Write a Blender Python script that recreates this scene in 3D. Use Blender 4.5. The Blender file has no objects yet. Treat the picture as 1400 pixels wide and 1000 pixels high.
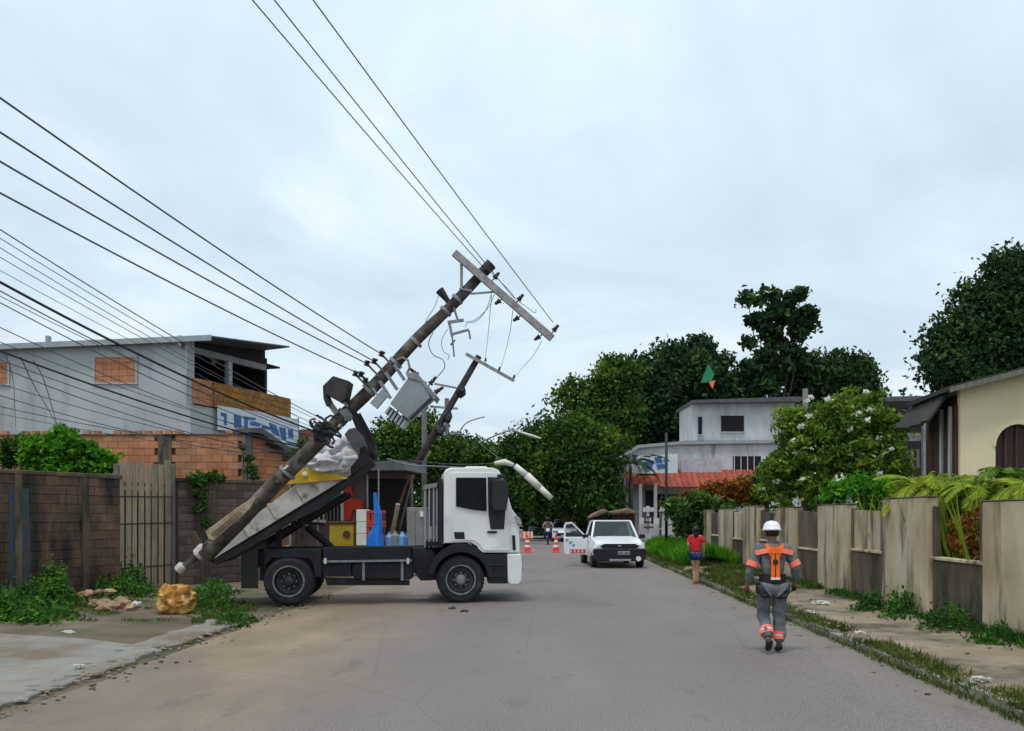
import bpy, bmesh, math, random
import numpy as np
from mathutils import Vector, Matrix, noise
random.seed(7)
R = math.radians
PI = math.pi
scene = bpy.context.scene
C = scene.collection

# ------------------------------------------------------------------ camera
F, CX, HY, CH = 1250.0, 745.0, 705.0, 1.75
cam = bpy.data.objects.new('camera', bpy.data.cameras.new('camera'))
C.objects.link(cam)
cam.location = (0, 0, CH)
cam.rotation_euler = (R(90), 0, 0)
cam.data.sensor_width = 36
cam.data.lens = F / 1400 * 36
cam.data.shift_x = -(CX - 700) / 1400
cam.data.shift_y = (HY - 500) / 1400
cam.data.clip_start = 0.1
cam.data.clip_end = 3000
scene.camera = cam

# ------------------------------------------------------------------ sky
SUN_EL, SUN_AZ = 70, 200        # azimuth clockwise from +Y
world = bpy.data.worlds.new('World')
scene.world = world
world.use_nodes = True
wn = world.node_tree
wn.nodes.clear()
def wnode(t, **k):
    n = wn.nodes.new(t)
    for a, b in k.items():
        setattr(n, a, b)
    return n
sky = wnode('ShaderNodeTexSky', sky_type='NISHITA', sun_disc=False)
sky.sun_elevation = R(SUN_EL)
sky.sun_rotation = R(SUN_AZ)
sky.air_density = 1.5
sky.dust_density = 3.0
tc = wnode('ShaderNodeTexCoord')
sep = wnode('ShaderNodeSeparateXYZ')
wn.links.new(tc.outputs['Generated'], sep.inputs[0])
zz = wnode('ShaderNodeMath', operation='ADD')
wn.links.new(sep.outputs['Z'], zz.inputs[0]); zz.inputs[1].default_value = 0.22
zc = wnode('ShaderNodeMath', operation='MAXIMUM')
wn.links.new(zz.outputs[0], zc.inputs[0]); zc.inputs[1].default_value = 0.1
dx = wnode('ShaderNodeMath', operation='DIVIDE'); dy = wnode('ShaderNodeMath', operation='DIVIDE')
wn.links.new(sep.outputs['X'], dx.inputs[0]); wn.links.new(zc.outputs[0], dx.inputs[1])
wn.links.new(sep.outputs['Y'], dy.inputs[0]); wn.links.new(zc.outputs[0], dy.inputs[1])
cmb = wnode('ShaderNodeCombineXYZ')
wn.links.new(dx.outputs[0], cmb.inputs[0]); wn.links.new(dy.outputs[0], cmb.inputs[1])
n1 = wnode('ShaderNodeTexNoise')
n1.inputs['Scale'].default_value = 1.15; n1.inputs['Detail'].default_value = 9; n1.inputs['Roughness'].default_value = 0.56
n1.inputs['Distortion'].default_value = 0.5
wn.links.new(cmb.outputs[0], n1.inputs['Vector'])
ramp = wnode('ShaderNodeValToRGB')
wn.links.new(n1.outputs['Fac'], ramp.inputs[0])
e = ramp.color_ramp.elements
e[0].position = 0.33; e[0].color = (0.55, 0.675, 0.79, 1)
e[1].position = 0.68; e[1].color = (0.83, 0.96, 1.02, 1)
m = ramp.color_ramp.elements.new(0.5); m.color = (0.645, 0.775, 0.885, 1)
# the cloud layer thins and greys towards the horizon
hz = wnode('ShaderNodeMapRange')
wn.links.new(sep.outputs['Z'], hz.inputs[0])
hz.inputs[1].default_value = 0.0; hz.inputs[2].default_value = 0.45
hz.inputs[3].default_value = 9.6; hz.inputs[4].default_value = 10.9
scl = wnode('ShaderNodeVectorMath', operation='SCALE')
wn.links.new(ramp.outputs[0], scl.inputs[0]); wn.links.new(hz.outputs[0], scl.inputs['Scale'])
mix = wnode('ShaderNodeMix', data_type='RGBA')
mix.inputs['Factor'].default_value = 0.96
wn.links.new(sky.outputs[0], mix.inputs[6]); wn.links.new(scl.outputs[0], mix.inputs[7])
bg = wnode('ShaderNodeBackground'); bg.inputs['Strength'].default_value = 0.1
wo = wnode('ShaderNodeOutputWorld')
wn.links.new(mix.outputs[2], bg.inputs[0]); wn.links.new(bg.outputs[0], wo.inputs[0])

sun = bpy.data.objects.new('sun', bpy.data.lights.new('sun', 'SUN'))
C.objects.link(sun)
sun.data.energy = 1.6
sun.data.angle = R(12)
sun.data.color = (1.0, 0.965, 0.91)
az, el = R(SUN_AZ), R(SUN_EL)
sdir = Vector((math.sin(az) * math.cos(el), math.cos(az) * math.cos(el), math.sin(el)))
sun.rotation_euler = sdir.to_track_quat('Z', 'Y').to_euler()
sun.location = sdir * 60
scene.view_settings.view_transform = 'Standard'
scene.view_settings.look = 'None'
scene.view_settings.exposure = 0.11
scene.view_settings.gamma = 1.0
scene.view_settings.use_curve_mapping = False

# ------------------------------------------------------------------ helpers
ORG = {}
def P(px, py, Y):
    """point seen at photo position px, py and Y metres down the road"""
    return Vector(((px - CX) * Y / F, Y, CH - (py - HY) * Y / F))
def G(px, py, z=0.0):
    Y = F * (CH - z) / (py - HY)
    return Vector(((px - CX) * Y / F, Y, z))
class Plane:
    """a vertical plane through ground points A and B; s runs along it, t away behind it"""
    def __init__(s, A, B):
        s.A = Vector((A[0], A[1], 0)); d = Vector((B[0], B[1], 0)) - s.A
        s.d = d.normalized(); s.n = Vector((-s.d.y, s.d.x, 0))
        if s.n.y < 0 and abs(s.n.y) > 0.3: s.n = -s.n
    def sz(s, px, py):
        k = px - CX
        q = (k * s.A.y - F * s.A.x) / (F * s.d.x - k * s.d.y)
        Y = s.A.y + q * s.d.y
        return q, CH - (py - HY) * Y / F
    def w(s, q, z, t=0.0):
        p = s.A + s.d * q + s.n * t
        return Vector((p.x, p.y, z))
    def p(s, px, py, t=0.0):
        q, z = s.sz(px, py)
        return s.w(q, z, t)

def tag(o, label=None, cat=None, group=None, kind=None):
    if label: o['label'] = label
    if cat: o['category'] = cat
    if group: o['group'] = group
    if kind: o['kind'] = kind
    return o
def thing(name, label, cat, loc=(0, 0, 0), group=None, rz=0):
    o = bpy.data.objects.new(name, None)
    C.objects.link(o)
    o.empty_display_size = 0.2
    o.location = loc
    o.rotation_euler = (0, 0, rz)
    ORG[o.name] = Vector(loc)
    return tag(o, label, cat, group)
def link(name, me, parent=None, loc=None):
    o = bpy.data.objects.new(name, me)
    C.objects.link(o)
    if parent:
        o.parent = parent
    if loc is not None:
        o.location = loc
    ORG[o.name] = ORG.get(parent.name, Vector((0, 0, 0))) if parent else Vector((0, 0, 0))
    return o
def copy_tree(o, parent=None):
    c = o.copy(); C.objects.link(c); c.parent = parent
    ORG[c.name] = Vector((0, 0, 0))
    for ch in o.children:
        copy_tree(ch, c)
    return c

class MB:
    """collects shapes; build() links them as one mesh object"""
    def __init__(s):
        s.v = []; s.f = []
    def add(s, vs, fs):
        b = len(s.v)
        s.v += [Vector(p) for p in vs]
        s.f += [[i + b for i in f] for f in fs]
        return s
    def box(s, c, size, rot=None):
        c = Vector(c); x, y, z = [k / 2 for k in size]
        vs = [Vector(p) for p in ((-x, -y, -z), (x, -y, -z), (x, y, -z), (-x, y, -z), (-x, -y, z), (x, -y, z), (x, y, z), (-x, y, z))]
        if rot is not None:
            vs = [rot @ p for p in vs]
        return s.add([p + c for p in vs], [(3, 2, 1, 0), (4, 5, 6, 7), (0, 1, 5, 4), (1, 2, 6, 5), (2, 3, 7, 6), (3, 0, 4, 7)])
    def bar(s, a, b, w, h, up=(0, 0, 1)):
        a, b = Vector(a), Vector(b); d = (b - a)
        L = d.length; d.normalize()
        u = Vector(up)
        if abs(d.dot(u)) > .98: u = Vector((0, 1, 0))
        x = d.cross(u).normalized(); z = x.cross(d)
        m_ = Matrix((x, d, z)).transposed()
        return s.box((a + b) / 2, (w, L, h), m_)
    def tube(s, pts, r, n=8, cap=True):
        pts = [Vector(p) for p in pts]
        if not hasattr(r, '__len__'): r = [r] * len(pts)
        vs = []; fs = []
        prev = None
        for i, p in enumerate(pts):
            d = (pts[min(i + 1, len(pts) - 1)] - pts[max(i - 1, 0)]).normalized()
            if prev is None:
                u = Vector((0, 0, 1)) if abs(d.z) < .9 else Vector((1, 0, 0))
                x = d.cross(u).normalized()
            else:
                x = (prev - d * prev.dot(d)).normalized()
            prev = x
            y = d.cross(x)
            for k in range(n):
                a = 2 * PI * k / n
                vs.append(p + (x * math.cos(a) + y * math.sin(a)) * r[i])
        for i in range(len(pts) - 1):
            for k in range(n):
                a = i * n + k; b = i * n + (k + 1) % n
                fs.append((a, b, b + n, a + n))
        if cap:
            fs.append(tuple(reversed(range(n)))); fs.append(tuple(range((len(pts) - 1) * n, len(pts) * n)))
        return s.add(vs, fs)
    def prism(s, pts, off):
        """closed polygon pts (3D) pushed along the vector off"""
        n = len(pts); off = Vector(off)
        pts = [Vector(p) for p in pts]
        fs = [tuple(range(n)), tuple(reversed(range(n, 2 * n)))]
        for k in range(n):
            j = (k + 1) % n
            fs.append((j, k, k + n, j + n))
        return s.add(pts + [p + off for p in pts], fs)
    def slab(s, pl, pxs, t0, t1):
        pts = [pl.p(x, y, t0) for x, y in pxs]
        return s.prism(pts, pl.n * (t1 - t0))
    def rings(s, rs, cap=True):
        n = len(rs[0]); vs = [p for r in rs for p in r]; fs = []
        for i in range(len(rs) - 1):
            for k in range(n):
                a = i * n + k; b = i * n + (k + 1) % n
                fs.append((a, b, b + n, a + n))
        if cap:
            fs.append(tuple(reversed(range(n)))); fs.append(tuple(range((len(rs) - 1) * n, len(rs) * n)))
        return s.add(vs, fs)
    def lathe(s, c, axis, prof, n=16, cap=True):
        """prof: (distance along axis, radius)"""
        c = Vector(c); d = Vector(axis).normalized()
        u = Vector((0, 0, 1)) if abs(d.z) < .9 else Vector((1, 0, 0))
        x = d.cross(u).normalized(); y = d.cross(x)
        return s.rings([[c + d * h + (x * math.cos(2 * PI * k / n) + y * math.sin(2 * PI * k / n)) * max(r, 1e-4) for k in range(n)] for h, r in prof], cap)
    def blob(s, c, rad, seed=0, amp=.25, sub=2, fr=1.5):
        bm = bmesh.new(); bmesh.ops.create_icosphere(bm, subdivisions=sub, radius=1)
        vs = []
        for v in bm.verts:
            k = 1 + amp * noise.noise(v.co * fr + Vector((seed * 7.3, seed, 0)))
            vs.append(Vector((v.co.x * rad[0] * k + c[0], v.co.y * rad[1] * k + c[1], v.co.z * rad[2] * k + c[2])))
        fs = [[q.index for q in f.verts] for f in bm.faces]
        bm.free()
        return s.add(vs, fs)
    def mesh(s, name, org=Vector((0, 0, 0))):
        me = bpy.data.meshes.new(name)
        me.from_pydata([tuple(p - org) for p in s.v], [], s.f)
        me.update()
        bm = bmesh.new(); bm.from_mesh(me)
        bmesh.ops.recalc_face_normals(bm, faces=bm.faces)
        bm.to_mesh(me); bm.free()
        return me
    def build(s, name, mat, parent=None, bevel=0, smooth=False, seg=2):
        if parent:
            org = ORG.get(parent.name, Vector((0, 0, 0)))
        else:
            xs = [p.x for p in s.v]; ys = [p.y for p in s.v]
            org = Vector(((min(xs) + max(xs)) / 2, (min(ys) + max(ys)) / 2, min(p.z for p in s.v)))
        me = s.mesh(name, org)
        me.materials.append(mat)
        o = link(name, me, parent, None if parent else org)
        if not parent: ORG[o.name] = org
        if smooth:
            me.shade_smooth()
        if bevel:
            b = o.modifiers.new('bevel', 'BEVEL'); b.width = bevel; b.segments = seg; b.limit_method = 'ANGLE'; b.angle_limit = R(35)
            if smooth is False and seg > 1:
                me.shade_smooth()
                b.harden_normals = True
        return o

def rt(ax, deg):
    return Matrix.Rotation(R(deg), 3, ax)

# ------------------------------------------------------------------ materials
def mat(name, c1, c2=None, scale=4.0, rough=0.8, bump=0.15, stretch=(1, 1, 1), c3=None, s3=1.0, t3=(0.55, 0.7), st3=(1, 1, 1), metal=0.0,
        rnd=0.0, detail=5, bscale=None, spec=0.4, coat=0.0, coords='Object', pos=(0.35, 0.65)):
    m_ = bpy.data.materials.new(name); m_.use_nodes = True
    nt = m_.node_tree; N = nt.nodes; L = nt.links
    b = N['Principled BSDF']
    b.inputs['Roughness'].default_value = rough
    b.inputs['Metallic'].default_value = metal
    b.inputs['Specular IOR Level'].default_value = spec
    if coat: b.inputs['Coat Weight'].default_value = coat; b.inputs['Coat Roughness'].default_value = 0.1
    t = N.new('ShaderNodeTexCoord')
    if coords == 'World':
        src = N.new('ShaderNodeNewGeometry').outputs['Position']
    else:
        src = t.outputs[coords]
    def noisef(sc, st, dt=detail):
        mp = N.new('ShaderNodeMapping'); mp.inputs['Scale'].default_value = st
        L.new(src, mp.inputs[0])
        n = N.new('ShaderNodeTexNoise'); n.inputs['Scale'].default_value = sc; n.inputs['Detail'].default_value = dt
        n.inputs['Roughness'].default_value = 0.6
        L.new(mp.outputs[0], n.inputs['Vector'])
        return n.outputs['Fac']
    c2 = c2 or tuple(k * 0.75 for k in c1)
    rp = N.new('ShaderNodeValToRGB')
    rp.color_ramp.elements[0].position = pos[0]; rp.color_ramp.elements[0].color = (*c2, 1)
    rp.color_ramp.elements[1].position = pos[1]; rp.color_ramp.elements[1].color = (*c1, 1)
    L.new(noisef(scale, stretch), rp.inputs[0])
    col = rp.outputs[0]
    if c3:
        r3 = N.new('ShaderNodeMapRange'); r3.inputs[1].default_value = t3[0]; r3.inputs[2].default_value = t3[1]
        L.new(noisef(s3, st3, 6), r3.inputs[0])
        mx = N.new('ShaderNodeMix'); mx.data_type = 'RGBA'
        L.new(r3.outputs[0], mx.inputs[0]); L.new(col, mx.inputs[6]); mx.inputs[7].default_value = (*c3, 1)
        col = mx.outputs[2]
    if rnd:
        oi = N.new('ShaderNodeObjectInfo')
        mr = N.new('ShaderNodeMapRange'); mr.inputs[3].default_value = 1 - rnd; mr.inputs[4].default_value = 1 + rnd
        L.new(oi.outputs['Random'], mr.inputs[0])
        sc_ = N.new('ShaderNodeVectorMath'); sc_.operation = 'SCALE'
        L.new(col, sc_.inputs[0]); L.new(mr.outputs[0], sc_.inputs['Scale'])
        col = sc_.outputs[0]
    L.new(col, b.inputs['Base Color'])
    if bump:
        bn = N.new('ShaderNodeBump'); bn.inputs['Strength'].default_value = bump; bn.inputs['Distance'].default_value = 0.02
        L.new(noisef(bscale or scale * 5, stretch, 4), bn.inputs['Height'])
        L.new(bn.outputs[0], b.inputs['Normal'])
    return m_
def leafmat(name, c1, c2, c3=None, trans=0.3, nscale=0.6):
    m_ = bpy.data.materials.new(name); m_.use_nodes = True
    nt = m_.node_tree; N = nt.nodes; L = nt.links
    b = N['Principled BSDF']; b.inputs['Roughness'].default_value = 0.7; b.inputs['Specular IOR Level'].default_value = 0.12
    g = N.new('ShaderNodeNewGeometry')
    t = N.new('ShaderNodeTexCoord')
    n = N.new('ShaderNodeTexNoise'); n.inputs['Scale'].default_value = nscale; n.inputs['Detail'].default_value = 3
    L.new(t.outputs['Object'], n.inputs['Vector'])
    ad = N.new('ShaderNodeMath'); ad.operation = 'MULTIPLY_ADD'
    L.new(g.outputs['Random Per Island'], ad.inputs[0]); ad.inputs[1].default_value = 0.5
    L.new(n.outputs['Fac'], ad.inputs[2])
    rp = N.new('ShaderNodeValToRGB')
    rp.color_ramp.elements[0].position = 0.45; rp.color_ramp.elements[0].color = (*c2, 1)
    rp.color_ramp.elements[1].position = 1.0; rp.color_ramp.elements[1].color = (*c1, 1)
    if c3:
        x = rp.color_ramp.elements.new(0.93); x.color = (*c1, 1)
        rp.color_ramp.elements[2].color = (*c3, 1)
    L.new(ad.outputs[0], rp.inputs[0])
    L.new(rp.outputs[0], b.inputs['Base Color'])
    tr = N.new('ShaderNodeBsdfTranslucent'); L.new(rp.outputs[0], tr.inputs[0])
    mx = N.new('ShaderNodeMixShader'); mx.inputs[0].default_value = trans
    L.new(b.outputs[0], mx.inputs[1]); L.new(tr.outputs[0], mx.inputs[2])
    L.new(mx.outputs[0], N['Material Output'].inputs['Surface'])
    return m_
def glassmat(name, tint, alpha, rough=0.05):
    m_ = bpy.data.materials.new(name); m_.use_nodes = True
    nt = m_.node_tree; N = nt.nodes; L = nt.links
    b = N['Principled BSDF']; b.inputs['Base Color'].default_value = (*tint, 1); b.inputs['Roughness'].default_value = rough
    b.inputs['Specular IOR Level'].default_value = 0.6
    tr = N.new('ShaderNodeBsdfTransparent'); tr.inputs[0].default_value = (.85, .9, .9, 1)
    mx = N.new('ShaderNodeMixShader'); mx.inputs[0].default_value = alpha
    L.new(tr.outputs[0], mx.inputs[1]); L.new(b.outputs[0], mx.inputs[2])
    L.new(mx.outputs[0], N['Material Output'].inputs['Surface'])
    return m_

K = dict(
    plaster=mat('aged cement plaster', (.58, .49, .34), (.39, .295, .175), .9, .9, .25, (1.1, 1.1, .75), (.115, .085, .05), 1.4, (.50, .66), (2.0, 2.0, .30), detail=3, coords='World', bscale=14),
    plaster_dark=mat('mouldy cement', (.165, .122, .078), (.080, .060, .040), 1.3, .95, .3, (1.5, 1.5, .5), (.035, .035, .024), 1.8, (.5, .64), (1.4, 1.4, .5), coords='World', bscale=14),
    render_grey=mat('grey house render', (.44, .46, .465), (.37, .39, .395), .7, .85, .1, (1, 1, .6), (.27, .275, .26), .9, (.54, .76), (1.8, 1.8, .35), coords='World'),
    render_white=mat('dirty white render', (.60, .59, .60), (.44, .43, .43), .9, .85, .1, (1.2, 1.2, .5), (.25, .24, .23), .8, (.55, .75), (2, 2, .5)),
    cream=mat('cream painted wall', (.76, .65, .42), (.68, .57, .35), .9, .8, .06, (1, 1, .5), (.44, .36, .21), 1.0, (.58, .8), (1.5, 1.5, .6)),
    brick=mat('orange clay brick', (.50, .22, .105), (.39, .15, .07), 2.2, .9, .3, (1, 1, 1), (.34, .20, .12), .9, (.5, .72), rnd=.16, coords='World', bscale=22),
    brick2=mat('brown washed brick', (.36, .165, .03), (.27, .11, .02), 5, .9, .4, (1, 1, 1), rnd=.25),
    mortar=mat('clay stained mortar', (.27, .13, .07), (.19, .09, .05), 3, .95, .4, coords='World'),
    block=mat('mossy cement block', (.20, .118, .076), (.078, .046, .032), .9, .95, .6, (1, 1, .5), (.028, .025, .019), 1.0, (.44, .62), (1.5, 1.5, .5), rnd=.14, coords='World', bscale=16),
    dkmortar=mat('dark block joint', (.075, .057, .044), (.045, .036, .028), 2, .95, .4, coords='World'),
    wood=mat('weathered gate board', (.40, .32, .21), (.27, .21, .135), 5, .85, .3, (3, 3, .3), (.17, .15, .075), .9, (.5, .75), rnd=.15, coords='World'),
    darkwood=mat('dark stained timber', (.095, .04, .022), (.05, .022, .013), 6, .7, .3, (3, 3, .3)),
    pole=mat('weathered pole timber', (.085, .070, .058), (.026, .022, .019), 4, .95, .8, (1, 1, 1), (.17, .15, .125), 2.2, (.52, .66), bscale=18),
    poledark=mat('dark pole timber', (.04, .035, .032), (.022, .02, .018), 4, .95, .4),
    pole_grey=mat('grey concrete pole', (.14, .13, .12), (.085, .08, .075), 4, .9, .4),
    splinter=mat('fresh split timber', (.42, .33, .22), (.25, .19, .125), 8, .9, .6, (1, 1, 1)),
    arm=mat('pale crossarm', (.36, .35, .345), (.22, .215, .21), 8, .85, .4),
    steel=mat('galvanised steel', (.28, .29, .30), (.18, .185, .19), 10, .5, .1, metal=.4),
    tankgrey=mat('grey transformer paint', (.27, .295, .32), (.215, .235, .255), 3, .5, .05),
    black=mat('black plastic', (.010, .010, .012), (.01, .01, .011), 5, .5, .1),
    chassis=mat('dusty chassis paint', (.016, .015, .018), (.009, .008, .010), 4, .75, .2, c3=(.035, .030, .026), s3=3, t3=(.55, .8)),
    rubber=mat('tyre rubber', (.026, .026, .030), (.016, .016, .018), 12, .85, .2, c3=(.075, .065, .055), s3=5, t3=(.55, .8)),
    rim=mat('dull wheel disc', (.05, .05, .052), (.03, .03, .032), 8, .5, .1, metal=.3),
    hub=mat('hub metal', (.30, .30, .29), (.17, .17, .16), 10, .45, .1, metal=.5),
    white=mat('white truck paint', (.82, .81, .77), (.76, .75, .70), 1.6, .36, .0, c3=(.46, .42, .36), s3=2.0, t3=(.56, .85), spec=.5, coat=.3),
    white2=mat('white car paint', (.76, .78, .80), (.72, .74, .76), 2, .3, .0, spec=.5, coat=.4),
    bed=mat('dusty worn steel side', (.62, .59, .54), (.42, .39, .35), 5, .85, .5, (1, 1, 1), (.14, .12, .10), 3.0, (.55, .68)),
    sack=mat('pale tarpaulin', (.62, .60, .62), (.46, .44, .46), 6, .75, .3, c3=(.30, .27, .26), s3=2.5, t3=(.55, .7)),
    yellow=mat('yellow paint', (.62, .40, .012), (.48, .30, .01), 3, .6, .1),
    darkglass=mat('tinted window glass', (.007, .010, .011), (.005, .007, .008), 2, .22, 0, spec=.10),
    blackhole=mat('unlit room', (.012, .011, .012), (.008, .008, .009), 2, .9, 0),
    roofmetal=mat('dull metal roofing', (.11, .11, .115), (.07, .07, .074), 3, .6, .1),
    fascia=mat('grey metal fascia', (.36, .38, .40), (.28, .30, .32), 3, .5, .05),
    tile=mat('red clay roof tile', (.38, .085, .045), (.2, .04, .024), 4, .8, .4, rnd=.2),
    thatch=mat('old dark shingle', (.055, .05, .046), (.03, .028, .026), 6, .95, .5),
    orange=mat('orange work band', (1.0, .17, .01), (.9, .12, .008), 5, .6, .1),
    coral=mat('pink orange reflective band', (1.0, .20, .12), (.9, .15, .09), 5, .5, .1),
    uniform=mat('grey work cloth', (.16, .17, .175), (.10, .11, .115), 5, .9, .5, bscale=14),
    skin=mat('brown skin', (.24, .115, .07), (.20, .092, .055), 6, .6, .05),
    skin_light=mat('tan skin', (.52, .29, .17), (.46, .25, .145), 6, .6, .05),
    hair=mat('black hair', (.012, .010, .009), (.008, .007, .006), 20, .6, .3),
    helmet=mat('white helmet shell', (.80, .80, .78), (.76, .76, .74), 3, .35, .0),
    redshirt=mat('red cotton', (.70, .02, .04), (.52, .012, .028), 8, .85, .3),
    denim=mat('blue denim', (.018, .035, .15), (.012, .022, .095), 10, .9, .3),
    redplastic=mat('cone orange plastic', (.85, .06, .03), (.72, .05, .025), 6, .6, .05),
    reflect=mat('white reflective sleeve', (.8, .8, .78), (.7, .7, .68), 6, .5, .05),
    blue=mat('blue tarpaulin', (.01, .20, .72), (.008, .13, .52), 5, .6, .3),
    navy=mat('navy paint', (.012, .016, .07), (.009, .011, .045), 4, .5, .1),
    teal=mat('teal painted shutter', (.02, .24, .24), (.015, .18, .19), 3, .7, .1),
    redpaint=mat('red painted panel', (.62, .05, .02), (.48, .04, .018), 3, .7, .1),
    mauve=mat('faded mauve wall', (.20, .14, .14), (.13, .09, .095), 2, .9, .2, c3=(.08, .06, .055), s3=1.3, t3=(.5, .7)),
    mustard=mat('mustard fridge paint', (.40, .28, .015), (.30, .20, .012), 2, .6, .1),
    palewhite=mat('white plastic', (.72, .70, .60), (.62, .60, .52), 3, .6, .05),
    signwhite=mat('white banner', (.66, .70, .74), (.56, .60, .66), 2.5, .7, .05),
    signblue=mat('blue banner print', (.05, .16, .38), (.04, .10, .26), 6, .7, .0),
    greycab=mat('grey cabinet', (.24, .23, .22), (.17, .165, .16), 3, .7, .1),
    dirtrock=mat('orange brown boulder', (.52, .23, .04), (.20, .075, .02), 5, .95, 1.0, c3=(.66, .42, .14), s3=7, t3=(.50, .62), bscale=26),
    rubble=mat('tan rubble', (.42, .28, .17), (.28, .17, .10), 6, .9, .5, rnd=.3),
    trash=mat('pale litter', (.6, .58, .52), (.45, .43, .38), 6, .8, .2, rnd=.2),
    cable=mat('black cable', (.02, .021, .024), (.014, .015, .017), 6, .6, .0),
    wire=mat('aluminium wire', (.10, .11, .12), (.08, .088, .095), 6, .6, .0, metal=.2),
    bark=mat('tree bark', (.085, .068, .05), (.05, .04, .03), 6, .95, .6, (2, 2, .6)),
    greypost=mat('grey wooden post', (.20, .185, .16), (.13, .12, .105), 5, .9, .4, (3, 3, .4)),
    rust=mat('rusted tarp roof', (.25, .17, .11), (.12, .08, .055), 4, .9, .4),
    glass=glassmat('car window glass', (.10, .13, .13), .25),
)
LF = dict(
    dark=leafmat('mango leaves', (.036, .085, .026), (.013, .036, .017), (.075, .145, .035), .3, .35),
    mid=leafmat('street tree leaves', (.075, .16, .022), (.017, .046, .014), (.17, .27, .04), .3, .35),
    bright=leafmat('frangipani leaves', (.18, .29, .03), (.045, .10, .015), (.30, .40, .06), .35, .8),
    vine=leafmat('bright vine leaves', (.10, .32, .015), (.03, .12, .012), (.2, .44, .03), .4, 1.2),
    weed=leafmat('weed leaves', (.05, .15, .02), (.018, .05, .012), (.10, .22, .025), .35, 1.2),
    grass=leafmat('grass blades', (.12, .17, .035), (.05, .065, .018), (.22, .22, .06), .3, 1.5),
    rusty=leafmat('rust coloured leaves', (.26, .10, .02), (.10, .06, .016), (.36, .13, .03), .3, .8),
    palm=leafmat('yellow green fronds', (.30, .38, .03), (.12, .20, .02), (.46, .48, .06), .35, 1.0),
    dullpalm=leafmat('dull palm fronds', (.05, .08, .025), (.018, .035, .012), (.08, .11, .04), .3, .6),
    flower=leafmat('white blossom', (.86, .88, .80), (.78, .8, .7), None, .3, 2),
)
# ------------------------------------------------------------------ vegetation makers
rng = np.random.default_rng(11)
def quads_object(name, Pts, U, V, matr, parent=None, org=None, kind=None, bend=0.25):
    """leaf shaped faces: centres Pts, half length vectors U, half width vectors V"""
    n = len(Pts)
    N_ = np.cross(U, V); N_ /= (np.linalg.norm(N_, axis=1, keepdims=True) + 1e-9)
    ln = np.linalg.norm(U, axis=1, keepdims=True)
    a = Pts - U; b = Pts + V * 1.0 + N_ * ln * bend; c = Pts + U; d = Pts - V + N_ * ln * bend * .6
    vs = np.stack([a, b, c, d], 1).reshape(-1, 3)
    if org is None:
        org = ORG.get(parent.name, Vector((0, 0, 0))) if parent else Vector((float(Pts[:, 0].mean()), float(Pts[:, 1].mean()), float(Pts[:, 2].min())))
    vs = vs - np.array(org)[None, :]
    me = bpy.data.meshes.new(name)
    me.vertices.add(4 * n); me.vertices.foreach_set('co', vs.astype(np.float32).ravel())
    me.loops.add(4 * n); me.loops.foreach_set('vertex_index', np.arange(4 * n, dtype=np.int32))
    me.polygons.add(n); me.polygons.foreach_set('loop_start', np.arange(0, 4 * n, 4, dtype=np.int32))
    me.polygons.foreach_set('loop_total', np.full(n, 4, dtype=np.int32))
    me.update(calc_edges=True)
    me.materials.append(matr)
    o = link(name, me, parent, None if parent else org)
    if kind: o['kind'] = kind
    return o
def unit(a):
    return a / (np.linalg.norm(a, axis=1, keepdims=True) + 1e-9)
def foliage(name, lobes, n, leaf, matr, parent=None, clump=0.5, per=28, shell=0.55, kind=None, elong=1.7, up=0.4, gap=0.0):
    """leaves gathered in clumps through ellipsoid lobes (cx, cy, cz, rx, ry, rz)"""
    L = np.array(lobes, float)
    w = (L[:, 3] * L[:, 5]) ** 1.0; w /= w.sum()
    nc = max(4, n // per)
    li = rng.choice(len(L), nc, p=w)
    d = unit(rng.normal(size=(nc, 3)))
    rad = (shell + (1 - shell) * rng.random((nc, 1)) ** .6)
    rad = np.where(rng.random((nc, 1)) < .22, rng.random((nc, 1)) * .6, rad)
    cc = L[li, :3] + d * rad * L[li, 3:6]
    if gap:
        keep = np.array([noise.noise(Vector(p) * gap) for p in cc]) > -0.12
        cc = cc[keep]; d = d[keep]; nc = len(cc)
    k = rng.integers(0, nc, n)
    ps = cc[k] + rng.normal(size=(n, 3)) * clump * np.array([.42, .42, .30])
    u = unit(rng.normal(size=(n, 3)) + d[k] * .5)
    nn = unit(d[k] * .6 + rng.normal(size=(n, 3)) * .7 + np.array([0, 0, up]))
    v = unit(np.cross(nn, u))
    s = leaf * (.6 + .8 * rng.random((n, 1)))
    return quads_object(name, ps, u * s * .5, v * s * .5 / elong, matr, parent, kind=kind)
def limbs(root, base, top, r, lobes, matr, name='trunk', wob=.25, nb=5, extra=0):
    base = Vector(base); top = Vector(top)
    mb = MB()
    pts = [base.lerp(top, t) + Vector((noise.noise(Vector((t * 3, base.x, 1))), noise.noise(Vector((t * 3, base.y, 5))), 0)) * wob * (0 if t == 0 else 1) for t in (0, .25, .5, .75, 1)]
    mb.tube(pts, [r * 1.25, r, r * .85, r * .7, r * .5], 8)
    for i, l in enumerate(lobes[:nb + extra]):
        c = Vector(l[:3]); s_ = pts[2 + i % 3]
        mid = s_.lerp(c, .5) + Vector((0, 0, -.12 * (c - s_).length))
        mb.tube([s_, mid, c, c + (c - mid) * .12], [r * .5, r * .33, r * .18, r * .06], 6)
    return mb.build(name, matr, root, smooth=True)
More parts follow.
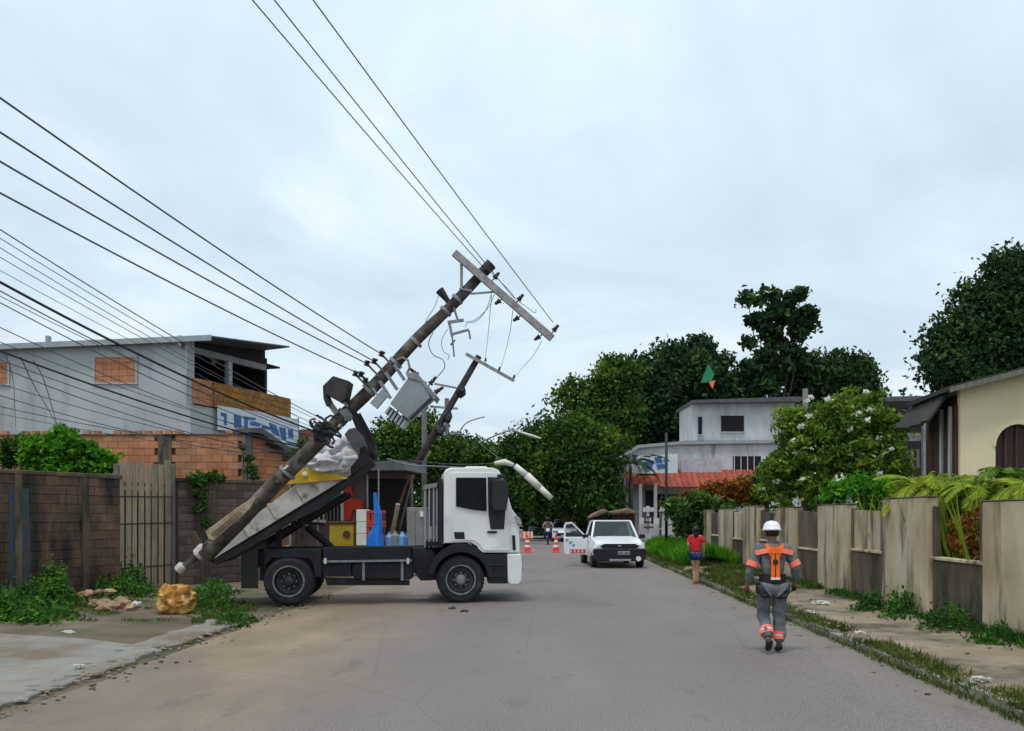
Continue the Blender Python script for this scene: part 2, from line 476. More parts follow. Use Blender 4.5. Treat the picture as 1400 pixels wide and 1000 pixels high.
def tree(label, base, lobes, n, leaf, lf, r=.25, group=None, cat='tree', name='tree', clump=.6, gap=0., shell=.55, top=None, nb=5, elong=1.7, per=28, group_=None):
    root = thing(name, label, cat, base, group)
    L = np.array(lobes)
    if top is None:
        c = L[:, :3].mean(0); top = (c[0], c[1], c[2] + .1 * L[:, 5].mean())
    limbs(root, base, top, r, lobes, K['bark'], nb=nb)
    foliage('crown', lobes, n, leaf, lf, root, clump=clump, gap=gap, shell=shell, elong=elong, per=per)
    return root
def lobes_px(spec, Y, dy=None):
    """(px, py, radius px[, dY]) -> world lobes"""
    out = []
    for s_ in spec:
        px, py, rp = s_[:3]; y = Y + (s_[3] if len(s_) > 3 else 0)
        c = P(px, py, y); r_ = rp * y / F
        out.append((c.x, c.y, c.z, r_, r_ * (dy or 1.0), r_ * .85))
    return out
def blades(name, pts, h, w, matr, label=None, lean=.45, parent=None, kind='stuff', cat=None, group=None):
    """tufts of grass: pts array of feet"""
    n = len(pts)
    hh = h * (.45 + .9 * rng.random((n, 1)))
    up = np.concatenate([rng.normal(size=(n, 2)) * lean, np.ones((n, 1))], 1); up = unit(up)
    side = unit(np.cross(up, rng.normal(size=(n, 3))))
    ps = pts + up * hh * .5
    o = quads_object(name, ps, up * hh * .5, side * w * .5, matr, parent, kind=kind, bend=.12)
    tag(o, label, cat, group)
    return o
def frond(mb_v, mb_f, base, d, L, droop, n=16, wl=.35, w=.035):
    base = Vector(base); d = Vector(d).normalized()
    side = d.cross(Vector((0, 0, 1))).normalized()
    pts = []
    p = base.copy(); dd = d.copy()
    for i in range(n + 1):
        pts.append((p.copy(), dd.copy()))
        dd = (dd + Vector((0, 0, -droop / n))).normalized()
        p = p + dd * (L / n)
    for i, (p, q) in enumerate(pts[2:]):
        t = i / (n - 2)
        l = wl * math.sin(PI * min(1, .15 + t * .85)) ** .6 + .03
        for s_ in (-1, 1):
            tip = p + (side * s_ * .8 + q * .65 + Vector((0, 0, -.25 - .2 * random.random()))).normalized() * l
            b = len(mb_v)
            mid = p.lerp(tip, .5)
            ww = q * w
            mb_v.extend([p, mid + ww, tip, mid - ww]); mb_f.append((b, b + 1, b + 2, b + 3))
    # rachis
    for (p0, q0), (p1, q1) in zip(pts[:-1], pts[1:]):
        b = len(mb_v); o = side * .012
        mb_v.extend([p0 - o, p0 + o, p1 + o, p1 - o]); mb_f.append((b, b + 1, b + 2, b + 3))
def palm_plant(label, base, crown_z, n, L, matr, cat='palm', name='palm', group=None, up=.9, droop=1.5, wl=.35, trunk_r=.05, spread=PI * 2, a0=0., nl=16, w=.035):
    root = thing(name, label, cat, base, group)
    b = Vector(base)
    mb = MB(); mb.tube([b, b + Vector((.03, .02, crown_z * .5)), b + Vector((0, 0, crown_z))], [trunk_r * 1.2, trunk_r, trunk_r * .7], 8)
    mb.build('trunk', K['bark'], root, smooth=True)
    for i in range(n):
        a = a0 + spread * i / n + random.uniform(-.2, .2)
        d = Vector((math.cos(a), math.sin(a), up * random.uniform(.6, 1.7)))
        q = MB(); frond(q.v, q.f, b + Vector((0, 0, crown_z)), d, L * random.uniform(.75, 1.15), droop * random.uniform(.8, 1.3), nl, wl, w)
        q.build('frond', matr, root)
    return root

# ------------------------------------------------------------------ ground, road, pavements
gm = mat('bare earth', (.175, .13, .085), (.10, .076, .048), .9, .95, .5, c3=(.06, .075, .03), s3=.55, t3=(.5, .62), bscale=6)
def grid_sheet(name, x0, x1, y0, y1, nx, ny, zf, matr, kind='structure', label=None, cat=None, edge=None):
    vs = []; fs = []
    for j in range(ny + 1):
        y = y0 + (y1 - y0) * (j / ny) ** 1.5 if ny > 20 else y0 + (y1 - y0) * j / ny
        for i in range(nx + 1):
            t = i / nx; a, b = (edge(y) if edge else (x0, x1))
            x = a + (b - a) * t
            vs.append(Vector((x, y, zf(x, y))))
    for j in range(ny):
        for i in range(nx):
            a = j * (nx + 1) + i
            fs.append((a, a + 1, a + nx + 2, a + nx + 1))
    mb = MB(); mb.add(vs, fs)
    me = mb.mesh(name); me.materials.append(matr)
    me.shade_smooth()
    o = link(name, me)
    if me.polygons[0].normal.z < 0: me.flip_normals()
    return tag(o, label, cat, None, kind)
big = MB(); big.add([(-900, -60, -.012), (900, -60, -.012), (900, 1500, -.012), (-900, 1500, -.012)], [(0, 1, 2, 3)])
o = big.build('ground', gm); tag(o, 'bare brown earth reaching beyond the street', None, None, 'structure')

LE, RE = -4.72, 4.02
def nz(a, b, s_=1.0): return noise.noise(Vector((a * s_, b * s_, 3.1)))
# asphalt with its dust
rm = bpy.data.materials.new('dusty asphalt'); rm.use_nodes = True
nt = rm.node_tree; N = nt.nodes; L = nt.links
b = N['Principled BSDF']; b.inputs['Roughness'].default_value = .85; b.inputs['Specular IOR Level'].default_value = .3
t = N.new('ShaderNodeTexCoord'); sp = N.new('ShaderNodeSeparateXYZ'); L.new(t.outputs['Object'], sp.inputs[0])
def nn(sc, st=(1, 1, 1), dt=5, ro=.6):
    mp = N.new('ShaderNodeMapping'); mp.inputs['Scale'].default_value = st; L.new(t.outputs['Object'], mp.inputs[0])
    n = N.new('ShaderNodeTexNoise'); n.inputs['Scale'].default_value = sc; n.inputs['Detail'].default_value = dt; n.inputs['Roughness'].default_value = ro
    L.new(mp.outputs[0], n.inputs['Vector']); return n.outputs['Fac']
def rmp(src, p0, c0, p1, c1):
    r_ = N.new('ShaderNodeValToRGB'); r_.color_ramp.elements[0].position = p0; r_.color_ramp.elements[0].color = (*c0, 1)
    r_.color_ramp.elements[1].position = p1; r_.color_ramp.elements[1].color = (*c1, 1); L.new(src, r_.inputs[0]); return r_.outputs[0]
base = rmp(nn(.5, (1, .3, 1)), .35, (.172, .146, .140), .65, (.208, .178, .170))
fine = rmp(nn(60, dt=2), .3, (.58, .58, .58), .7, (1.42, 1.42, 1.42))
mu = N.new('ShaderNodeMix'); mu.data_type = 'RGBA'; mu.blend_type = 'MULTIPLY'; mu.inputs[0].default_value = 1
L.new(base, mu.inputs[6]); L.new(fine, mu.inputs[7])
# dust drift along the left edge, with a ragged border
def mth(op, a, b_):
    q = N.new('ShaderNodeMath'); q.operation = op
    for i, k_ in enumerate((a, b_)):
        if isinstance(k_, (int, float)): q.inputs[i].default_value = k_
        else: L.new(k_, q.inputs[i])
    return q.outputs[0]
xx = mth('ADD', sp.outputs['X'], mth('MULTIPLY', mth('SUBTRACT', nn(.35, dt=6), .5), 3.0))
mr = N.new('ShaderNodeMapRange'); L.new(xx, mr.inputs[0]); mr.inputs[1].default_value = -3.6; mr.inputs[2].default_value = -1.5; mr.inputs[3].default_value = .92; mr.inputs[4].default_value = 0
far = N.new('ShaderNodeMapRange'); L.new(sp.outputs['Y'], far.inputs[0]); far.inputs[1].default_value = 17; far.inputs[2].default_value = 22; far.inputs[3].default_value = 1; far.inputs[4].default_value = .35
dm = mth('MULTIPLY', mr.outputs[0], far.outputs[0])
dcol = rmp(nn(1.3, (1, .5, 1), 6), .35, (.23, .165, .10), .65, (.31, .23, .145))
m1 = N.new('ShaderNodeMix'); m1.data_type = 'RGBA'; L.new(dm, m1.inputs[0]); L.new(mu.outputs[2], m1.inputs[6]); L.new(dcol, m1.inputs[7])
xr = mth('ADD', sp.outputs['X'], mth('MULTIPLY', mth('SUBTRACT', nn(1.1, dt=6), .5), 1.3))
mr2 = N.new('ShaderNodeMapRange'); L.new(xr, mr2.inputs[0]); mr2.inputs[1].default_value = 3.35; mr2.inputs[2].default_value = 3.95; mr2.inputs[3].default_value = 0; mr2.inputs[4].default_value = .75
m2 = N.new('ShaderNodeMix'); m2.data_type = 'RGBA'; L.new(mr2.outputs[0], m2.inputs[0]); L.new(m1.outputs[2], m2.inputs[6]); m2.inputs[7].default_value = (.19, .165, .13, 1)
# patches of tar repair
pt = N.new('ShaderNodeMapRange'); L.new(nn(.22, (1, .35, 1), 2), pt.inputs[0]); pt.inputs[1].default_value = .56; pt.inputs[2].default_value = .62; pt.inputs[4].default_value = .45
m3 = N.new('ShaderNodeMix'); m3.data_type = 'RGBA'; L.new(pt.outputs[0], m3.inputs[0]); L.new(m2.outputs[2], m3.inputs[6]); m3.inputs[7].default_value = (.125, .112, .110, 1)
vo = N.new('ShaderNodeTexVoronoi'); vo.feature = 'DISTANCE_TO_EDGE'; vo.inputs['Scale'].default_value = .33
mpv = N.new('ShaderNodeMapping'); mpv.inputs['Scale'].default_value = (1, .55, 1); L.new(t.outputs['Object'], mpv.inputs[0])
wob = N.new('ShaderNodeMix'); wob.data_type = 'RGBA'; wob.inputs[0].default_value = .12
nv = N.new('ShaderNodeTexNoise'); nv.inputs['Scale'].default_value = 1.5; nv.inputs['Detail'].default_value = 6; L.new(t.outputs['Object'], nv.inputs['Vector'])
L.new(mpv.outputs[0], wob.inputs[6]); L.new(nv.outputs['Color'], wob.inputs[7]); L.new(wob.outputs[2], vo.inputs['Vector'])
crk = N.new('ShaderNodeMapRange'); L.new(vo.outputs['Distance'], crk.inputs[0]); crk.inputs[1].default_value = .0; crk.inputs[2].default_value = .006; crk.inputs[3].default_value = .16; crk.inputs[4].default_value = 0
m4 = N.new('ShaderNodeMix'); m4.data_type = 'RGBA'; L.new(crk.outputs[0], m4.inputs[0]); L.new(m3.outputs[2], m4.inputs[6]); m4.inputs[7].default_value = (.05, .045, .042, 1)
spk = N.new('ShaderNodeMapRange'); L.new(nn(7, dt=3), spk.inputs[0]); spk.inputs[1].default_value = .66; spk.inputs[2].default_value = .72; spk.inputs[4].default_value = .6
stn = N.new('ShaderNodeMapRange'); L.new(nn(1.6, (1.2, .5, 1), 4), stn.inputs[0]); stn.inputs[1].default_value = .60; stn.inputs[2].default_value = .70; stn.inputs[4].default_value = .4
m45 = N.new('ShaderNodeMix'); m45.data_type = 'RGBA'; L.new(stn.outputs[0], m45.inputs[0]); L.new(m4.outputs[2], m45.inputs[6]); m45.inputs[7].default_value = (.10, .09, .085, 1)
m4 = m45
m5 = N.new('ShaderNodeMix'); m5.data_type = 'RGBA'; L.new(spk.outputs[0], m5.inputs[0]); L.new(m4.outputs[2], m5.inputs[6]); m5.inputs[7].default_value = (.21, .185, .15, 1)
L.new(m5.outputs[2], b.inputs['Base Color'])
bn = N.new('ShaderNodeBump'); bn.inputs['Strength'].default_value = .6; bn.inputs['Distance'].default_value = .012; L.new(nn(45, dt=3), bn.inputs['Height']); L.new(bn.outputs[0], b.inputs['Normal'])

def road_edge(y):
    j = .16 * nz(y, 0, .7) + .12 * nz(y, 4, 2.3)
    return (LE + j, RE + .05 * nz(y, 9, 1.5))
o = grid_sheet('road', LE, RE, -20, 260, 12, 420, lambda x, y: .003 + .014 * (1 - (x / 4.8) ** 2), rm, edge=road_edge, label='grey asphalt road with brown dust drifted along one side')

conc = mat('worn concrete apron', (.275, .258, .228), (.19, .178, .152), .7, .9, .35, c3=(.17, .125, .08), s3=.55, t3=(.50, .60), bscale=8)
def apron_edge(y):
    j = .18 * nz(y, 0, .7) + .22 * nz(y, 14, 1.9)
    return (-16, LE - .10 - abs(j) * 1.3 - .22 * abs(nz(y, 30, 4.5)) + .12 * nz(y, 0, .7))
mb = MB()
ys = [2 + .22 * i for i in range(50)]
pts = [(apron_edge(y)[1], y) for y in ys if y < 11.7] + [(-5.1, 11.9), (-6.4, 12.75), (-8.2, 13.4), (-12, 14.6), (-16, 15.4)] + [(-16, 2)]
mb.prism([Vector((x, y, .035)) for x, y in pts], (0, 0, -.06))
o = mb.build('pavement', conc, bevel=.012, seg=1); tag(o, 'cracked concrete apron beside the road edge', None, None, 'structure')
# broken lip of the old pavement past the apron
mb = MB()
lip = [(LE - .16 + .12 * nz(y, 3, 1.7), y) for y in [11.95 + .3 * i for i in range(12)]]
lipb = [(x - .55 - .3 * abs(nz(y, 7, 1.3)), y) for x, y in reversed(lip)]
mb.prism([Vector((x, y, .045)) for x, y in lip + lipb], (0, 0, -.06))
o = mb.build('path', conc, bevel=.01, seg=1); tag(o, 'narrow broken strip of old paving along the dusty road edge', None, None, 'structure')

# right pavement, worn earth and cement
pm = mat('earth strewn cement walk', (.30, .24, .17), (.20, .15, .10), 1.1, .95, .4, c3=(.10, .080, .045), s3=.8, t3=(.48, .62), bscale=7)
o = grid_sheet('sidewalk', 4.2, 6.12, -6, 60, 8, 120, lambda x, y: .13 + .022 * nz(x, y, 1.4) + .02 * nz(x, y, 4) - (.12 if x < 4.3 else 0), pm, edge=lambda y: (4.19 + .02 * nz(y, 1, 1), 6.7), label='worn cement and earth sidewalk under the boundary wall')
km = mat('worn kerb stone', (.33, .30, .25), (.21, .19, .155), 3, .9, .4, c3=(.08, .08, .05), s3=3, t3=(.5, .65), rnd=.15)
kerb = MB(); kerb.box((4.12, 27, .0), (.13, 66, .1))
kerb = kerb.build('kerb', km); kerb['kind'] = 'structure'; kerb['label'] = 'low worn kerb half hidden by grass'
kme = MB(); kme.box((0, 0, 0), (.15, .97, .12)); kme = kme.mesh('kerb_stone'); kme.materials.append(km)
for i in range(34):
    s_ = link('kerb_stone', kme, kerb); s_.location = Vector((4.12 + random.uniform(-.012, .012), 5.5 + i + random.uniform(-.02, .02), .042 + random.uniform(-.02, .012))) - ORG[kerb.name]
    s_.rotation_euler = (random.uniform(-.01, .01), random.uniform(-.03, .03), random.uniform(-.012, .012))

# ------------------------------------------------------------------ brick and block laying
def lay(parent, pl, s0, s1, z0, z1, bw, bh, bd, m_, t0, name='brick', skip=None, jit=.006, stagger=.5):
    """bricks as objects sharing one mesh; pl.n is away from the camera, t0 is the face offset"""
    me = MB(); me.box((0, 0, 0), (bw - .010, bd, bh - .010)); me = me.mesh(name); me.materials.append(m_)
    ang = math.atan2(pl.d.y, pl.d.x); rows = int((z1 - z0) / bh + .5); n = 0
    for r_ in range(rows):
        q = s0 + (bw * stagger if r_ % 2 else 0)
        z = z0 + (r_ + .5) * bh
        while q + bw <= s1 + .01:
            if not (skip and skip(q + bw / 2, z)):
                o_ = link(name, me, parent)
                o_.location = pl.w(q + bw / 2, z + random.uniform(-.002, .002), t0 + bd / 2 + random.uniform(-jit, jit)) - ORG[parent.name]
                o_.rotation_euler = (0, random.uniform(-.008, .008), ang + random.uniform(-.01, .01))
                n += 1
            q += bw
        if stagger:
            for qh in ((s0,) if r_ % 2 else ()) + ((q,) if q + bw * .45 <= s1 + .01 else ()):
                if not (skip and skip(qh + bw / 4, z)):
                    o_ = link(name, me, parent); o_.scale = (.49, 1, 1)
                    o_.location = pl.w(qh + bw / 4, z, t0 + bd / 2 + random.uniform(-jit, jit)) - ORG[parent.name]; o_.rotation_euler = (0, 0, ang)
    return n

# ------------------------------------------------------------------ left boundary wall, gate
WA, WB, WC, WD = (-11.0, 18.2), (-10.02, 21.5), (-9.36, 23.0), (-8.0, 24.6)
plA = Plane(WA, WB)
wl = thing('block_wall', 'dark mouldy cement block wall left of the board gate', 'wall', (-10.5, 19.9, 0), 'boundary walls by the leaning pole')
mb = MB()
LA = (Vector(WB) - Vector(WA)).length
q0 = -3.2
mb.prism([plA.w(q0, 0, .02), plA.w(LA, 0, .02), plA.w(LA, 2.6, .02), plA.w(q0, 2.6, .02)], plA.n * .12)
mb.build('wall_core', K['dkmortar'], wl)
lay(wl, plA, q0 + .02, LA, 0.0, 2.6, .40, .20, .10, K['block'], -.06, 'cement_block')
mb = MB(); mb.prism([plA.w(q0, 2.602, -.09), plA.w(LA + .02, 2.602, -.09), plA.w(LA + .02, 2.70, -.09), plA.w(q0, 2.66, -.09)], plA.n * .27)
mb.build('coping', K['plaster_dark'], wl, bevel=.01, seg=1)
for q in (.55, 2.35):
    mb = MB(); mb.prism([plA.w(q - .09, 0, -.085), plA.w(q + .09, 0, -.085), plA.w(q + .09, 2.6, -.085), plA.w(q - .09, 2.6, -.085)], plA.n * .03)
    mb.build('wall_pier', K['plaster_dark'], wl)
bluep = mat('faded blue wash on cement', (.035, .07, .115), (.06, .068, .072), 3, .95, .3, c3=(.085, .075, .06), s3=4, t3=(.45, .6))
mb = MB(); mb.slab(plA, [(8, 668), (36, 668), (38, 800), (10, 806)], -.068, -.03)
o = mb.build('painted_patch', bluep, wl); o['label'] = 'faded blue painted patch'

plD = Plane(WC, WD)
LD = (Vector(WD) - Vector(WC)).length
w2 = thing('block_wall', 'short brown block wall between the board gate and the dump truck', 'wall', (-8.7, 23.8, 0), 'boundary walls by the leaning pole')
mb = MB(); mb.prism([plD.w(.12, 0, .02), plD.w(LD + .6, 0, .02), plD.w(LD + .6, 2.6, .02), plD.w(.12, 2.6, .02)], plD.n * .12)
mb.build('wall_core', K['dkmortar'], w2)
lay(w2, plD, .14, LD + .6, 0.0, 2.6, .40, .20, .10, mat('reddish mossy block', (.17, .115, .095), (.10, .07, .055), 2.2, .95, .4, (1, 1, .7), (.055, .06, .04), 1.3, (.48, .66), rnd=.3), -.06, 'cement_block')
mb = MB(); mb.prism([plD.w(.1, 2.602, -.09), plD.w(LD + .6, 2.602, -.09), plD.w(LD + .6, 2.70, -.09), plD.w(.1, 2.7, -.09)], plD.n * .27)
mb.build('coping', K['plaster_dark'], w2, bevel=.01, seg=1)

plG = Plane(WB, WC)
gate = thing('board_gate', 'tall weathered wooden board gate with two dark wire rails', 'gate', (-9.7, 22.2, 0))
x = 162; i = 0
while x < 234:
    wpx = 9.0
    q, _ = plG.sz(x, 700); q2, _ = plG.sz(x + wpx, 700)
    top = 3.02 + random.uniform(-.10, .12)
    mb = MB(); a = random.uniform(-.012, .012); g_ = .022 if i % 2 else .034
    mb.prism([plG.w(q + g_, .05, a), plG.w(q2 - g_, .05, a), plG.w(q2 - g_ + .01, top, a), plG.w(q + g_, top, a)], plG.n * .025)
    mb.build('board', K['wood'], gate)
    x += wpx; i += 1
mb = MB(); mb.prism([plG.w(.05, .05, .09), plG.w(1.6, .05, .09), plG.w(1.6, 2.35, .09), plG.w(.05, 2.35, .09)], plG.n * .02); mb.build('gap_shade_sheet', K['darkwood'], gate)  # added sheet; its dark colour stands in for shade behind the board gaps
for z in (.5, 1.55, 2.2):
    mb = MB(); a, b_ = plG.w(.02, z, -.02), plG.w(1.62, z + .02, -.02); mb.tube([a, b_], .012, 6); mb.build('wire_rail', K['cable'], gate)
for z in (.7, 2.5):
    mb = MB(); mb.bar(plG.w(.02, z, .06), plG.w(1.62, z, .06), .05, .09); mb.build('back_rail', K['darkwood'], gate)
for nm, q, h in (('hinge_post', -.02, 2.95), ('latch_post', 1.68, 3.05)):
    mb = MB(); mb.box(plG.w(q, h / 2, .04), (.11, .11, h)); mb.build('gate_post', K['greypost'], gate, bevel=.01, seg=1)
for px in (178, 191, 218, 232):
    for py in (657, 675, 708):
        if random.random() < .75:
            pass

# ------------------------------------------------------------------ low brick house behind the wall
plB = Plane((-17, 26.2), (-8.55, 25.9))
bh = thing('brick_house', 'low house of bare orange bricks behind the board gate', 'house', (-12.5, 26, 0))
qr, _ = plB.sz(333, 600); ql, _ = plB.sz(-20, 600)
mb = MB(); mb.prism([plB.w(ql - 1, 0, .03), plB.w(qr, 0, .03), plB.w(qr, 4.02, .03), plB.w(ql - 1, 4.02, .03)], plB.n * .14)
mb.build('wall', K['mortar'], bh)
q1, _ = plB.sz(218, 600); q2, _ = plB.sz(236, 600)
def skipf(q, z): return q1 + .02 < q < q2 - .02
n = lay(bh, plB, ql, qr, 2.06, 4.06, .30, .20, .1, K['brick'], -.07, 'brick', skip=skipf)
mb = MB(); mb.prism([plB.w(q1, 0, -.10), plB.w(q2, 0, -.10), plB.w(q2, 4.0, -.10), plB.w(q1, 4.0, -.10)], plB.n * .12)
mb.build('wall_column', K['plaster_dark'], bh)
for i, px in enumerate(range(6, 330, 14)):
    if random.random() < .55:
        q, _ = plB.sz(px, 592); mb = MB(); mb.box(plB.w(q, 4.115, .04), (.2, .12, .10), Matrix.Rotation(random.uniform(-.2, .2), 3, 'Z')); mb.build('loose_brick', K['brick'], bh)
mb = MB(); mb.prism([plB.w(ql - 1, 4.02, -.1), plB.w(qr - .02, 4.02, -.1), plB.w(qr - .02, 4.06, -.1), plB.w(ql - 1, 4.06, -.1)], plB.n * .3)
mb.build('capping', K['plaster_dark'], bh)
mb = MB(); mb.prism([plB.w(ql - 1, 3.95, .18), plB.w(qr, 3.95, .18), plB.w(qr, 3.6, 3.2), plB.w(ql - 1, 3.6, 3.2)], (0, 0, .04)); mb.build('roof', K['roofmetal'], bh)
# lean-to at its end
A_ = plB.w(qr, 0, 0)
plL = Plane((A_.x + .01, A_.y - .25), (A_.x + 2.6, A_.y + 3.6))
lt = thing('lean_to_shed', 'small brick lean-to with a dark sloping roof edge beside the brick house', 'shed', (A_.x + .8, A_.y + 1, 0))
mb = MB(); mb.slab(plL, [(336, 760), (398, 745), (398, 626), (388, 618), (346, 590), (336, 590)], .08, .2); mb.build('wall', K['mortar'], lt)
s0, _ = plL.sz(345, 700); s1, _ = plL.sz(396, 700)
def skl(q, z):
    p_ = plL.w(q, z); px = CX + p_.x * F / p_.y; py = HY - (z + .1 - CH) * F / p_.y
    return px > 388 or py < 592 + max(0, px - 346) * .72
lay(lt, plL, s0, s1 + .1, 1.95, 4.3, .30, .20, .09, K['brick'], -.01, 'brick', skip=skl)
mb = MB(); mb.slab(plL, [(332, 586), (348, 586), (404, 626), (404, 633), (346, 593), (332, 592)], -.35, .5); mb.build('roof', K['roofmetal'], lt)
mb = MB(); mb.box(plL.p(338, 680, -.05) * 1, (.14, .14, .1)); mb.slab(plL, [(333, 760), (343, 757), (343, 596), (333, 596)], -.06, .06); mb.build('corner_post', K['greypost'], lt)

# ------------------------------------------------------------------ grey two-storey house
HC = Vector((-10.85, 28.0)); HF = Vector((-9.24, 33.3)); HL = Vector((-17.6, 29.4))
plS = Plane(HL, HC); plF = Plane(HC, HF)
if plF.n.x > 0: plF.n = -plF.n
gh = thing('grey_house', 'grey rendered two-storey house with bricked-up windows and open upper veranda', 'house', (-14, 30, 0))
SL = (HC - HL).length
mb = MB(); mb.prism([plS.w(-6, 0, 0), plS.w(SL, 0, 0), plS.w(SL, 7.12, 0), plS.w(-6, 7.28, 0)], plS.n * .2)
mb.build('wall', K['render_grey'], gh)
# facade: lower solid band, far pier, beam and post
mb = MB(); mb.slab(plF, [(262, 760), (398, 745), (396, 605), (396, 577), (262, 553)], .01, .2); mb.build('wall', K['render_grey'], gh)
mb = MB(); mb.slab(plF, [(264, 474), (365, 499), (365, 507), (264, 482)], .03, .2); mb.build('beam', K['greycab'], gh)
mb = MB(); mb.slab(plF, [(314.5, 486), (319.5, 487), (319.5, 534), (314.5, 533)], .05, .2); mb.build('veranda_post', K['fascia'], gh)
mb = MB(); mb.slab(plF, [(255, 463), (263, 464), (263, 554), (255, 554)], -.012, .02); mb.build('corner_trim', K['fascia'], gh)
# parapet of the veranda
pq0, pz0 = plF.sz(263, 552); pq1, pz1 = plF.sz(397, 575)
qs, _ = plF.sz(290, 540)
for (a, b_, m_, zt, nm) in ((pq0, qs, K['brick'], 2, 'parapet_end'), (qs, pq1, K['brick2'], 2, 'parapet')):
    mb = MB(); za = pz0 + (pz1 - pz0) * 0
    mb.prism([plF.w(a, pz0 + .005, -.02), plF.w(b_, pz0 + .005, -.02), plF.w(b_, pz0 + .78, -.02), plF.w(a, pz0 + .78, -.02)], plF.n * .12)
    pp = mb.build(nm, K['mortar'], gh)
    lay(pp, plF, a, b_, pz0, pz0 + (.86 if nm == 'parapet_end' else .8), .25 if nm == 'parapet_end' else .29, .20, .08, m_, -.07, 'brick', jit=.005)
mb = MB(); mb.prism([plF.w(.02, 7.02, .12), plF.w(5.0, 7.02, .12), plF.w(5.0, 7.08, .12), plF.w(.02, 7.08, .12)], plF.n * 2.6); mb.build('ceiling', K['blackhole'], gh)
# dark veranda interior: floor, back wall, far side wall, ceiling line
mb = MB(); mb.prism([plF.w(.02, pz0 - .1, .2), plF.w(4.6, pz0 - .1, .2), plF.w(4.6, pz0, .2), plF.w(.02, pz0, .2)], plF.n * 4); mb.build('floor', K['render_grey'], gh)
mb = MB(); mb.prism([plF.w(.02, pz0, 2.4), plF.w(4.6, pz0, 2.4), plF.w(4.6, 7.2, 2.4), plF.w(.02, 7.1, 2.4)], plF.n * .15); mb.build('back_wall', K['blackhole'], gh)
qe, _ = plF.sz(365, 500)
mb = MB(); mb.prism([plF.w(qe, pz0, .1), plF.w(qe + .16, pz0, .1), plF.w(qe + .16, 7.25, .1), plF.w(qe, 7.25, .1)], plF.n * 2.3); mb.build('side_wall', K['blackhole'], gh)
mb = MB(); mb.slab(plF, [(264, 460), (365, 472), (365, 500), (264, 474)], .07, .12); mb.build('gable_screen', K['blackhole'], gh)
# roof sheet with a rim: near edge, then the front edge dropping back
r0 = P(-90, 474, 29.6); r1 = P(289, 459, 27.6); r2 = P(396, 473.5, 31.5)
r3 = r2 + Vector((-7.5, 2.0, -.5)); r4 = r0 + Vector((0, 5.2, -.4))
mb = MB(); mb.prism([r0, r1, r2, r3, r4], (0, 0, -.045)); mb.build('roof', K['roofmetal'], gh)
mb = MB(); mb.bar(r0 + Vector((0, -.02, -.10)), r1 + Vector((0, -.02, -.07)), .05, .17); mb.build('gutter', K['fascia'], gh)
for px in (70, 250):
    a = plS.p(px, 468, -.12); mb = MB(); mb.box(a, (.10, .2, .34)); mb.build('bracket', K['fascia'], gh, bevel=.01, seg=1)
mb = MB(); mb.slab(plS, [(152, 467), (165, 467), (165, 473), (152, 473)], -.04, .01); mb.build('vent_hole', K['blackhole'], gh)
for (x0, y0, x1, y1) in ((131, 489, 186.5, 523.5), (-30, 496, 12, 525.5)):
    mb = MB(); mb.slab(plS, [(x0, y0), (x1, y0), (x1, y1), (x0, y1)], -.012, -.002)
    wdw = mb.build('bricked_window', K['mortar'], gh)
    for fr_ in ([(x0 - 2, y0 - 2), (x1 + 2, y0 - 2), (x1 + 2, y0), (x0 - 2, y0)], [(x0 - 2, y1), (x1 + 2, y1), (x1 + 3, y1 + 2), (x0 - 3, y1 + 2)], [(x0 - 2, y0), (x0, y0), (x0, y1), (x0 - 2, y1)], [(x1, y0), (x1 + 2, y0), (x1 + 2, y1), (x1, y1)]):
        mb = MB(); mb.slab(plS, fr_, -.055, -.002); mb.build('frame', K['render_grey'], wdw)
    s0, z1_ = plS.sz(x0, y0); s1, z0_ = plS.sz(x1, y1)
    lay(wdw, plS, s0 + .01, s1, z0_ + .01, z1_, (s1 - s0) / 5, (z1_ - z0_) / 4, .03, K['brick'], -.036, 'brick', stagger=0, jit=.003)
# side outline of ground floor windows is hidden by the brick house
# banner
bn_ = thing('shop_banner', 'white banner with blue print under the orange veranda parapet', 'banner', tuple(plF.p(340, 600, -.3)))
ORGB = ORG[bn_.name]
def fp(pxs, t0, t1, m_, nm, par):
    mb = MB(); mb.slab(plF, pxs, t0, t1); return mb.build(nm, m_, par)
fp([(292, 555), (345, 563), (345, 592), (292, 588)], -.16, -.13, K['signwhite'], 'banner_sheet', bn_)
fp([(345, 563), (403, 574), (403, 614), (392, 612), (360, 592), (345, 591)], -.16, -.13, K['signwhite'], 'banner_sheet', bn_)
bl = [([(296, 564), (304, 566), (304, 582), (300, 581), (300, 570), (296, 569)]), ([(314, 567), (324, 569), (324, 586), (314, 585)]), ([(328, 571), (333, 572), (333, 587), (328, 586)]),
      ([(326, 569), (344, 572), (344, 575), (326, 572)]), ([(336, 577), (350, 579), (350, 584), (336, 582)]), ([(352, 582), (366, 585), (366, 589), (352, 586)]),
      ([(362, 578), (372, 582), (378, 598), (366, 592)]), ([(376, 584), (385, 586), (386, 603), (379, 600)]), ([(388, 587), (395, 588), (396, 600), (389, 599)]), ([(386, 604), (400, 606), (400, 609), (388, 607)])]
for b_ in bl: fp(b_, -.170, -.162, K['signblue'], 'print_mark', bn_)
mb = MB(); mb.tube([plF.p(403, 572, -.14), plF.p(403, 640, -.14)], .03, 6); mb.build('post', K['cable'], bn_)
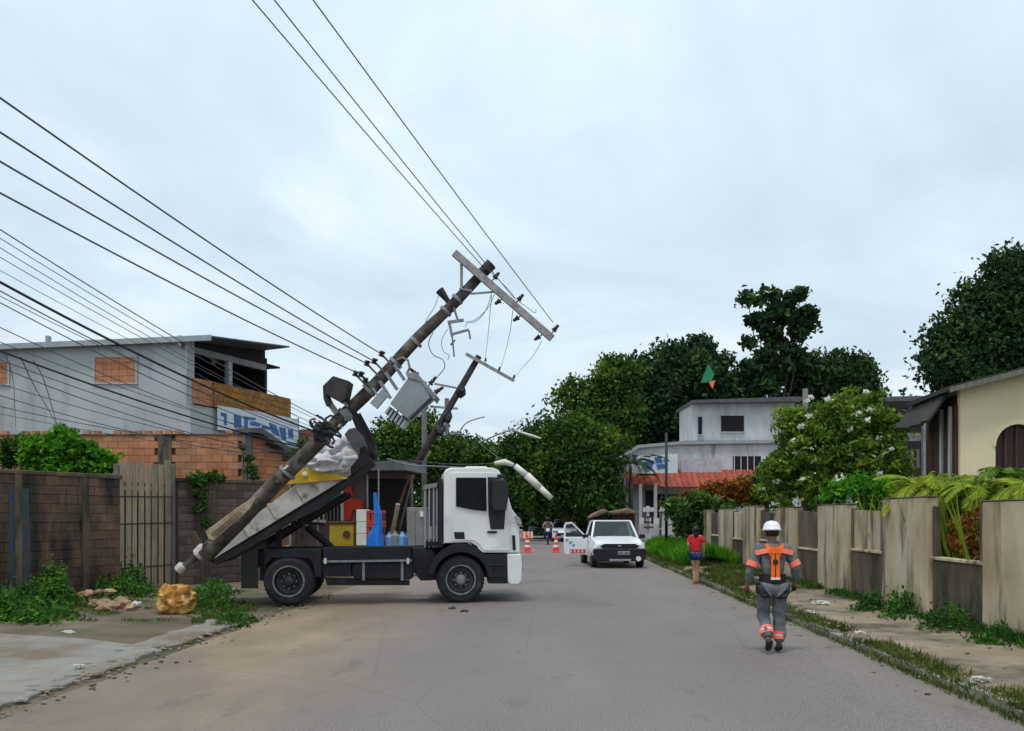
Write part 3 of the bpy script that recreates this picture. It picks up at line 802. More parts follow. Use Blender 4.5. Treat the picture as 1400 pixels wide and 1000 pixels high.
# long low brick wall beyond
plX = Plane((-11.6, 36.6), (-8.2, 36.2))
o = thing('brick_wall', 'bit of brick wall seen past the shop banner', 'wall', (-9.5, 36.3, 0))
mb = MB(); mb.slab(plX, [(395, 750), (452, 750), (452, 589), (395, 587)], .02, .2); mb.build('wall_core', K['mortar'], o)
s0, zt = plX.sz(396, 587); s1, _ = plX.sz(452, 587)
lay(o, plX, s0, s1, zt - 1.42, zt, .30, .2, .1, mat('dull red brick', (.26, .11, .075), (.17, .07, .05), 4, .9, .3, rnd=.3), -.07, 'brick')

# ------------------------------------------------------------------ shop row behind the truck
plT = Plane((-9.2, 29.5), (-2.0, 28.6))
sh = thing('roadside_shop', 'low mauve roadside shop behind the truck with teal shutter and red panels', 'shop', (-6.4, 29, 0))
def tp(pxs, t0, t1, m_, nm, par, bev=0):
    mb = MB(); mb.slab(plT, pxs, t0, t1); return mb.build(nm, m_, par, bevel=bev, seg=1)
tp([(398, 785), (562, 785), (562, 650), (540, 640), (398, 640)], .05, .25, K['mauve'], 'wall', sh)
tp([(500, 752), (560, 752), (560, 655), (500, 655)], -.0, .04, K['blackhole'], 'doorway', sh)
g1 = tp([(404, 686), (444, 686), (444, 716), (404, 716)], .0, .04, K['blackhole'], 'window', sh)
tp([(402, 711), (446, 711), (446, 716), (402, 716)], -.05, .0, K['palewhite'], 'sill', g1)
for i in range(7):
    x = 406 + i * 6; tp([(x, 686), (x + 1.6, 686), (x + 1.6, 711), (x, 711)], -.04, -.01, K['palewhite'], 'bar', g1)
tp([(449, 668), (466, 664), (466, 690), (449, 690)], -.06, .04, K['teal'], 'shutter', sh)
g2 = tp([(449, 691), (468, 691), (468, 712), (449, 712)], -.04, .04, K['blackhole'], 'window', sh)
for x in (452, 457, 462): tp([(x, 691), (x + 1.4, 691), (x + 1.4, 712), (x, 712)], -.07, -.05, K['steel'], 'bar', g2)
tp([(467, 664), (471, 662), (471, 712), (467, 712)], -.07, .04, K['palewhite'], 'trim', sh)
tp([(471, 665), (481, 662), (484, 682), (497, 685), (497, 696), (484, 697), (480, 711), (471, 711)], -.1, .04, K['redpaint'], 'red_panel', sh)
tp([(396, 636), (560, 632), (566, 645), (396, 646)], -.9, 1.6, K['roofmetal'], 'roof', sh)
for px in (446, 512):
    tp([(px, 650), (px + 2, 650), (px + 2, 752), (px, 752)], -.8, -.74, K['greypost'], 'post', sh)
plQ = Plane((-7.4, 26.6), (-2.6, 26.2))
def qp(pxs, t0, t1, m_, nm, par=None, bev=.012):
    mb = MB(); mb.slab(plQ, pxs, t0, t1); return mb.build(nm, m_, par, bevel=bev, seg=1)
fr = thing('drinks_fridge', 'mustard yellow chest cooler under the teal shutter', 'cooler', tuple(plQ.p(466, 780, .4)))
qp([(450, 717), (483, 717), (483, 778), (450, 778)], 0, .6, K['mustard'], 'body', fr, .02)
qp([(449, 713), (484, 713), (484, 716.5), (449, 716.5)], -.03, .63, K['darkwood'], 'lid', fr)
mb = MB(); mb.lathe(plQ.p(474, 731, -.025), plQ.n, [(0, .11), (.02, .11)], 20); mb.build('round_mark', K['darkwood'], fr)
for i, (y0, y1) in enumerate(((697, 713.5), (714, 729.5), (730, 746), (746.5, 762), (762.5, 778))):
    tag(qp([(487, y0), (501, y0), (501, y1), (487, y1)], .0, .36, K['palewhite'], 'white_carton'), ['topmost', 'second', 'middle', 'fourth', 'lowest'][i] + ' white carton in the stack beside the yellow cooler', 'carton', 'stacked white cartons')
    mb = None
for i, (y0, y1) in enumerate(((698, 717), (717.5, 736.5), (737, 756), (756.5, 778))):
    c_ = thing('drink_crate', ['topmost', 'second', 'third', 'lowest'][i] + ' red drink crate in the stack left of the blue tarpaulin', 'crate', tuple(plQ.p(510, y1, .2)), 'stacked red crates')
    qp([(502, y0), (523, y0), (523, y0 + 4), (502, y0 + 4)], 0, .4, K['redpaint'], 'rim', c_, .004)
    qp([(502, y1 - 5), (523, y1 - 5), (523, y1), (502, y1)], 0, .4, K['redpaint'], 'base', c_, .004)
    for x in (502, 507.5, 513, 518.5): qp([(x, y0 + 4), (x + 3.6, y0 + 4), (x + 3.6, y1 - 5), (x, y1 - 5)], 0.01, .03, K['redpaint'], 'slat', c_, 0)
    qp([(502.5, y0 + 4), (522.5, y0 + 4), (522.5, y1 - 5), (502.5, y1 - 5)], .06, .38, K['darkwood'], 'contents', c_, 0)
# hanging blue tarpaulin bunched like a closed umbrella
pc = plQ.p(522, 640, -.35)
mb = MB(); rings = []
prof = [(674, .04, 517), (690, .07, 519), (705, .09, 521), (718, .10, 521), (728, .15, 518), (738, .20, 517), (746, .21, 517)]
for py, r_, px in prof:
    c_ = plQ.p(px, py, -.35)
    rings.append([c_ + Vector((math.cos(a) * r_ * (1 + .25 * math.sin(a * 5)), math.sin(a) * r_ * .7 * (1 + .25 * math.sin(a * 5 + 1)), 0)) for a in [2 * PI * k / 24 for k in range(24)]])
mb.rings(rings)
um = mb.build('blue_tarpaulin', K['blue'], None, smooth=False); tag(um, 'bright blue tarpaulin hanging bunched from a thin pole behind the truck', 'tarpaulin')
mb = MB(); a = plQ.p(522, 640, -.35); mb.tube([Vector((a.x, a.y, 0)), a], .022, 8); o = mb.build('thin_pole', K['steel']); tag(o, 'thin pole that carries the bunched blue tarpaulin', 'pole')
cb = thing('grey_cabinet', 'grey metal cabinet standing behind the truck frame beside the cab', 'cabinet', tuple(plQ.p(570, 778, .3)))
qp([(556, 694), (580, 694), (580, 778), (556, 778)], 0, .5, K['greycab'], 'body', cb, .015)
qp([(558, 697), (567.6, 697), (567.6, 774), (558, 774)], -.02, -.003, K['greycab'], 'door', cb, .006)
qp([(568.6, 697), (578, 697), (578, 774), (568.6, 774)], -.02, -.003, K['greycab'], 'door', cb, .006)
mb = MB(); mb.box(plQ.p(577, 703, -.04), (.1, .05, .16)); mb.build('handle', K['palewhite'], cb)
wb = mat('blue water bottle plastic', (.18, .36, .62), (.12, .27, .5), 4, .25, 0)
for i, (px, y) in enumerate(((531, 728), (539, 726), (549, 727), (555, 729))):
    a = plQ.p(px, 778, .1); z = plQ.sz(px, y)[1]
    mb = MB(); mb.lathe((a.x, a.y, 0), (0, 0, 1), [(0, .10), (.02, .12), (z - .14, .12), (z - .05, .05), (z, .045)], 14)
    tag(mb.build('water_bottle', [wb, K['greycab'], wb, K['signblue']][i], None, smooth=False), ['tall pale blue bottle beside the blue tarpaulin', 'grey bottle second in the row behind the truck frame', 'pale blue bottle third in the row behind the truck frame', 'darker blue bottle next to the grey cabinet'][i], 'bottle', 'bottles in a row behind the truck')
# leaning junk timber and posts
for i, (x0, y0, x1, y1, r_) in enumerate(((530, 770, 566, 655, .05), (548, 770, 575, 650, .04), (560, 690, 548, 735, .07))):
    mb = MB(); mb.tube([plT.p(x0, y0, -.9 - .2 * i), plT.p(x1, y1, -.6 - .2 * i)], [r_, r_ * .8], 7)
    tag(mb.build('leaning_timber', [K['darkwood'], K['bark'], K['splinter']][i]), ['dark timber leaning behind the blue bottles', 'brown timber leaning nearest the grey cabinet', 'short pale split timber leaning among the darker ones'][i], 'timber', 'timbers leaning at the shop')
# ------------------------------------------------------------------ dump truck (side on, nose to the right)
YAW = R(8)
plK = Plane((-1.665, 18.1), (-1.665 + math.cos(YAW), 18.1 + math.sin(YAW)))
tr = thing('dump_truck', 'white cab dump truck standing across the road with its dusty bed raised', 'truck', (-3.2, 18.9, 0))
W = 2.25
def kp(pxs, t0, t1, m_, nm, par=None, bev=0.012, seg=2):
    mb = MB(); mb.slab(plK, pxs, t0, t1); return mb.build(nm, m_, par or tr, bevel=bev, seg=seg)
# cab shell lofted from the near door skin to the far one, a little tucked in at the top
prof = [(606.5, 744), (606.5, 650), (609, 643), (616, 640), (674, 640), (682, 643), (687, 651), (693, 672), (700, 697), (706, 705), (709.5, 712), (711, 757), (657, 757), (652, 748), (643, 742.5)]
def tuck(y): return max(0, (705 - y)) / 65 * .10
mb = MB(); rr = []
for t_, ins in ((0.0, .012), (.03, 0), (W - .03, 0), (W, .012)):
    ring = []
    for (x, y) in prof:
        cx, cy = 658, 700
        xx_ = x + (cx - x) * ins * .6; yy_ = y + (cy - y) * ins * .4
        tt = tuck(y); t2 = t_ + (tt if t_ < W / 2 else -tt)
        q, z = plK.sz(xx_, yy_)
        ring.append(plK.w(q, z, t2))
    rr.append(ring)
mb.rings(rr)
cab = mb.build('cab', K['white'], tr, bevel=.02, seg=3)
# roof marker and deflector hump
kp([(634, 640.5), (640, 636.5), (668, 636.5), (673, 640.5)], .6, 1.7, K['white'], 'roof_hatch')
# doors on both sides
for side, t0, t1 in (('near', -.022, .03), ('far', W - .03, W + .022)):
    def tucked(pxs, a, b_, m_, nm, par, bev=.006):
        sg = 1 if side == 'near' else -1
        mb = MB(); A = []; B = []
        for x, y in pxs:
            q, z = plK.sz(x, y); k_ = tuck(y) * sg
            A.append(plK.w(q, z, a + k_)); B.append(plK.w(q, z, b_ + k_))
        n_ = len(A); mb.add(A + B, [tuple(range(n_)), tuple(reversed(range(n_, 2 * n_)))] + [((k + 1) % n_, k, k + n_, (k + 1) % n_ + n_) for k in range(n_)])
        return mb.build(nm, m_, par, bevel=bev, seg=2)
    dr = tucked([(618, 741), (617, 652), (619, 647), (683, 647), (689, 668), (696, 694), (697, 754), (661, 754), (655, 745), (646, 739.5)], t0, t1, K['white'], 'door', tr, .010)
    o1 = -1 if side == 'near' else 1
    e0 = t0 if side == 'near' else t1
    def f(k): return e0 + o1 * k
    tucked([(623.5, 654), (665, 654), (665, 700), (650, 698.5), (623.5, 693.5)], f(.012), f(-.01), K['darkglass'], 'window', dr)
    tucked([(667, 653), (681, 654), (686, 668), (691.5, 690), (689, 724.5), (670.5, 724.5), (667.5, 702)], f(.014), f(-.01), K['black'], 'quarter_panel', dr)
    tucked([(620.5, 728.5), (634.5, 728.5), (635.5, 738), (622, 738)], f(.008), f(-.01), K['black'], 'vent', dr, .002)
    tucked([(666, 727), (679, 727), (679, 730), (666, 730)], f(.03), f(.0), K['black'], 'handle', dr, .004)
    # mirrors on an arm
    mr_ = tucked([(671, 657), (689, 657), (693, 664), (693, 684), (690, 700), (674, 700), (670, 690)], f(.30), f(.13), K['black'], 'mirror', tr, .03)
    tucked([(680, 650), (690, 650), (690, 655), (680, 655)], f(.25), f(-.0), K['black'], 'arm', mr_)
    # step well and side skirt
    kp([(659, 759), (693, 759), (694, 799), (668, 799), (664, 775)], t0 + .01 if side == 'near' else W - .35, .35 if side == 'near' else t1 - .01, K['black'], 'step_box')
    for y in (773, 788):
        kp([(668, y), (692, y), (692, y + 2), (668, y + 2)], f(.03), f(-.02), K['chassis'], 'step')
    # front wheel arch
    mb = MB(); q0, z0 = plK.sz(630, 793)
    A = []; B = []
    for k in range(17):
        a = PI * (k / 16) * .94 + .02
        for lst, r_ in ((A, .66), (B, .54)):
            lst.append((q0 + r_ * math.cos(a), z0 + r_ * math.sin(a) * (1.07 if lst is A else .98)))
    poly = A + B[::-1]
    ta, tb = (-.03, .55) if side == 'near' else (W - .55, W + .03)
    mb.prism([plK.w(q, z, ta) for q, z in poly], plK.n * (tb - ta)); mb.build('wheel_arch', K['black'], tr, bevel=.012, seg=1)
# lower front: bumper, grille, lamps, windscreen on the nose
kp([(693, 758), (712.5, 758), (714.5, 770), (713.5, 796), (709, 801), (697, 801), (693.5, 796)], -.01, W + .01, K['white'], 'bumper', bev=.04, seg=3)
def nose(px, y0, y1, ta, tb, m_, nm, off, par=None, bev=.006):
    qa, za = plK.sz(px[0], y0); qb, zb = plK.sz(px[1], y1)
    dd = Vector((plK.d.x, plK.d.y, 0))
    mb = MB(); mb.prism([plK.w(qa, za, ta), plK.w(qa, za, tb), plK.w(qb, zb, tb), plK.w(qb, zb, ta)], dd * off)
    return mb.build(nm, m_, par or tr, bevel=bev, seg=1)
nose((688, 704.5), 652, 702, .16, W - .16, K['darkglass'], 'windscreen', .014)
nose((710.2, 711.4), 712, 742, .35, W - .35, K['black'], 'grille', .015)
for k in range(4): nose((710.6 + .25 * k, 710.9 + .25 * k), 716 + 7 * k, 718 + 7 * k, .38, W - .38, K['steel'], 'grille_bar', .03)
for ta in (.06, W - .5): nose((713.6, 714.2), 764, 782, ta, ta + .42, K['hub'], 'headlight', .02)
nose((713.5, 713.6), 786, 795, .8, W - .8, K['black'], 'number_plate', .012)
kp([(704, 706), (709, 708), (713, 716), (712, 720), (706, 716)], -.1, .03, K['fascia'], 'corner_deflector')
kp([(700, 733), (704, 733), (705, 753), (701, 753)], -.027, .01, K['black'], 'side_slot', bev=.002)
# cabin back wall pieces: black stack, rack tubes
kp([(599.5, 655), (605.5, 655), (605.5, 750), (599.5, 750)], .05, W - .05, K['black'], 'cab_back_panel')
rack = kp([(579, 664), (598, 661), (598, 667), (579, 670)], .1, W - .1, K['greycab'], 'headboard_rack', bev=.004)
for x in (580, 586, 592, 596.4):
    kp([(x, 668), (x + 2.1, 668), (x + 2.1, 750), (x, 750)], .12, .19, K['fascia'], 'upright', rack, .003)
    kp([(x, 668), (x + 2.1, 668), (x + 2.1, 750), (x, 750)], W - .3, W - .23, K['fascia'], 'upright', rack, .003)
kp([(582, 742), (599, 742), (599, 748), (582, 748)], .1, W - .1, K['chassis'], 'rack_foot', bev=.004)
# frame rails, tanks and boxes
for t_ in (.62, 1.5):
    kp([(345, 752), (612, 750), (705, 760), (705, 778), (612, 772), (345, 778)], t_, t_ + .09, K['chassis'], 'frame_rail', bev=.004)
for x in (375, 450, 520, 580):
    kp([(x, 756), (x + 8, 756), (x + 8, 772), (x, 772)], .70, 1.52, K['chassis'], 'cross_member', bev=0)
kp([(361, 752), (439, 751), (439, 790), (431, 790), (427, 770), (420, 764), (372, 764), (364, 772), (361, 780)], .02, .10, K['chassis'], 'rear_mudguard', bev=.01)
kp([(441, 750), (562, 748), (562, 768), (441, 770)], .04, .5, K['chassis'], 'side_box', bev=.015)
kp([(441, 771), (480, 771), (480, 790), (441, 790)], .08, .55, K['chassis'], 'tool_box', bev=.02)
tank = kp([(483, 771), (562, 770), (566, 778), (566, 790), (560, 794), (486, 794), (481, 788), (481, 776)], .06, .56, K['chassis'], 'fuel_tank', bev=.04, seg=3)
for x in (495, 548): kp([(x, 769), (x + 3.5, 769), (x + 3.5, 795), (x, 795)], .045, .06, K['steel'], 'strap', tank, .002)
kp([(443, 791), (560, 795), (560, 802), (446, 802)], .12, .2, K['chassis'], 'guard_rail', bev=.004)
kp([(441, 767.5), (563, 766), (563, 769), (441, 770.5)], .0, .04, K['steel'], 'guard_rail', bev=.003)
kp([(563, 750), (592, 752), (600, 775), (596, 795), (575, 796), (563, 780)], .15, .8, K['chassis'], 'battery_box', bev=.02)
for px in (443, 556): kp([(px, 764), (px + 3.5, 764), (px + 3.5, 772), (px, 772)], -.015, .0, K['palewhite'], 'marker', bev=.002)
kp([(329, 745), (352, 745), (352, 806), (329, 806)], .05, .08, K['black'], 'mud_flap', bev=.003)
kp([(329, 745), (352, 745), (352, 806), (329, 806)], W - .08, W - .05, K['black'], 'mud_flap', bev=.003)
kp([(325, 742), (362, 742), (362, 752), (325, 752)], .04, W - .04, K['chassis'], 'tail_beam', bev=.006)
kp([(341, 752), (361, 752), (361, 776), (341, 780)], .2, .7, K['chassis'], 'hinge_box', bev=.01)
# wheels
def wheel(q, z, t0, wd, r_, deep, flip=1):
    c = plK.w(q, z, t0); ax = plK.n * flip
    mb = MB(); mb.lathe(c, ax, [(0.02, r_ * .60), (0.0, r_ * .66), (.0, r_ * .86), (.025, r_ * .95), (.06, r_), (wd - .06, r_), (wd - .025, r_ * .95), (wd, r_ * .86), (wd, r_ * .6), (.02, r_ * .60)], 40, False)
    tw = mb.build('tyre', K['rubber'], tr, smooth=False, bevel=0)
    for k in range(0): pass
    mb = MB(); mb.lathe(c, ax, [(.012, r_ * .64), (.010, r_ * .60), (deep * .5, r_ * .57), (deep, r_ * .52), (deep + .02, r_ * .34), (deep - .03, r_ * .3), (deep - .03, .01)], 32, False); rm_ = mb.build('rim', K['rim'], tw)
    mb = MB(); mb.lathe(c, ax, [(.012, r_ * .575), (-.006, r_ * .59), (-.008, r_ * .64), (.004, r_ * .655)], 36, False); mb.build('rim_lip', K['hub'], tw)
    mb = MB(); mb.lathe(c, ax, [(deep + .03, r_ * .24), (deep - .09, r_ * .22), (deep - .12, r_ * .16), (deep - .13, .01)], 18); mb.build('hub', K['hub'] if deep < .1 else K['rim'], tw)
    mb = MB(); u = plK.d
    for k in range(8):
        a = 2 * PI * k / 8; p_ = c + ax * (deep - .03) + (u * math.cos(a) + Vector((0, 0, 1)) * math.sin(a)) * r_ * .30
        mb.lathe(p_, -ax, [(0, .018), (.035, .016)], 6)
    mb.build('wheel_nuts', K['hub'], tw)
    # tread grooves round the shoulder
    mb = MB()
    for k in range(36):
        a = 2 * PI * k / 36; p_ = c + ax * wd / 2 + (u * math.cos(a) + Vector((0, 0, 1)) * math.sin(a)) * (r_ - .001)
        m3_ = Matrix((u * math.cos(a + PI / 2) + Vector((0, 0, 1)) * math.sin(a + PI / 2), ax, u * math.cos(a) + Vector((0, 0, 1)) * math.sin(a))).transposed()
        mb.box(p_, (r_ * .11, wd - .10, .02), m3_)
    mb.build('tread', K['rubber'], tw)
qf, zf_ = plK.sz(630, 793); qr_, zr_ = plK.sz(394.5, 799.5)
RW = .465
for t0, fl in ((.0, 1), (W, -1)):
    wheel(qf, RW, t0, .27, RW, .06, fl)
    wheel(qr_, RW, t0 + fl * .0, .26, RW + .005, .15, fl)
    wheel(qr_, RW, t0 + fl * .31, .26, RW + .005, .15, fl)
for q in (qf, qr_):
    mb = MB(); mb.tube([plK.w(q, RW, .2), plK.w(q, RW, W - .2)], .07, 10); mb.lathe(plK.w(q, RW, W / 2 - .2), plK.n, [(0, .08), (.08, .17), (.3, .17), (.4, .08)], 14); mb.build('axle', K['chassis'], tr)
# lift: subframe, hydraulic ram and stay
kp([(347, 748), (352, 742), (470, 672), (474, 678), (362, 746)], .55, .68, K['chassis'], 'subframe_arm', bev=.005)
kp([(347, 748), (352, 742), (470, 672), (474, 678), (362, 746)], 1.5, 1.63, K['chassis'], 'subframe_arm', bev=.005)
mb = MB(); mb.tube([plK.p(447, 752, .95), plK.p(412, 722, .95)], .075, 12); ram = mb.build('lift_ram', K['chassis'], tr)
mb = MB(); mb.tube([plK.p(414, 724, .95), plK.p(397, 708, .95)], .045, 12); mb.build('piston', K['hub'], ram)
kp([(371, 752), (375, 716), (381, 714), (380, 752)], .4, .5, K['chassis'], 'stay', bev=.004)
kp([(380, 712), (440, 716), (440, 720), (380, 716)], .5, .58, K['chassis'], 'stay', bev=.004)
# raised bed
BT0, BT1 = -.06, 1.75
bedo = kp([(292, 766), (478, 652), (508, 632), (498, 612), (472, 620), (440, 637), (300, 744), (286, 752)], BT0, BT0 + .06, K['bed'], 'bed_side', bev=.008)
kp([(292, 766), (478, 652), (508, 632), (498, 612), (472, 620), (440, 637), (300, 744), (286, 752)], BT1 - .06, BT1, K['bed'], 'bed_side', bev=.008)
kp([(296, 757), (478, 646), (506, 626), (509, 631), (480, 654), (440, 682), (352, 733), (297, 772)], BT0 + .062, BT1 - .062, K['chassis'], 'bed_floor', bev=.004)
# lower rail with its uneven worn edge, thicker at the front
kp([(293, 767), (340, 741), (400, 705), (440, 681), (477, 656), (479, 661), (440, 696), (400, 715), (340, 752), (298, 774)], BT0 - .05, BT0 - .002, K['chassis'], 'bottom_rail', bev=.006)
kp([(284, 752), (300, 744), (306, 750), (290, 771), (286, 768)], BT0 + .06, BT1 - .06, K['chassis'], 'tailgate', bev=.01)
for (x, y) in ((340, 735), (378, 711), (416, 688)):
    kp([(x, y), (x + 3, y - 2), (x - 9, y - 22), (x - 12, y - 20)], BT0 - .03, BT0 - .002, K['bed'], 'side_rib', bev=.004)
kp([(480, 651), (509, 632), (500, 610), (492, 614), (490, 628), (480, 640)], BT0 - .03, BT0 - .002, K['chassis'], 'front_side_plate', bev=.008)
yl = kp([(392, 664), (411, 640), (470, 653), (477, 656), (440, 659.5)], BT0 - .075, BT0 - .052, K['yellow'], 'yellow_plate', bev=.004)
mb = MB(); mb.lathe(plK.p(418, 650, BT0 - .078), -plK.n, [(0, .055), (.02, .05), (.03, .02)], 14); mb.build('round_reflector', K['palewhite'], yl)
# head of the bed: grey cheek plate, headboard and cab guard
kp([(471, 596), (477, 588), (486, 586), (497, 598), (503, 612), (503, 624), (492, 628), (484, 614)], BT0 - .03, BT0 + .35, K['roofmetal'], 'cheek_plate', bev=.02)
kp([(480, 570), (487, 564), (492, 569), (513, 610), (511, 620), (503, 622), (494, 606)], BT0 - .02, BT1, K['chassis'], 'headboard', bev=.01)
kp([(490, 568), (493, 566), (515, 607), (512, 610)], BT0 - .04, BT0 - .02, K['black'], 'edge_strip', bev=.002)
mb = MB(); 
for k_ in range(3): mb.blob(plK.p((464, 446, 482)[k_], (583, 607, 585)[k_], .1), (.07, .06, .06), k_, .2, 1)
mb.build('lashing_hook', K['palewhite'], tr) if False else None
# load in the bed: dusty tarpaulin bundle
load = MB()
for i, (px, py, rx, rz_, t_) in enumerate(((458, 618, .42, .27, .55), (444, 634, .36, .20, .30), (428, 640, .28, .18, .55), (470, 630, .33, .25, .45), (452, 610, .33, .2, 1.2), (440, 648, .4, .16, .9))):
    load.blob(plK.p(px, py, t_ - .25), (rx, .33, rz_), i + 3, .55, 4, 2.2)
o = load.build('tarpaulin_bundle', K['sack'], smooth=True); tag(o, 'crumpled pale tarpaulin bundle on the front of the raised truck bed', 'tarpaulin')

tr.location.z = .012
# ------------------------------------------------------------------ the leaning utility pole
PY_ = 16.95
def pp(px, py, dy=0.0): return P(px, py, PY_ + dy)
pole = thing('leaning_power_pole', 'thick weathered power pole leaning over the raised truck bed, pale crossarm on top', 'power pole', tuple(pp(262, 768)))
mb = MB(); a, b_ = pp(279, 760), pp(667, 366)
pts = []; rad = []
for k in range(26):
    t_ = k / 25; p_ = a.lerp(b_, t_); p_ = p_ + Vector((noise.noise(Vector((t_ * 6, 0, 0))) * .035, 0, noise.noise(Vector((t_ * 6, 5, 0))) * .035 - .06 * math.sin(PI * t_) * .6))
    pts.append(p_); rad.append((.165 - .075 * t_) * (1 + .10 * noise.noise(Vector((t_ * 22, 9, 0)))))
mb.tube(pts, rad, 14); mb.build('shaft', K['pole'], pole, smooth=True)
mb = MB(); mb.tube([pp(244, 781), pp(262, 766), pp(282, 748)], [.055, .06, .09], 8); mb.build('core_stub', K['pole'], pole)
for (px, py, r_, s_) in ((247, 777, .095, 1), (276, 755, .135, 5)):
    mb = MB(); d_ = (b_ - a).normalized(); c_ = pp(px, py)
    mb.lathe(c_ - d_ * r_ * .9, d_, [(0, r_ * .7), (r_ * .25, r_), (r_ * 1.5, r_ * 1.02), (r_ * 1.8, r_ * .75)], 9)
    mb.build('butt_collar', K['bed'], pole, bevel=.01, seg=1)
mb = MB(); mb.prism([pp(280, 727, -.16), pp(300, 712, -.16), pp(330, 690, -.16), pp(352, 678, -.16), pp(342, 696, -.16), pp(318, 718, -.16), pp(292, 740, -.16), pp(285, 738, -.16)], (0, .16, 0)); mb.build('split_plank', K['splinter'], pole, bevel=.02, seg=2)
mb = MB(); mb.prism([pp(288, 730, -.18), pp(326, 699, -.18), pp(331, 701, -.18), pp(295, 733, -.18)], (0, .03, 0)); mb.build('split_plank', K['rust'], pole)
mb = MB(); mb.bar(pp(262, 728, .02), pp(277, 754, .02), .09, .12); mb.build('broken_brace', K['darkwood'], pole, bevel=.01, seg=1)
# bands
for (px, py) in ((391, 642), (441, 592), (470, 560), (503, 527), (540, 490), (568, 462), (609, 424), (625, 408)):
    t_ = (px - 276) / (667 - 276); c_ = a.lerp(b_, t_); c_.z -= .06 * math.sin(PI * t_) * .6; d_ = (b_ - a).normalized(); r_ = .19 - .085 * t_
    mb = MB(); mb.lathe(c_ - d_ * .03, d_, [(0, r_ * .8), (.0, r_ + .008), (.06, r_ + .008), (.06, r_ * .8)], 14); mb.build('clamp_band', K['steel'], pole)
mb = MB(); mb.box(pp(391, 639, -.18), (.10, .02, .035), rt('Y', -40)); mb.build('number_tag', K['palewhite'], pole)
# crossarm
A1, A2 = pp(621, 346, -.12), pp(755, 463, -.12)
mb = MB(); mb.bar(A1, A2, .095, .135); xa = mb.build('crossarm', K['arm'], pole, bevel=.008, seg=1)
mb = MB(); mb.bar(pp(631, 354, -.1), pp(631, 393, -.1), .05, .03); mb.bar(pp(628, 395, -.1), pp(645, 398, -.1), .05, .03); mb.build('brace', K['steel'], pole)
mb = MB(); mb.bar(pp(643, 402, -.1), pp(680, 399, -.1), .04, .03); mb.build('brace', K['steel'], pole)
def insul(mb, base, d, r_=.05, h=.2):
    d = Vector(d).normalized(); base = Vector(base)
    mb.lathe(base, d, [(0, .012), (h * .3, .012), (h * .3, r_), (h * .42, r_ * 1.05), (h * .5, r_ * .6), (h * .6, r_ * .85), (h * .72, r_ * .55), (h * .85, r_ * .65), (h, r_ * .4)], 12)
blk = mat('dark porcelain', (.035, .02, .015), (.02, .012, .01), 5, .25, 0)
up_ = Vector((.64, 0, .77)); dn_ = -up_
for (px, py) in ((661, 374), (673, 384), (706, 414), (754, 456)):
    mb = MB(); insul(mb, pp(px, py, -.12), up_); mb.build('insulator', blk, pole)
for (px, py) in ((687, 409), (712, 432), (741, 458)):
    mb = MB(); insul(mb, pp(px, py, -.12), dn_ + Vector((-.5, 0, 0)), .05, .17); mb.build('insulator', blk, pole)
mb = MB(); mb.tube([pp(655, 378, -.05), pp(672, 361, -.05)], [.1, .11], 10); mb.build('pole_cap', K['cable'], pole)
# stub on the upper left side
mb = MB(); mb.tube([pp(621, 425), pp(611, 410), pp(601, 397)], [.045, .05, .085], 8); mb.build('stub_bracket', K['cable'], pole)
# fuse cutouts
fc = MB(); fc.bar(pp(612, 441, -.05), pp(634, 438, -.05), .06, .05); fc.bar(pp(616, 458, -.05), pp(641, 451, -.05), .05, .04); fc.bar(pp(614, 440, -.05), pp(618, 460, -.05), .05, .04)
fc.tube([pp(618, 458, -.05), pp(621, 488, -.05)], .018, 6); fc.tube([pp(622, 465, -.05), pp(616, 472, -.05)], .02, 6); fc.tube([pp(620, 420, -.05), pp(626, 438, -.05)], .025, 6); fc.tube([pp(641, 452, -.05), pp(643, 464, -.05)], .02, 6)
fc.build('fuse_cutout', K['steel'], pole)
# transformer with radiators, bushings and bracket
tx = thing('transformer', 'grey box transformer hanging tilted from the leaning pole', 'transformer', tuple(pp(561, 545)))
mb = MB(); mb.prism([pp(559, 515, -.25), pp(577, 518, -.25), pp(589, 544, -.25), pp(557, 573, -.25), pp(533, 552, -.25)], (0, .5, 0)); mb.build('tank', K['tankgrey'], tx, bevel=.015)
for k in range(6):
    t_ = k / 5; x0, y0 = 532 + 21 * t_, 555 + 18.5 * t_
    mb = MB(); mb.prism([pp(x0, y0, -.2), pp(x0 + 2.2, y0 + 2, -.2), pp(x0 - 4, y0 + 12, -.2), pp(x0 - 6.5, y0 + 10, -.2)], (0, .4, 0)); mb.build('radiator_fin', K['fascia'], tx)
mb = MB(); mb.prism([pp(554, 509, -.27), pp(570, 510, -.27), pp(597, 541, -.27), pp(593, 548, -.27), pp(575, 522, -.27), pp(557, 517, -.27)], (0, .54, 0)); mb.build('lid', K['steel'], tx, bevel=.008, seg=1)
for (x0, y0, x1, y1) in ((584, 530, 595, 517), (590, 540, 601, 533), (575, 517, 566, 509)):
    mb = MB(); insul(mb, pp(x0, y0, -.1), pp(x1, y1, -.1) - pp(x0, y0, -.1), .05, .26); mb.build('bushing', blk, tx)
mb = MB(); mb.bar(pp(589, 546, -.28), pp(561, 574, -.28), .03, .05); mb.build('edge_rail', K['cable'], tx)
for (x0, y0, x1, y1, w_) in ((527, 509, 543, 533, .05), (519, 521, 534, 545, .05), (539, 499, 553, 520, .04)):
    mb = MB(); mb.bar(pp(x0, y0, -.12), pp(x1, y1, -.12), w_, .06); mb.build('bracket', K['steel'], tx)
mb = MB(); mb.box(pp(519, 546, -.1), (.16, .1, .34), rt('Y', 40)); mb.bar(pp(508, 528, -.1), pp(519, 545, -.1), .03, .03); mb.build('capacitor', K['fascia'], tx)
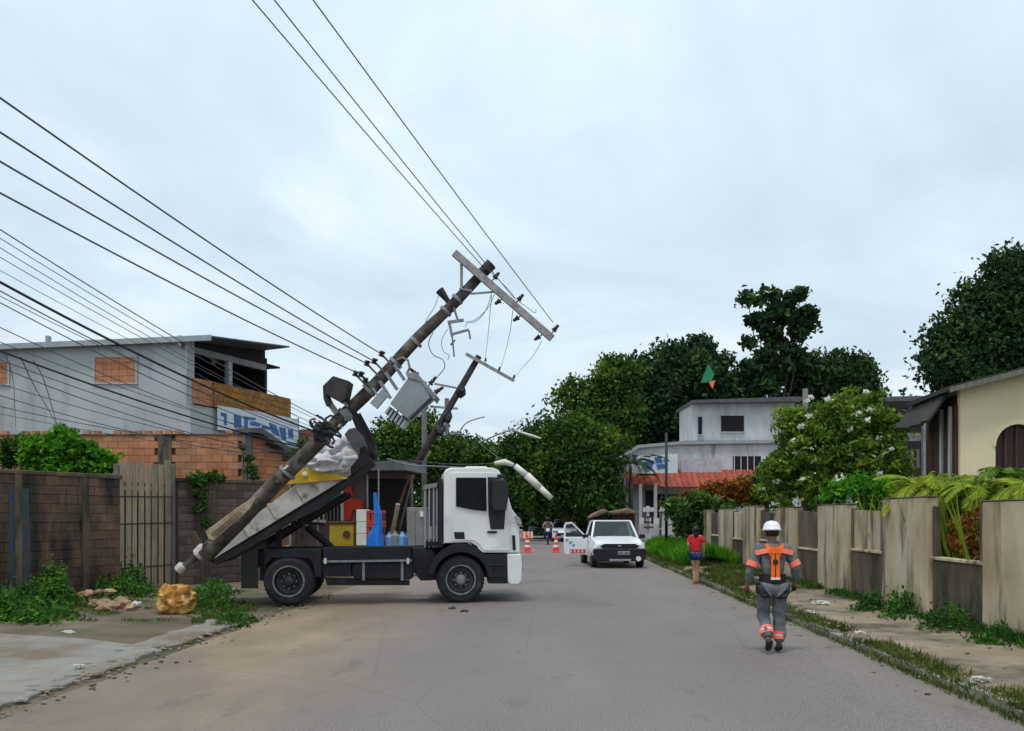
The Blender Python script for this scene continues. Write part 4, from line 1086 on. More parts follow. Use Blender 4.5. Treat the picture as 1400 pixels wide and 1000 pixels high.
mb = MB(); mb.tube([pp(538, 495, -.1), pp(550, 489, -.1), pp(558, 493, -.1), pp(560, 503, -.1), pp(556, 512, -.1)], .022, 8); mb.build('conduit', K['greycab'], tx, smooth=True)
# dark box on the other side
db = thing('junction_box', 'dark square box clamped to the left side of the leaning pole', 'electrical box', tuple(pp(460, 545)))
mb = MB(); mb.prism([pp(447, 522, -.25), pp(455, 514, -.25), pp(477, 521, -.25), pp(472, 545, -.25), pp(466, 551, -.25), pp(446, 540, -.25)], (0, .42, 0)); mb.build('box_body', mat('rusty dark box', (.05, .04, .036), (.028, .024, .022), 5, .7, .2), db, bevel=.012)
mb = MB(); mb.prism([pp(441, 528, -.22), pp(448, 521, -.22), pp(447, 541, -.22), pp(452, 552, -.22), pp(446, 556, -.22), pp(442, 545, -.22)], (0, .3, 0)); mb.build('side_flange', K['cable'], db, bevel=.01, seg=1)
mb = MB(); mb.bar(pp(448, 548, -.12), pp(461, 566, -.12), .08, .1); mb.bar(pp(466, 547, -.12), pp(476, 556, -.12), .05, .05); mb.build('bracket', K['greycab'], db)
# low-voltage spool rack
lv = thing('spool_rack', 'cluster of dark spool insulators where the four thick wires reach the leaning pole', 'insulators', tuple(pp(505, 505)))
LV = [(521, 484), (511, 494), (501, 497), (493, 512)]
for (px, py) in LV + [(498, 520), (485, 511)]:
    mb = MB(); c_ = pp(px, py, -.2); mb.lathe(c_ - Vector((0, 0, .05)), (.3, 0, 1), [(0, .05), (.03, .055), (.05, .03), (.07, .055), (.1, .05)], 10); mb.build('spool', blk, lv)
    t_ = max(0, min(1, ((px - 276) + (756 - py)) / 781)); mb = MB(); mb.tube([c_, a.lerp(b_, t_ - .0) + Vector((0, -.1, 0))], .02, 6); mb.build('pin', K['steel'], lv)
# lower clutter where cables are tied
cl = thing('cable_tie_bundle', 'tangle of dark cable loops tied where the low cables meet the leaning pole', 'cable bundle', tuple(pp(450, 585)))
for i in range(9):
    mb = MB(); c_ = pp(446 + random.uniform(-14, 16), 588 + random.uniform(-14, 16), -.18)
    mb.tube([c_ + Vector((.16 * math.cos(k / 7 * 2 * PI + i), -.05 * (k % 2), .12 * math.sin(k / 7 * 2 * PI + i * .7))) for k in range(7)], .022, 6)
    mb.build('cable_loop', K['cable'], cl)
mb = MB(); mb.blob(pp(437, 592, -.12), (.13, .1, .2), 4, .4, 2); mb.build('splice_box', K['cable'], cl)
mb = MB(); mb.blob(pp(465, 584, -.12), (.045, .04, .05), 5, .2, 2); mb.build('white_insulator', K['palewhite'], cl)
mb = MB(); mb.blob(pp(474, 566, -.05), (.11, .1, .14), 6, .4, 2); mb.build('splice_box', K['greycab'], cl)
# boulder at the butt
mb = MB(); mb.blob((0, 0, 0), (.31, .29, .33), 12, .22, 4, 2.2); mb.v = [Vector((v.x * (1.1 if abs(v.x) < .24 else 1.0), v.y, min(v.z, .25 + .05 * noise.noise(v * 9)))) + .035 * Vector((noise.noise(v * 11), noise.noise(v * 12 + Vector((3, 0, 0))), noise.noise(v * 10 + Vector((0, 7, 0))))) for v in mb.v]
g_ = G(233, 840)
vs = []
for v in mb.v:
    z = max(v.z, -.24); vs.append(Vector((v.x * (1.0 if z > 0 else 1.05), v.y, z + .24)) + Vector((g_.x, g_.y + .25, 0)))
mb.v = vs; o = mb.build('boulder', K['dirtrock']); tag(o, 'orange brown earthy lump under the broken butt of the leaning pole', 'boulder')
# rubble heap
rub = [(118, 812), (130, 826), (142, 824), (155, 826), (165, 820), (150, 814), (135, 814), (170, 826), (186, 826), (126, 806), (160, 828), (178, 830), (146, 832)]
RL = ['tan chunk at the left end of the rubble heap', 'second tan chunk in the front row of the rubble heap from the weeds', 'third tan chunk in the front row of the rubble heap', 'fourth tan chunk in the front row of the rubble heap', 'tan chunk at the back on the side of the orange lump', 'raised tan chunk resting on the middle of the rubble heap', 'raised tan chunk resting on the left part of the rubble heap', 'tan chunk next to the pale round one', 'pale round chunk at the end of the rubble heap', 'hindmost small tan chunk touching the dark wall weeds', 'tan chunk in front of the heap, nearest the boards', 'foremost tan chunk of the heap on the bare earth', 'foremost tan chunk below the middle of the heap']
for i, (px, py) in enumerate(rub):
    g_ = G(px, py + 4); mb = MB(); s_ = random.uniform(.10, .2)
    mb.blob((0, 0, 0), (s_, s_ * .7, s_ * .5), i, .7, 2, 2.1)
    mt = Matrix.Rotation(random.uniform(0, 6), 3, 'Z'); mb.v = [mt @ v + g_ + Vector((0, 0, s_ * .35 + (.1 if i in (5, 6) else 0))) for v in mb.v]
    o = mb.build('rubble_chunk', K['rubble'] if i != 8 else K['trash']); tag(o, RL[i], 'rubble', 'chunks of the rubble heap')

# ------------------------------------------------------------------ wires
def wire(label, a, b_, T=2.7, sag=.10, r_=.012, cat='power line', name='power_line', group=None, m_=None, n=44, bumps=0):
    pts = []
    for k in range(n + 1):
        t_ = T * k / n; p_ = a.lerp(b_, t_); p_.z += sag * t_ * (t_ - 1)
        pts.append(p_)
    mb = MB(); mb.tube(pts, r_, 6); o = mb.build(name, m_ or K['wire'], smooth=True); tag(o, label, cat, group); return o
WIRES = [
    ('uppermost thick wire running from the left edge to the leaning pole', (521, 484), (0, 134), 8.2, .012, 2.7, .22),
    ('second thick wire from the top running to the leaning pole', (511, 494), (0, 181), 8.4, .012, 2.7, .22),
    ('third thick wire from the top running to the leaning pole', (501, 497), (0, 221), 8.6, .012, 2.7, .22),
    ('fourth thick wire from the top, lowest of the evenly spaced ones', (493, 512), (0, 264), 8.8, .012, 2.7, .22),
    ('thin grey wire just under the four thick wires with a small clamp', (440, 573), (0, 314), 9.6, .009, 2.6, .30),
    ('pale thin wire second under the clamped one', (445, 580), (0, 326), 9.8, .006, 2.6, .32),
    ('pale thin wire third under the clamped one', (440, 585), (0, 339), 10.0, .006, 2.6, .34),
    ('black twisted main cable crossing the grey house roof', (436, 592), (0, 386), 10.4, .021, 2.5, .42),
    ('thin wire close above the black twisted main cable', (440, 590), (0, 370), 10.4, .005, 2.5, .30),
    ('thin cable just under the black twisted main cable', (430, 598), (0, 398), 10.6, .010, 2.5, .45),
    ('thin cable sagging second under the black twisted main cable', (426, 604), (0, 414), 10.8, .009, 2.5, .5),
    ('black cable crossing the grey house wall low down', (412, 612), (0, 480), 11.5, .017, 2.4, .34),
    ('slack cable looping lowest of all over the bricked window house', (405, 622), (0, 502), 11.8, .009, 2.4, .62),
    ('slack cable drooping to the top of the brick house', (402, 628), (0, 541), 12.2, .008, 2.3, .50),
    ('long drooping cable low across the grey house', (408, 618), (0, 556), 12.4, .008, 2.3, .40),
    ('faint grey wire fourth under the clamped one', (444, 586), (0, 352), 10.2, .006, 2.6, .36),
    ('faint grey wire crossing the roof gutter of the grey house', (438, 594), (0, 405), 10.5, .006, 2.5, .50),
    ('grey wire crossing the lower wall of the grey house', (416, 610), (0, 448), 11.0, .008, 2.4, .45),
    ('slack grey wire under the black wall cable', (414, 614), (0, 492), 11.6, .008, 2.4, .48),
    ('grey wire sagging across the bricked window', (420, 606), (0, 468), 11.2, .007, 2.4, .36),
    ('thin grey wire low over the grey house wall', (410, 620), (0, 525), 12.0, .007, 2.4, .45),
    ('faint lowest drooping cable near the brick house top', (404, 624), (0, 566), 12.6, .006, 2.3, .32),
]
for (lb, p0, p1, Y1, r_, T, sg) in WIRES:
    wire(lb, pp(*p0, -.22), P(*p1, Y1), T, sg, r_ * (.84 if r_ == .012 else .76), group='wires running to the leaning pole', m_=K['cable'] if r_ > .014 else K['wire'])
# little clamp on the thin wire
a_ = pp(440, 573, -.22); b2 = P(0, 314, 9.6); t_ = .47; c_ = a_.lerp(b2, t_); c_.z += .30 * t_ * (t_ - 1)
mb = MB(); mb.box(c_ - Vector((0, 0, .03)), (.04, .05, .09)); o = mb.build('wire_clamp', K['cable']); tag(o, 'small dark clamp on the thin grey wire above the grey house', 'clamp')
# steeply rising high-voltage wires
for lb, p0, p1, Y1 in (('steep overhead wire rising left of the three from the pole top', (663, 368), (345, 0), 9.2), ('steep overhead wire rising in the middle of the three', (703, 408), (375, 0), 9.2), ('steep overhead wire rising right of the three from the crossarm tip', (756, 441), (428, 0), 8.9)):
    wire(lb, pp(*p0, -.12), P(*p1, Y1), 2.4, .10, .0075, group='steep wires rising from the pole top')
# loose jumper wires
def loose(label, pts, Y, r_=.006, group='loose wires hanging from the crossarm', m_=None):
    P3 = [P(x, y, Y[i] if hasattr(Y, '__len__') else Y) for i, (x, y) in enumerate(pts)]
    out = []
    for i in range(len(P3) - 1):
        p0 = P3[max(i - 1, 0)]; p1 = P3[i]; p2 = P3[i + 1]; p3 = P3[min(i + 2, len(P3) - 1)]
        for k in range(8):
            t_ = k / 8
            out.append(.5 * ((2 * p1) + (p2 - p0) * t_ + (2 * p0 - 5 * p1 + 4 * p2 - p3) * t_ ** 2 + (3 * p1 - p0 - 3 * p2 + p3) * t_ ** 3))
    out.append(P3[-1])
    mb = MB(); mb.tube(out, r_, 6); o = mb.build('loose_wire', m_ or K['wire'], smooth=True); tag(o, label, 'wire', group); return o
loose('loose wire curling from the fuses down to the transformer', [(592, 455), (586, 470), (592, 485), (605, 492), (608, 502), (601, 512), (595, 519)], 16.9, .009)
loose('short loose wire drooping beside the fuse bracket', [(612, 450), (604, 465), (606, 480), (614, 486), (612, 492)], 16.9)
loose('loose wire looping from the crossarm brace to the fuses', [(676, 402), (668, 420), (652, 436), (640, 441), (636, 448)], 16.9)
loose('loose wire curving from the brace down to the lower fuse', [(672, 402), (664, 425), (650, 440), (636, 440)], 16.9)
loose('thin wire dropping from the brace to the second pole arm', [(672, 404), (669, 440), (666, 470), (663, 492)], [16.9, 20, 26, 29.8])
loose('thin wire dropping from the middle insulator to the second pole arm', [(701, 425), (697, 455), (690, 485), (684, 504)], [16.9, 20, 26, 29.8])
loose('thin wire slanting from the crossarm tip to the second pole arm tip', [(741, 466), (728, 488), (715, 502), (704, 516)], [16.9, 20, 26, 29.8])
loose('short jumper wire between insulators above the crossarm', [(708, 412), (720, 420), (731, 428), (733, 424)], 16.8)
loose('thin wire left of the pole between the stub and the band', [(600, 403), (594, 420), (583, 438), (580, 450)], 16.9)
loose('wire running along the crossarm top from the pole cap', [(664, 366), (684, 385), (700, 402), (706, 412)], 16.75)

# second leaning pole, further back
p2 = thing('leaning_power_pole', 'thinner dark leaning pole further back behind the truck cab', 'power pole', tuple(G(487, 778)))
mb = MB(); mb.tube([P(487, 778.5, 30), P(655, 487, 30)], [.15, .10], 10); mb.build('shaft', K['poledark'], p2, smooth=True)
mb = MB(); mb.bar(P(637, 484, 29.85), P(703, 521, 29.85), .08, .10); mb.build('crossarm', K['arm'], p2)
for (x, y) in ((663, 494), (682, 506), (702, 517)):
    mb = MB(); insul(mb, P(x, y + 2, 29.8), (.2, 0, 1), .045, .16); mb.build('insulator', blk, p2)
for (x, y) in ((630, 535), (612, 570), (602, 588)):
    mb = MB(); mb.blob(P(x, y, 29.9), (.16, .16, .2), x, .5, 2); mb.build('clamp_band', K['cable'], p2)
mb = MB(); mb.bar(P(594, 525, 29.9), P(626, 531, 29.9), .06, .06); mb.build('side_arm', K['steel'], p2)
for i, (px, y0, Y, r_, lb, arms) in enumerate(((611, 545, 52, .13, 'distant upright pole with two short crossarms behind the cab roof', [(588, 556, 626, 559), (600, 596, 628, 592)]),
                                              (580, 522, 44, .12, 'distant upright pole right behind the grey transformer', []),
                                              (1101, 532, 24.5, .075, 'weathered grey post standing inside the yard beside the white flowering tree', []),
                                              (911, 592, 38, .06, 'slim dark pole in front of the blue shop banner', []),
                                              (1071, 640, 25.5, .03, 'very thin rod beside the flowering tree', []))):
    po = thing('utility_pole' if i < 2 else 'thin_post', lb, 'pole', (P(px, 700, Y).x, Y, 0))
    mb = MB(); t_ = P(px, y0, Y); mb.tube([Vector((t_.x, Y, 0)), t_], [r_ * 1.1, r_], 8); mb.build('shaft', K['greypost'] if i in (2, 4) else K['pole_grey'] if i < 2 else K['cable'], po, smooth=True)
    for (x0, ya, x1, yb) in arms:
        mb = MB(); mb.bar(P(x0, ya, Y - .1), P(x1, yb, Y - .1), .12, .12); mb.build('crossarm', K['arm'], po)
loose('thin fallen street lamp arm curving up behind the cab', [(625, 597), (634, 582), (645, 575), (663, 570)], 48, .035, None, K['steel'])['category'] = 'lamp arm'
loose('long drooping far street lamp arm above the cab roof', [(654, 606), (672, 598), (692, 590), (700, 589)], 46, .045, None, K['steel'])['category'] = 'lamp arm'
mb = MB(); mb.blob(P(724, 595, 46), (.62, .12, .07), 3, .1, 2); mb.v = [Vector((v.x, v.y, v.z - (v.x - P(724, 595, 46).x) * .3)) for v in mb.v]; o = mb.build('lamp_head', K['palewhite']); tag(o, 'pale far street lamp head above the trees', 'street lamp')
loose('thin wire joining the far lamp arm to its pale head', [(700, 589), (706, 590), (712, 592)], 46, .05, None, K['steel'])
# pale broken lamp tube
lt_ = thing('broken_lamp_post', 'pale broken lamp tube slanting down in front of the dark trees beside the cab', 'lamp post', tuple(P(730, 660, 23)))
mb = MB(); mb.tube([P(704, 637, 23), P(722, 652, 23)], [.075, .085], 10); mb.tube([P(720, 650, 23), P(738, 667, 23)], [.10, .095], 10); mb.tube([P(736, 665, 23), P(754, 682, 23)], [.085, .075], 10); mb.build('shaft', K['palewhite'], lt_, smooth=True)
mb = MB(); mb.tube([P(702, 636, 23), P(690, 632, 23), P(676, 634, 23)], [.05, .08, .05], 8); mb.build('broken_arm', K['palewhite'], lt_, smooth=True)
for i, (p_, q_) in enumerate((((680, 634), (560, 630)), ((704, 637), (655, 606)))):
    loose(['slack wire from the broken lamp tube back over the cab roof', 'thin wire holding the broken lamp tube from the far arm'][i], [p_, ((p_[0] + q_[0]) / 2, (p_[1] + q_[1]) / 2 + 3), q_], [23, 27, 29] if i == 0 else [23, 34, 46], .012, 'wires around the broken lamp tube')
loose('wire strung low from the truck bed across to the rack', [(530, 628), (560, 636), (600, 638), (640, 640)], [17.6, 21, 24, 27], .02, 'wires around the broken lamp tube', K['steel'])

# service drops hanging from the low cables at the far left
loose('thin service wire dropping steeply left of the bricked window', [(28, 488), (48, 530), (66, 560), (82, 590)], [12.2, 17, 22, 27], .008, 'service wires in front of the grey house')
loose('second service wire dropping steeply beside the first', [(46, 494), (60, 520), (72, 560), (80, 588)], [12.6, 17, 22, 27], .008, 'service wires in front of the grey house')
loose('faint service wire hanging at the far left over the grey house', [(8, 486), (18, 520), (20, 555), (22, 590)], [12.2, 17, 22, 27], .006, 'service wires in front of the grey house')
# ------------------------------------------------------------------ right boundary wall
WX = 6.15
rw = thing('boundary_wall', 'streaked plaster boundary wall with wide pale piers along the right sidewalk', 'wall', (WX, 20, 0))
pier0 = [10.8 + 3.9 * k for k in range(-2, 10)]
for k, y0 in enumerate(pier0):
    top = 1.94 + .05 * nz(y0, 3, .3) + (.06 if k % 3 == 0 else 0)
    jx = .03 * nz(y0, 8, 1)
    y1 = y0 + 2.05 + .12 * nz(y0, 2, 2)
    mb = MB(); pr = []
    for j_ in range(15):
        z = top * j_ / 14; e_ = .012 * nz(z * 2, k * 3, 1)
        pr.append([Vector((WX + jx + e_, y0 + .03 + .03 * nz(z * 3, k, 1), z + .02)), Vector((WX + jx + e_ * .6, y1 - .02 + .035 * nz(z * 3, k + 9, 1), z + .02)), Vector((WX + .2, y1, z + .02)), Vector((WX + .2, y0, z + .02))])
    mb.rings(pr); pi = mb.build('wall_pier', K['plaster'], rw, bevel=.02, seg=2)
    mb = MB(); mb.box((WX + .10 + jx, (y0 + y1) / 2, top + .032), (.21, y1 - y0 + .01, .025)); mb.build('pier_cap', K['plaster_dark'], pi, bevel=.008, seg=1)
    # recessed bay: low wall, ledge, post and bars
    ya, yb = y1, y0 + 3.9
    low = .98 + .14 * nz(y0, 20, 1)
    mb = MB(); mb.prism([Vector((WX + .08, ya + .003, 0)), Vector((WX + .08, yb - .003, 0)), Vector((WX + .08, yb - .003, low)), Vector((WX + .08, ya + .003, low + .03))], (.1, 0, 0)); mb.build('bay_panel', K['plaster_dark'], rw, bevel=.008, seg=1)
    mb = MB(); mb.box((WX + .12, (ya + yb) / 2, low + .045), (.17, yb - ya - .01, .05)); mb.build('ledge', K['plaster'], rw, bevel=.008, seg=1)
    mb = MB(); mb.box((WX + .11, ya + .09, (low + .07 + 1.9) / 2), (.13, .13, 1.83 - low)); mb.build('bay_post', K['plaster_dark'], rw, bevel=.01, seg=1)
    mb = MB(); mb.box((WX + .12, yb - .07, (low + .07 + 1.9) / 2), (.10, .10, 1.83 - low)); mb.build('bay_post', K['plaster_dark'], rw, bevel=.01, seg=1)
    if True:
        mb = MB(); mb.prism([Vector((WX + .10, ya + .16, low + .07)), Vector((WX + .10, yb - .13, low + .07)), Vector((WX + .10, yb - .13, 1.86)), Vector((WX + .10, ya + .16, 1.82))], (.06, 0, 0))
        if k not in (2, 1): mb.build('bay_infill', K['plaster_dark'] if k % 3 else K['plaster'], rw)
    for j in range(6 if k % 2 else 0):
        y = ya + .3 + (yb - ya - .5) * j / 5
        mb = MB(); mb.tube([(WX + .14, y, low + .06), (WX + .14 + random.uniform(-.02, .02), y, 1.8)], .007, 5); mb.build('bar', K['darkwood'], rw)
# low white wall further on
o = thing('white_wall', 'low whitewashed wall in front of the red canopied building', 'wall', (6.3, 50, 0))
mb = MB(); mb.prism([(6.3, 43, 0), (6.3, 62, 0), (6.3, 62, 1.2), (6.3, 43, 1.3)], (.15, 0, 0)); mb.build('wall_panel', K['render_white'], o)
for y in (44, 48, 52, 56, 60): mb = MB(); mb.box((6.34, y, .8), (.3, .3, 1.6)); mb.build('wall_post', K['render_white'], o)
pl_ = plF2 = Plane((5.0, 43), (9.0, 42.6))
gp = thing('gate_pillar', 'stout pale gate pillar in front of the red canopied building', 'pillar', tuple(G(915, 757)))
mb = MB(); mb.slab(pl_, [(904, 757), (926, 757), (924, 700), (906, 700)], 0, .5); mb.build('shaft', K['render_white'], gp, bevel=.02)
mb = MB(); mb.slab(pl_, [(901, 700), (929, 700), (926, 692), (904, 692)], -.06, .56); mb.build('cap', K['render_white'], gp, bevel=.02)

# ------------------------------------------------------------------ cream house
plC = Plane((9.09, 20.0), (13.5, 19.6))
ch = thing('cream_house', 'cream painted house gable with a dark arched window behind the right wall', 'house', (11, 22, 0))
# facade with an arched opening, built as a ring of wall pieces
def cq(px, py): return plC.sz(px, py)
arc = []
acx, aw, atop, abase = 1390, 31, 578, 655
ccx = 1390
qc, zs = cq(1392, 610); ra = abs(cq(1361, 610)[0] - qc)
q_l, z_l = cq(1313, 533); q_r = q_l + 7.6
zr = lambda q: z_l + (q - q_l) * (cq(1400, 511)[1] - z_l) / (cq(1400, 511)[0] - q_l) if q < q_l + 3.8 else z_l + (2 * 3.8 - (q - q_l)) * (cq(1400, 511)[1] - z_l) / (cq(1400, 511)[0] - q_l)
mb = MB()
z0a = zs
outer = []
def quad3(pts): mb.prism([plC.w(q, z, 0) for q, z in pts], plC.n * .18)
quad3([(q_l, 0), (qc - ra, 0), (qc - ra, zr(qc - ra)), (q_l, zr(q_l))])
quad3([(qc + ra, 0), (q_r, 0), (q_r, zr(q_r)), (q_l + 3.8, zr(q_l + 3.8)), (qc + ra, zr(qc + ra))])
quad3([(qc - ra, 0), (qc + ra, 0), (qc + ra, 1.6), (qc - ra, 1.6)])
NA = 16
for k in range(NA):
    a0, a1 = PI * k / NA, PI * (k + 1) / NA
    xa, za = qc - ra * math.cos(a0), zs + ra * math.sin(a0); xb, zb = qc - ra * math.cos(a1), zs + ra * math.sin(a1)
    quad3([(xa, za), (xb, zb), (xb, zr(xb)), (xa, zr(xa))])
mb.build('wall', K['cream'], ch)
mb = MB()
ring = [(qc - (ra + .05) * math.cos(PI * k / 20), zs + (ra + .05) * math.sin(PI * k / 20)) for k in range(21)]; ri = [(qc - (ra - .0) * math.cos(PI * k / 20), zs + ra * math.sin(PI * k / 20)) for k in range(21)]
mb.prism([plC.w(q, z, -.03) for q, z in ring + ri[::-1]], plC.n * .03); wdo = mb.build('arch_window', K['cream'], ch)
mb = MB(); mb.prism([plC.w(qc - ra, 1.6, .12), plC.w(qc + ra, 1.6, .12)] + [plC.w(qc + ra * math.cos(PI * k / 16), zs + ra * math.sin(PI * k / 16), .12) for k in range(17)], plC.n * .03); mb.build('pane', mat('dark maroon shutter', (.045, .014, .012), (.028, .01, .009), 3, .5, .1), wdo)
for dq in (-ra * .5, 0, ra * .5):
    mb = MB(); mb.prism([plC.w(qc + dq - .025, 1.6, .07), plC.w(qc + dq + .025, 1.6, .07), plC.w(qc + dq + .025, zs + math.sqrt(ra ** 2 - dq ** 2) - .02, .07), plC.w(qc + dq - .025, zs + math.sqrt(ra ** 2 - dq ** 2) - .02, .07)], plC.n * .05); mb.build('mullion', K['darkwood'], wdo)
# side wall of timber with pale posts
plCs = Plane((9.09, 20.02), (9.75, 26.0))
if plCs.n.x < 0: plCs.n = -plCs.n
SLn = 2.3
mb = MB(); mb.prism([plCs.w(.02, 0, .02), plCs.w(SLn, 0, .02), plCs.w(SLn, z_l - .15, .02), plCs.w(.02, z_l - .05, .02)], plCs.n * .15); mb.build('side_wall', K['darkwood'], ch)
q = .75; i = 0
for q in (.5, 1.1):
    mb = MB(); mb.box(plCs.w(q, (z_l - .3) / 2, -.05), (.07, .10, z_l - .3)); mb.build('side_post', K['palewhite'] if False else K['render_white'], ch, bevel=.01, seg=1)
k_ = 0
q = .10
while q < SLn - .3:
    mb = MB(); mb.box(plCs.w(q + .1, (z_l - .3) / 2, -.008), (.03, .19, z_l - .3), Matrix.Rotation(math.atan2(plCs.d.y, plCs.d.x) - PI / 2, 3, 'Z')); mb.build('side_plank', mat('brown side plank', (.10, .045, .025), (.06, .027, .016), 5, .8, .3, (3, 3, .4), rnd=.3) if k_ == 0 else pkm, ch); 
    if k_ == 0: pkm = bpy.data.materials['brown side plank']
    q += .205; k_ += 1
# gable roof sheets with thick dark edge, and the drooping shingle eave on the left
z_ap = zr(q_l + 3.8)
sl = (z_ap - z_l) / 3.8
for s_, (qa, qb) in enumerate(((q_l - .35, q_l + 3.8), (q_l + 3.8, q_r + .7))):
    za = z_l - .35 * sl if s_ == 0 else z_ap; zb = z_ap if s_ == 0 else z_ap - sl * (qb - qa)
    mb = MB(); mb.prism([plC.w(qa, za + .03, -.35), plC.w(qb, zb + .03, -.35), plC.w(qb, zb + .13, -.35), plC.w(qa, za + .13, -.35)], plC.n * 3.0); mb.build('roof', K['thatch'], ch)
    mb = MB(); mb.prism([plC.w(qa, za - .02, -.39), plC.w(qb, zb - .02, -.39), plC.w(qb, zb + .09, -.39), plC.w(qa, za + .09, -.39)], plC.n * .035); mb.build('verge_board', K['greypost'], ch)
A_ = plC.w(q_l - .30, z_l - .10, .1)
for k in range(6):
    y = A_.y + .15 + k * .42
    mb = MB(); b0 = Vector((A_.x + (y - A_.y) * .10 + .1, y, z_l - .03)); b1 = b0 + Vector((-.42, 0, -.55 - .1 * random.random())); mb.bar(b0, b1, .40, .05, up=(0, 1, 0)); 
    mb = MB(); mb.prism([b0, b0 + Vector((0, .41, 0)), b1 + Vector((0, .41, 0)), b1], (.03, 0, -.05)); mb.build('eave_shingle', K['thatch'], ch)

# ------------------------------------------------------------------ dark carport behind the flowering tree
cp = thing('carport', 'dark flat-roofed carport with grey slats behind the flowering tree', 'carport', (14.5, 34, 0))
def yp(pxs, Y, th, m_, nm, par, bev=0):
    mb = MB(); mb.prism([P(x, y, Y) for x, y in pxs], (0, th, 0)); return mb.build(nm, m_, par, bevel=bev, seg=1)
yp([(1170, 543), (1290, 541), (1290, 547), (1170, 550)], 33, 6, K['roofmetal'], 'roof', cp)
yp([(1170, 552), (1300, 552), (1300, 740), (1170, 740)], 39.2, .2, K['chassis'], 'back_wall', cp)
for px in (1200, 1262): yp([(px, 548), (px + 4, 548), (px + 4, 750), (px, 750)], 33.2, .15, K['greycab'], 'post', cp)
yp([(1203, 592), (1262, 592), (1262, 603), (1203, 603)], 33.4, .1, K['greycab'], 'rail', cp)
for k in range(7): yp([(1206 + 8 * k, 614), (1209 + 8 * k, 614), (1209 + 8 * k, 640), (1206 + 8 * k, 640)], 33.5, .08, K['greypost'], 'slat', cp)
# parked car body shape: side/3-4 view
def small_car(label, cx, cy, rz, body, L=4.2, Wd=1.7, H=1.45, name='parked_car', group=None, lift=0.0, glass=None):
    r_ = thing(name, label, 'car', (0, 0, 0), group)
    hw = Wd / 2
    def sec(x, zb, zt, w): return [Vector((x, -w, zb)), Vector((x, w, zb)), Vector((x, w * 1.02, (zb + zt) / 2)), Vector((x, w * .93, zt)), Vector((x, -w * .93, zt)), Vector((x, -w * 1.02, (zb + zt) / 2))]
    mb = MB(); mb.rings([sec(-L / 2, .35, .80, hw * .86), sec(-L / 2 + .15, .24, .92, hw), sec(-L / 2 + 1.0, .2, .98, hw), sec(L * .15, .2, .96, hw), sec(L / 2 - .4, .22, .84, hw), sec(L / 2 - .06, .28, .66, hw * .9)])
    bo = mb.build('body', body, r_, bevel=.05, seg=3)
    def cab_(x0, x1, x2, x3, a, b_): return [[Vector((x, -w, z)), Vector((x, w, z)), Vector((x2_, w2, z2)), Vector((x2_, -w2, z2))] for x, w, z, x2_, w2, z2 in []]
    zt = .95
    pts = [(-L / 2 + .25, zt), (-L / 2 + .75, H - .03), (-L * .02, H), (L * .22, zt)]
    mb = MB(); mb.add([Vector((x, s_ * hw * (.92 if z == zt else .74), z)) for s_ in (-1, 1) for x, z in pts], [(0, 1, 2, 3), (7, 6, 5, 4), (0, 4, 5, 1), (1, 5, 6, 2), (2, 6, 7, 3), (3, 7, 4, 0)])
    gl = mb.build('greenhouse', K['darkglass'], r_, bevel=.03, seg=2)
    mb = MB(); mb.prism([Vector((-L / 2 + .72, -hw * .73, H - .035)), Vector((-L * .02, -hw * .73, H - .005)), Vector((-L * .02, hw * .73, H - .005)), Vector((-L / 2 + .72, hw * .73, H - .035))], (0, 0, .04)); mb.build('roof', body, r_, bevel=.015)
    for s_ in (-1, 1):
        for (a, b_) in ((pts[0], pts[1]), (pts[2], pts[3])):
            mb = MB(); mb.bar(Vector((a[0], s_ * hw * (.925 if a[1] == zt else .745), a[1])), Vector((b_[0], s_ * hw * (.925 if b_[1] == zt else .745), b_[1])), .06, .05); mb.build('pillar', body, r_)
        for x in (-L * .3, L * .31):
            mb = MB(); mb.lathe((x, s_ * (hw + .01), .31), (0, -s_, 0), [(0, .2), (.0, .29), (.03, .31), (.2, .31), (.2, .1)], 24); w_ = mb.build('wheel', K['rubber'], r_)
            mb = MB(); mb.lathe((x, s_ * (hw + .014), .31), (0, -s_, 0), [(0.01, .05), (0, .18), (.02, .2), (.05, .2)], 16); mb.build('rim', K['hub'], w_)
        mb = MB(); mb.box((L / 2 - .12, s_ * hw * .68, .70), (.16, .36, .13)); mb.build('headlight', K['hub'], r_, bevel=.02)
        mb = MB(); mb.box((-L / 2 + .06, s_ * hw * .7, .74), (.1, .28, .14)); mb.build('tail_light', K['redpaint'], r_, bevel=.02)
        mb = MB(); mb.box((L * .2, s_ * (hw + .08), 1.0), (.1, .16, .11)); mb.build('wing_mirror', K['black'], r_, bevel=.02)
    mb = MB(); mb.box((L / 2 - .06, 0, .5), (.1, Wd * .62, .2)); mb.build('grille', K['black'], r_, bevel=.02)
    mb = MB(); mb.box((L / 2 - .0, 0, .42), (.03, .42, .11)); mb.build('number_plate', K['fascia'], r_)
    r_.location = (cx, cy, lift); r_.rotation_euler = (0, 0, rz)
    return r_
small_car('navy blue car parked under the dark carport', P(1225, 700, 35.5).x, 35.5, R(175), K['navy'], lift=1.5)
small_car('white car whose roof shows over the boundary wall below the carport', P(1218, 700, 29.5).x, 29.5, R(185), K['white2'], lift=.65)
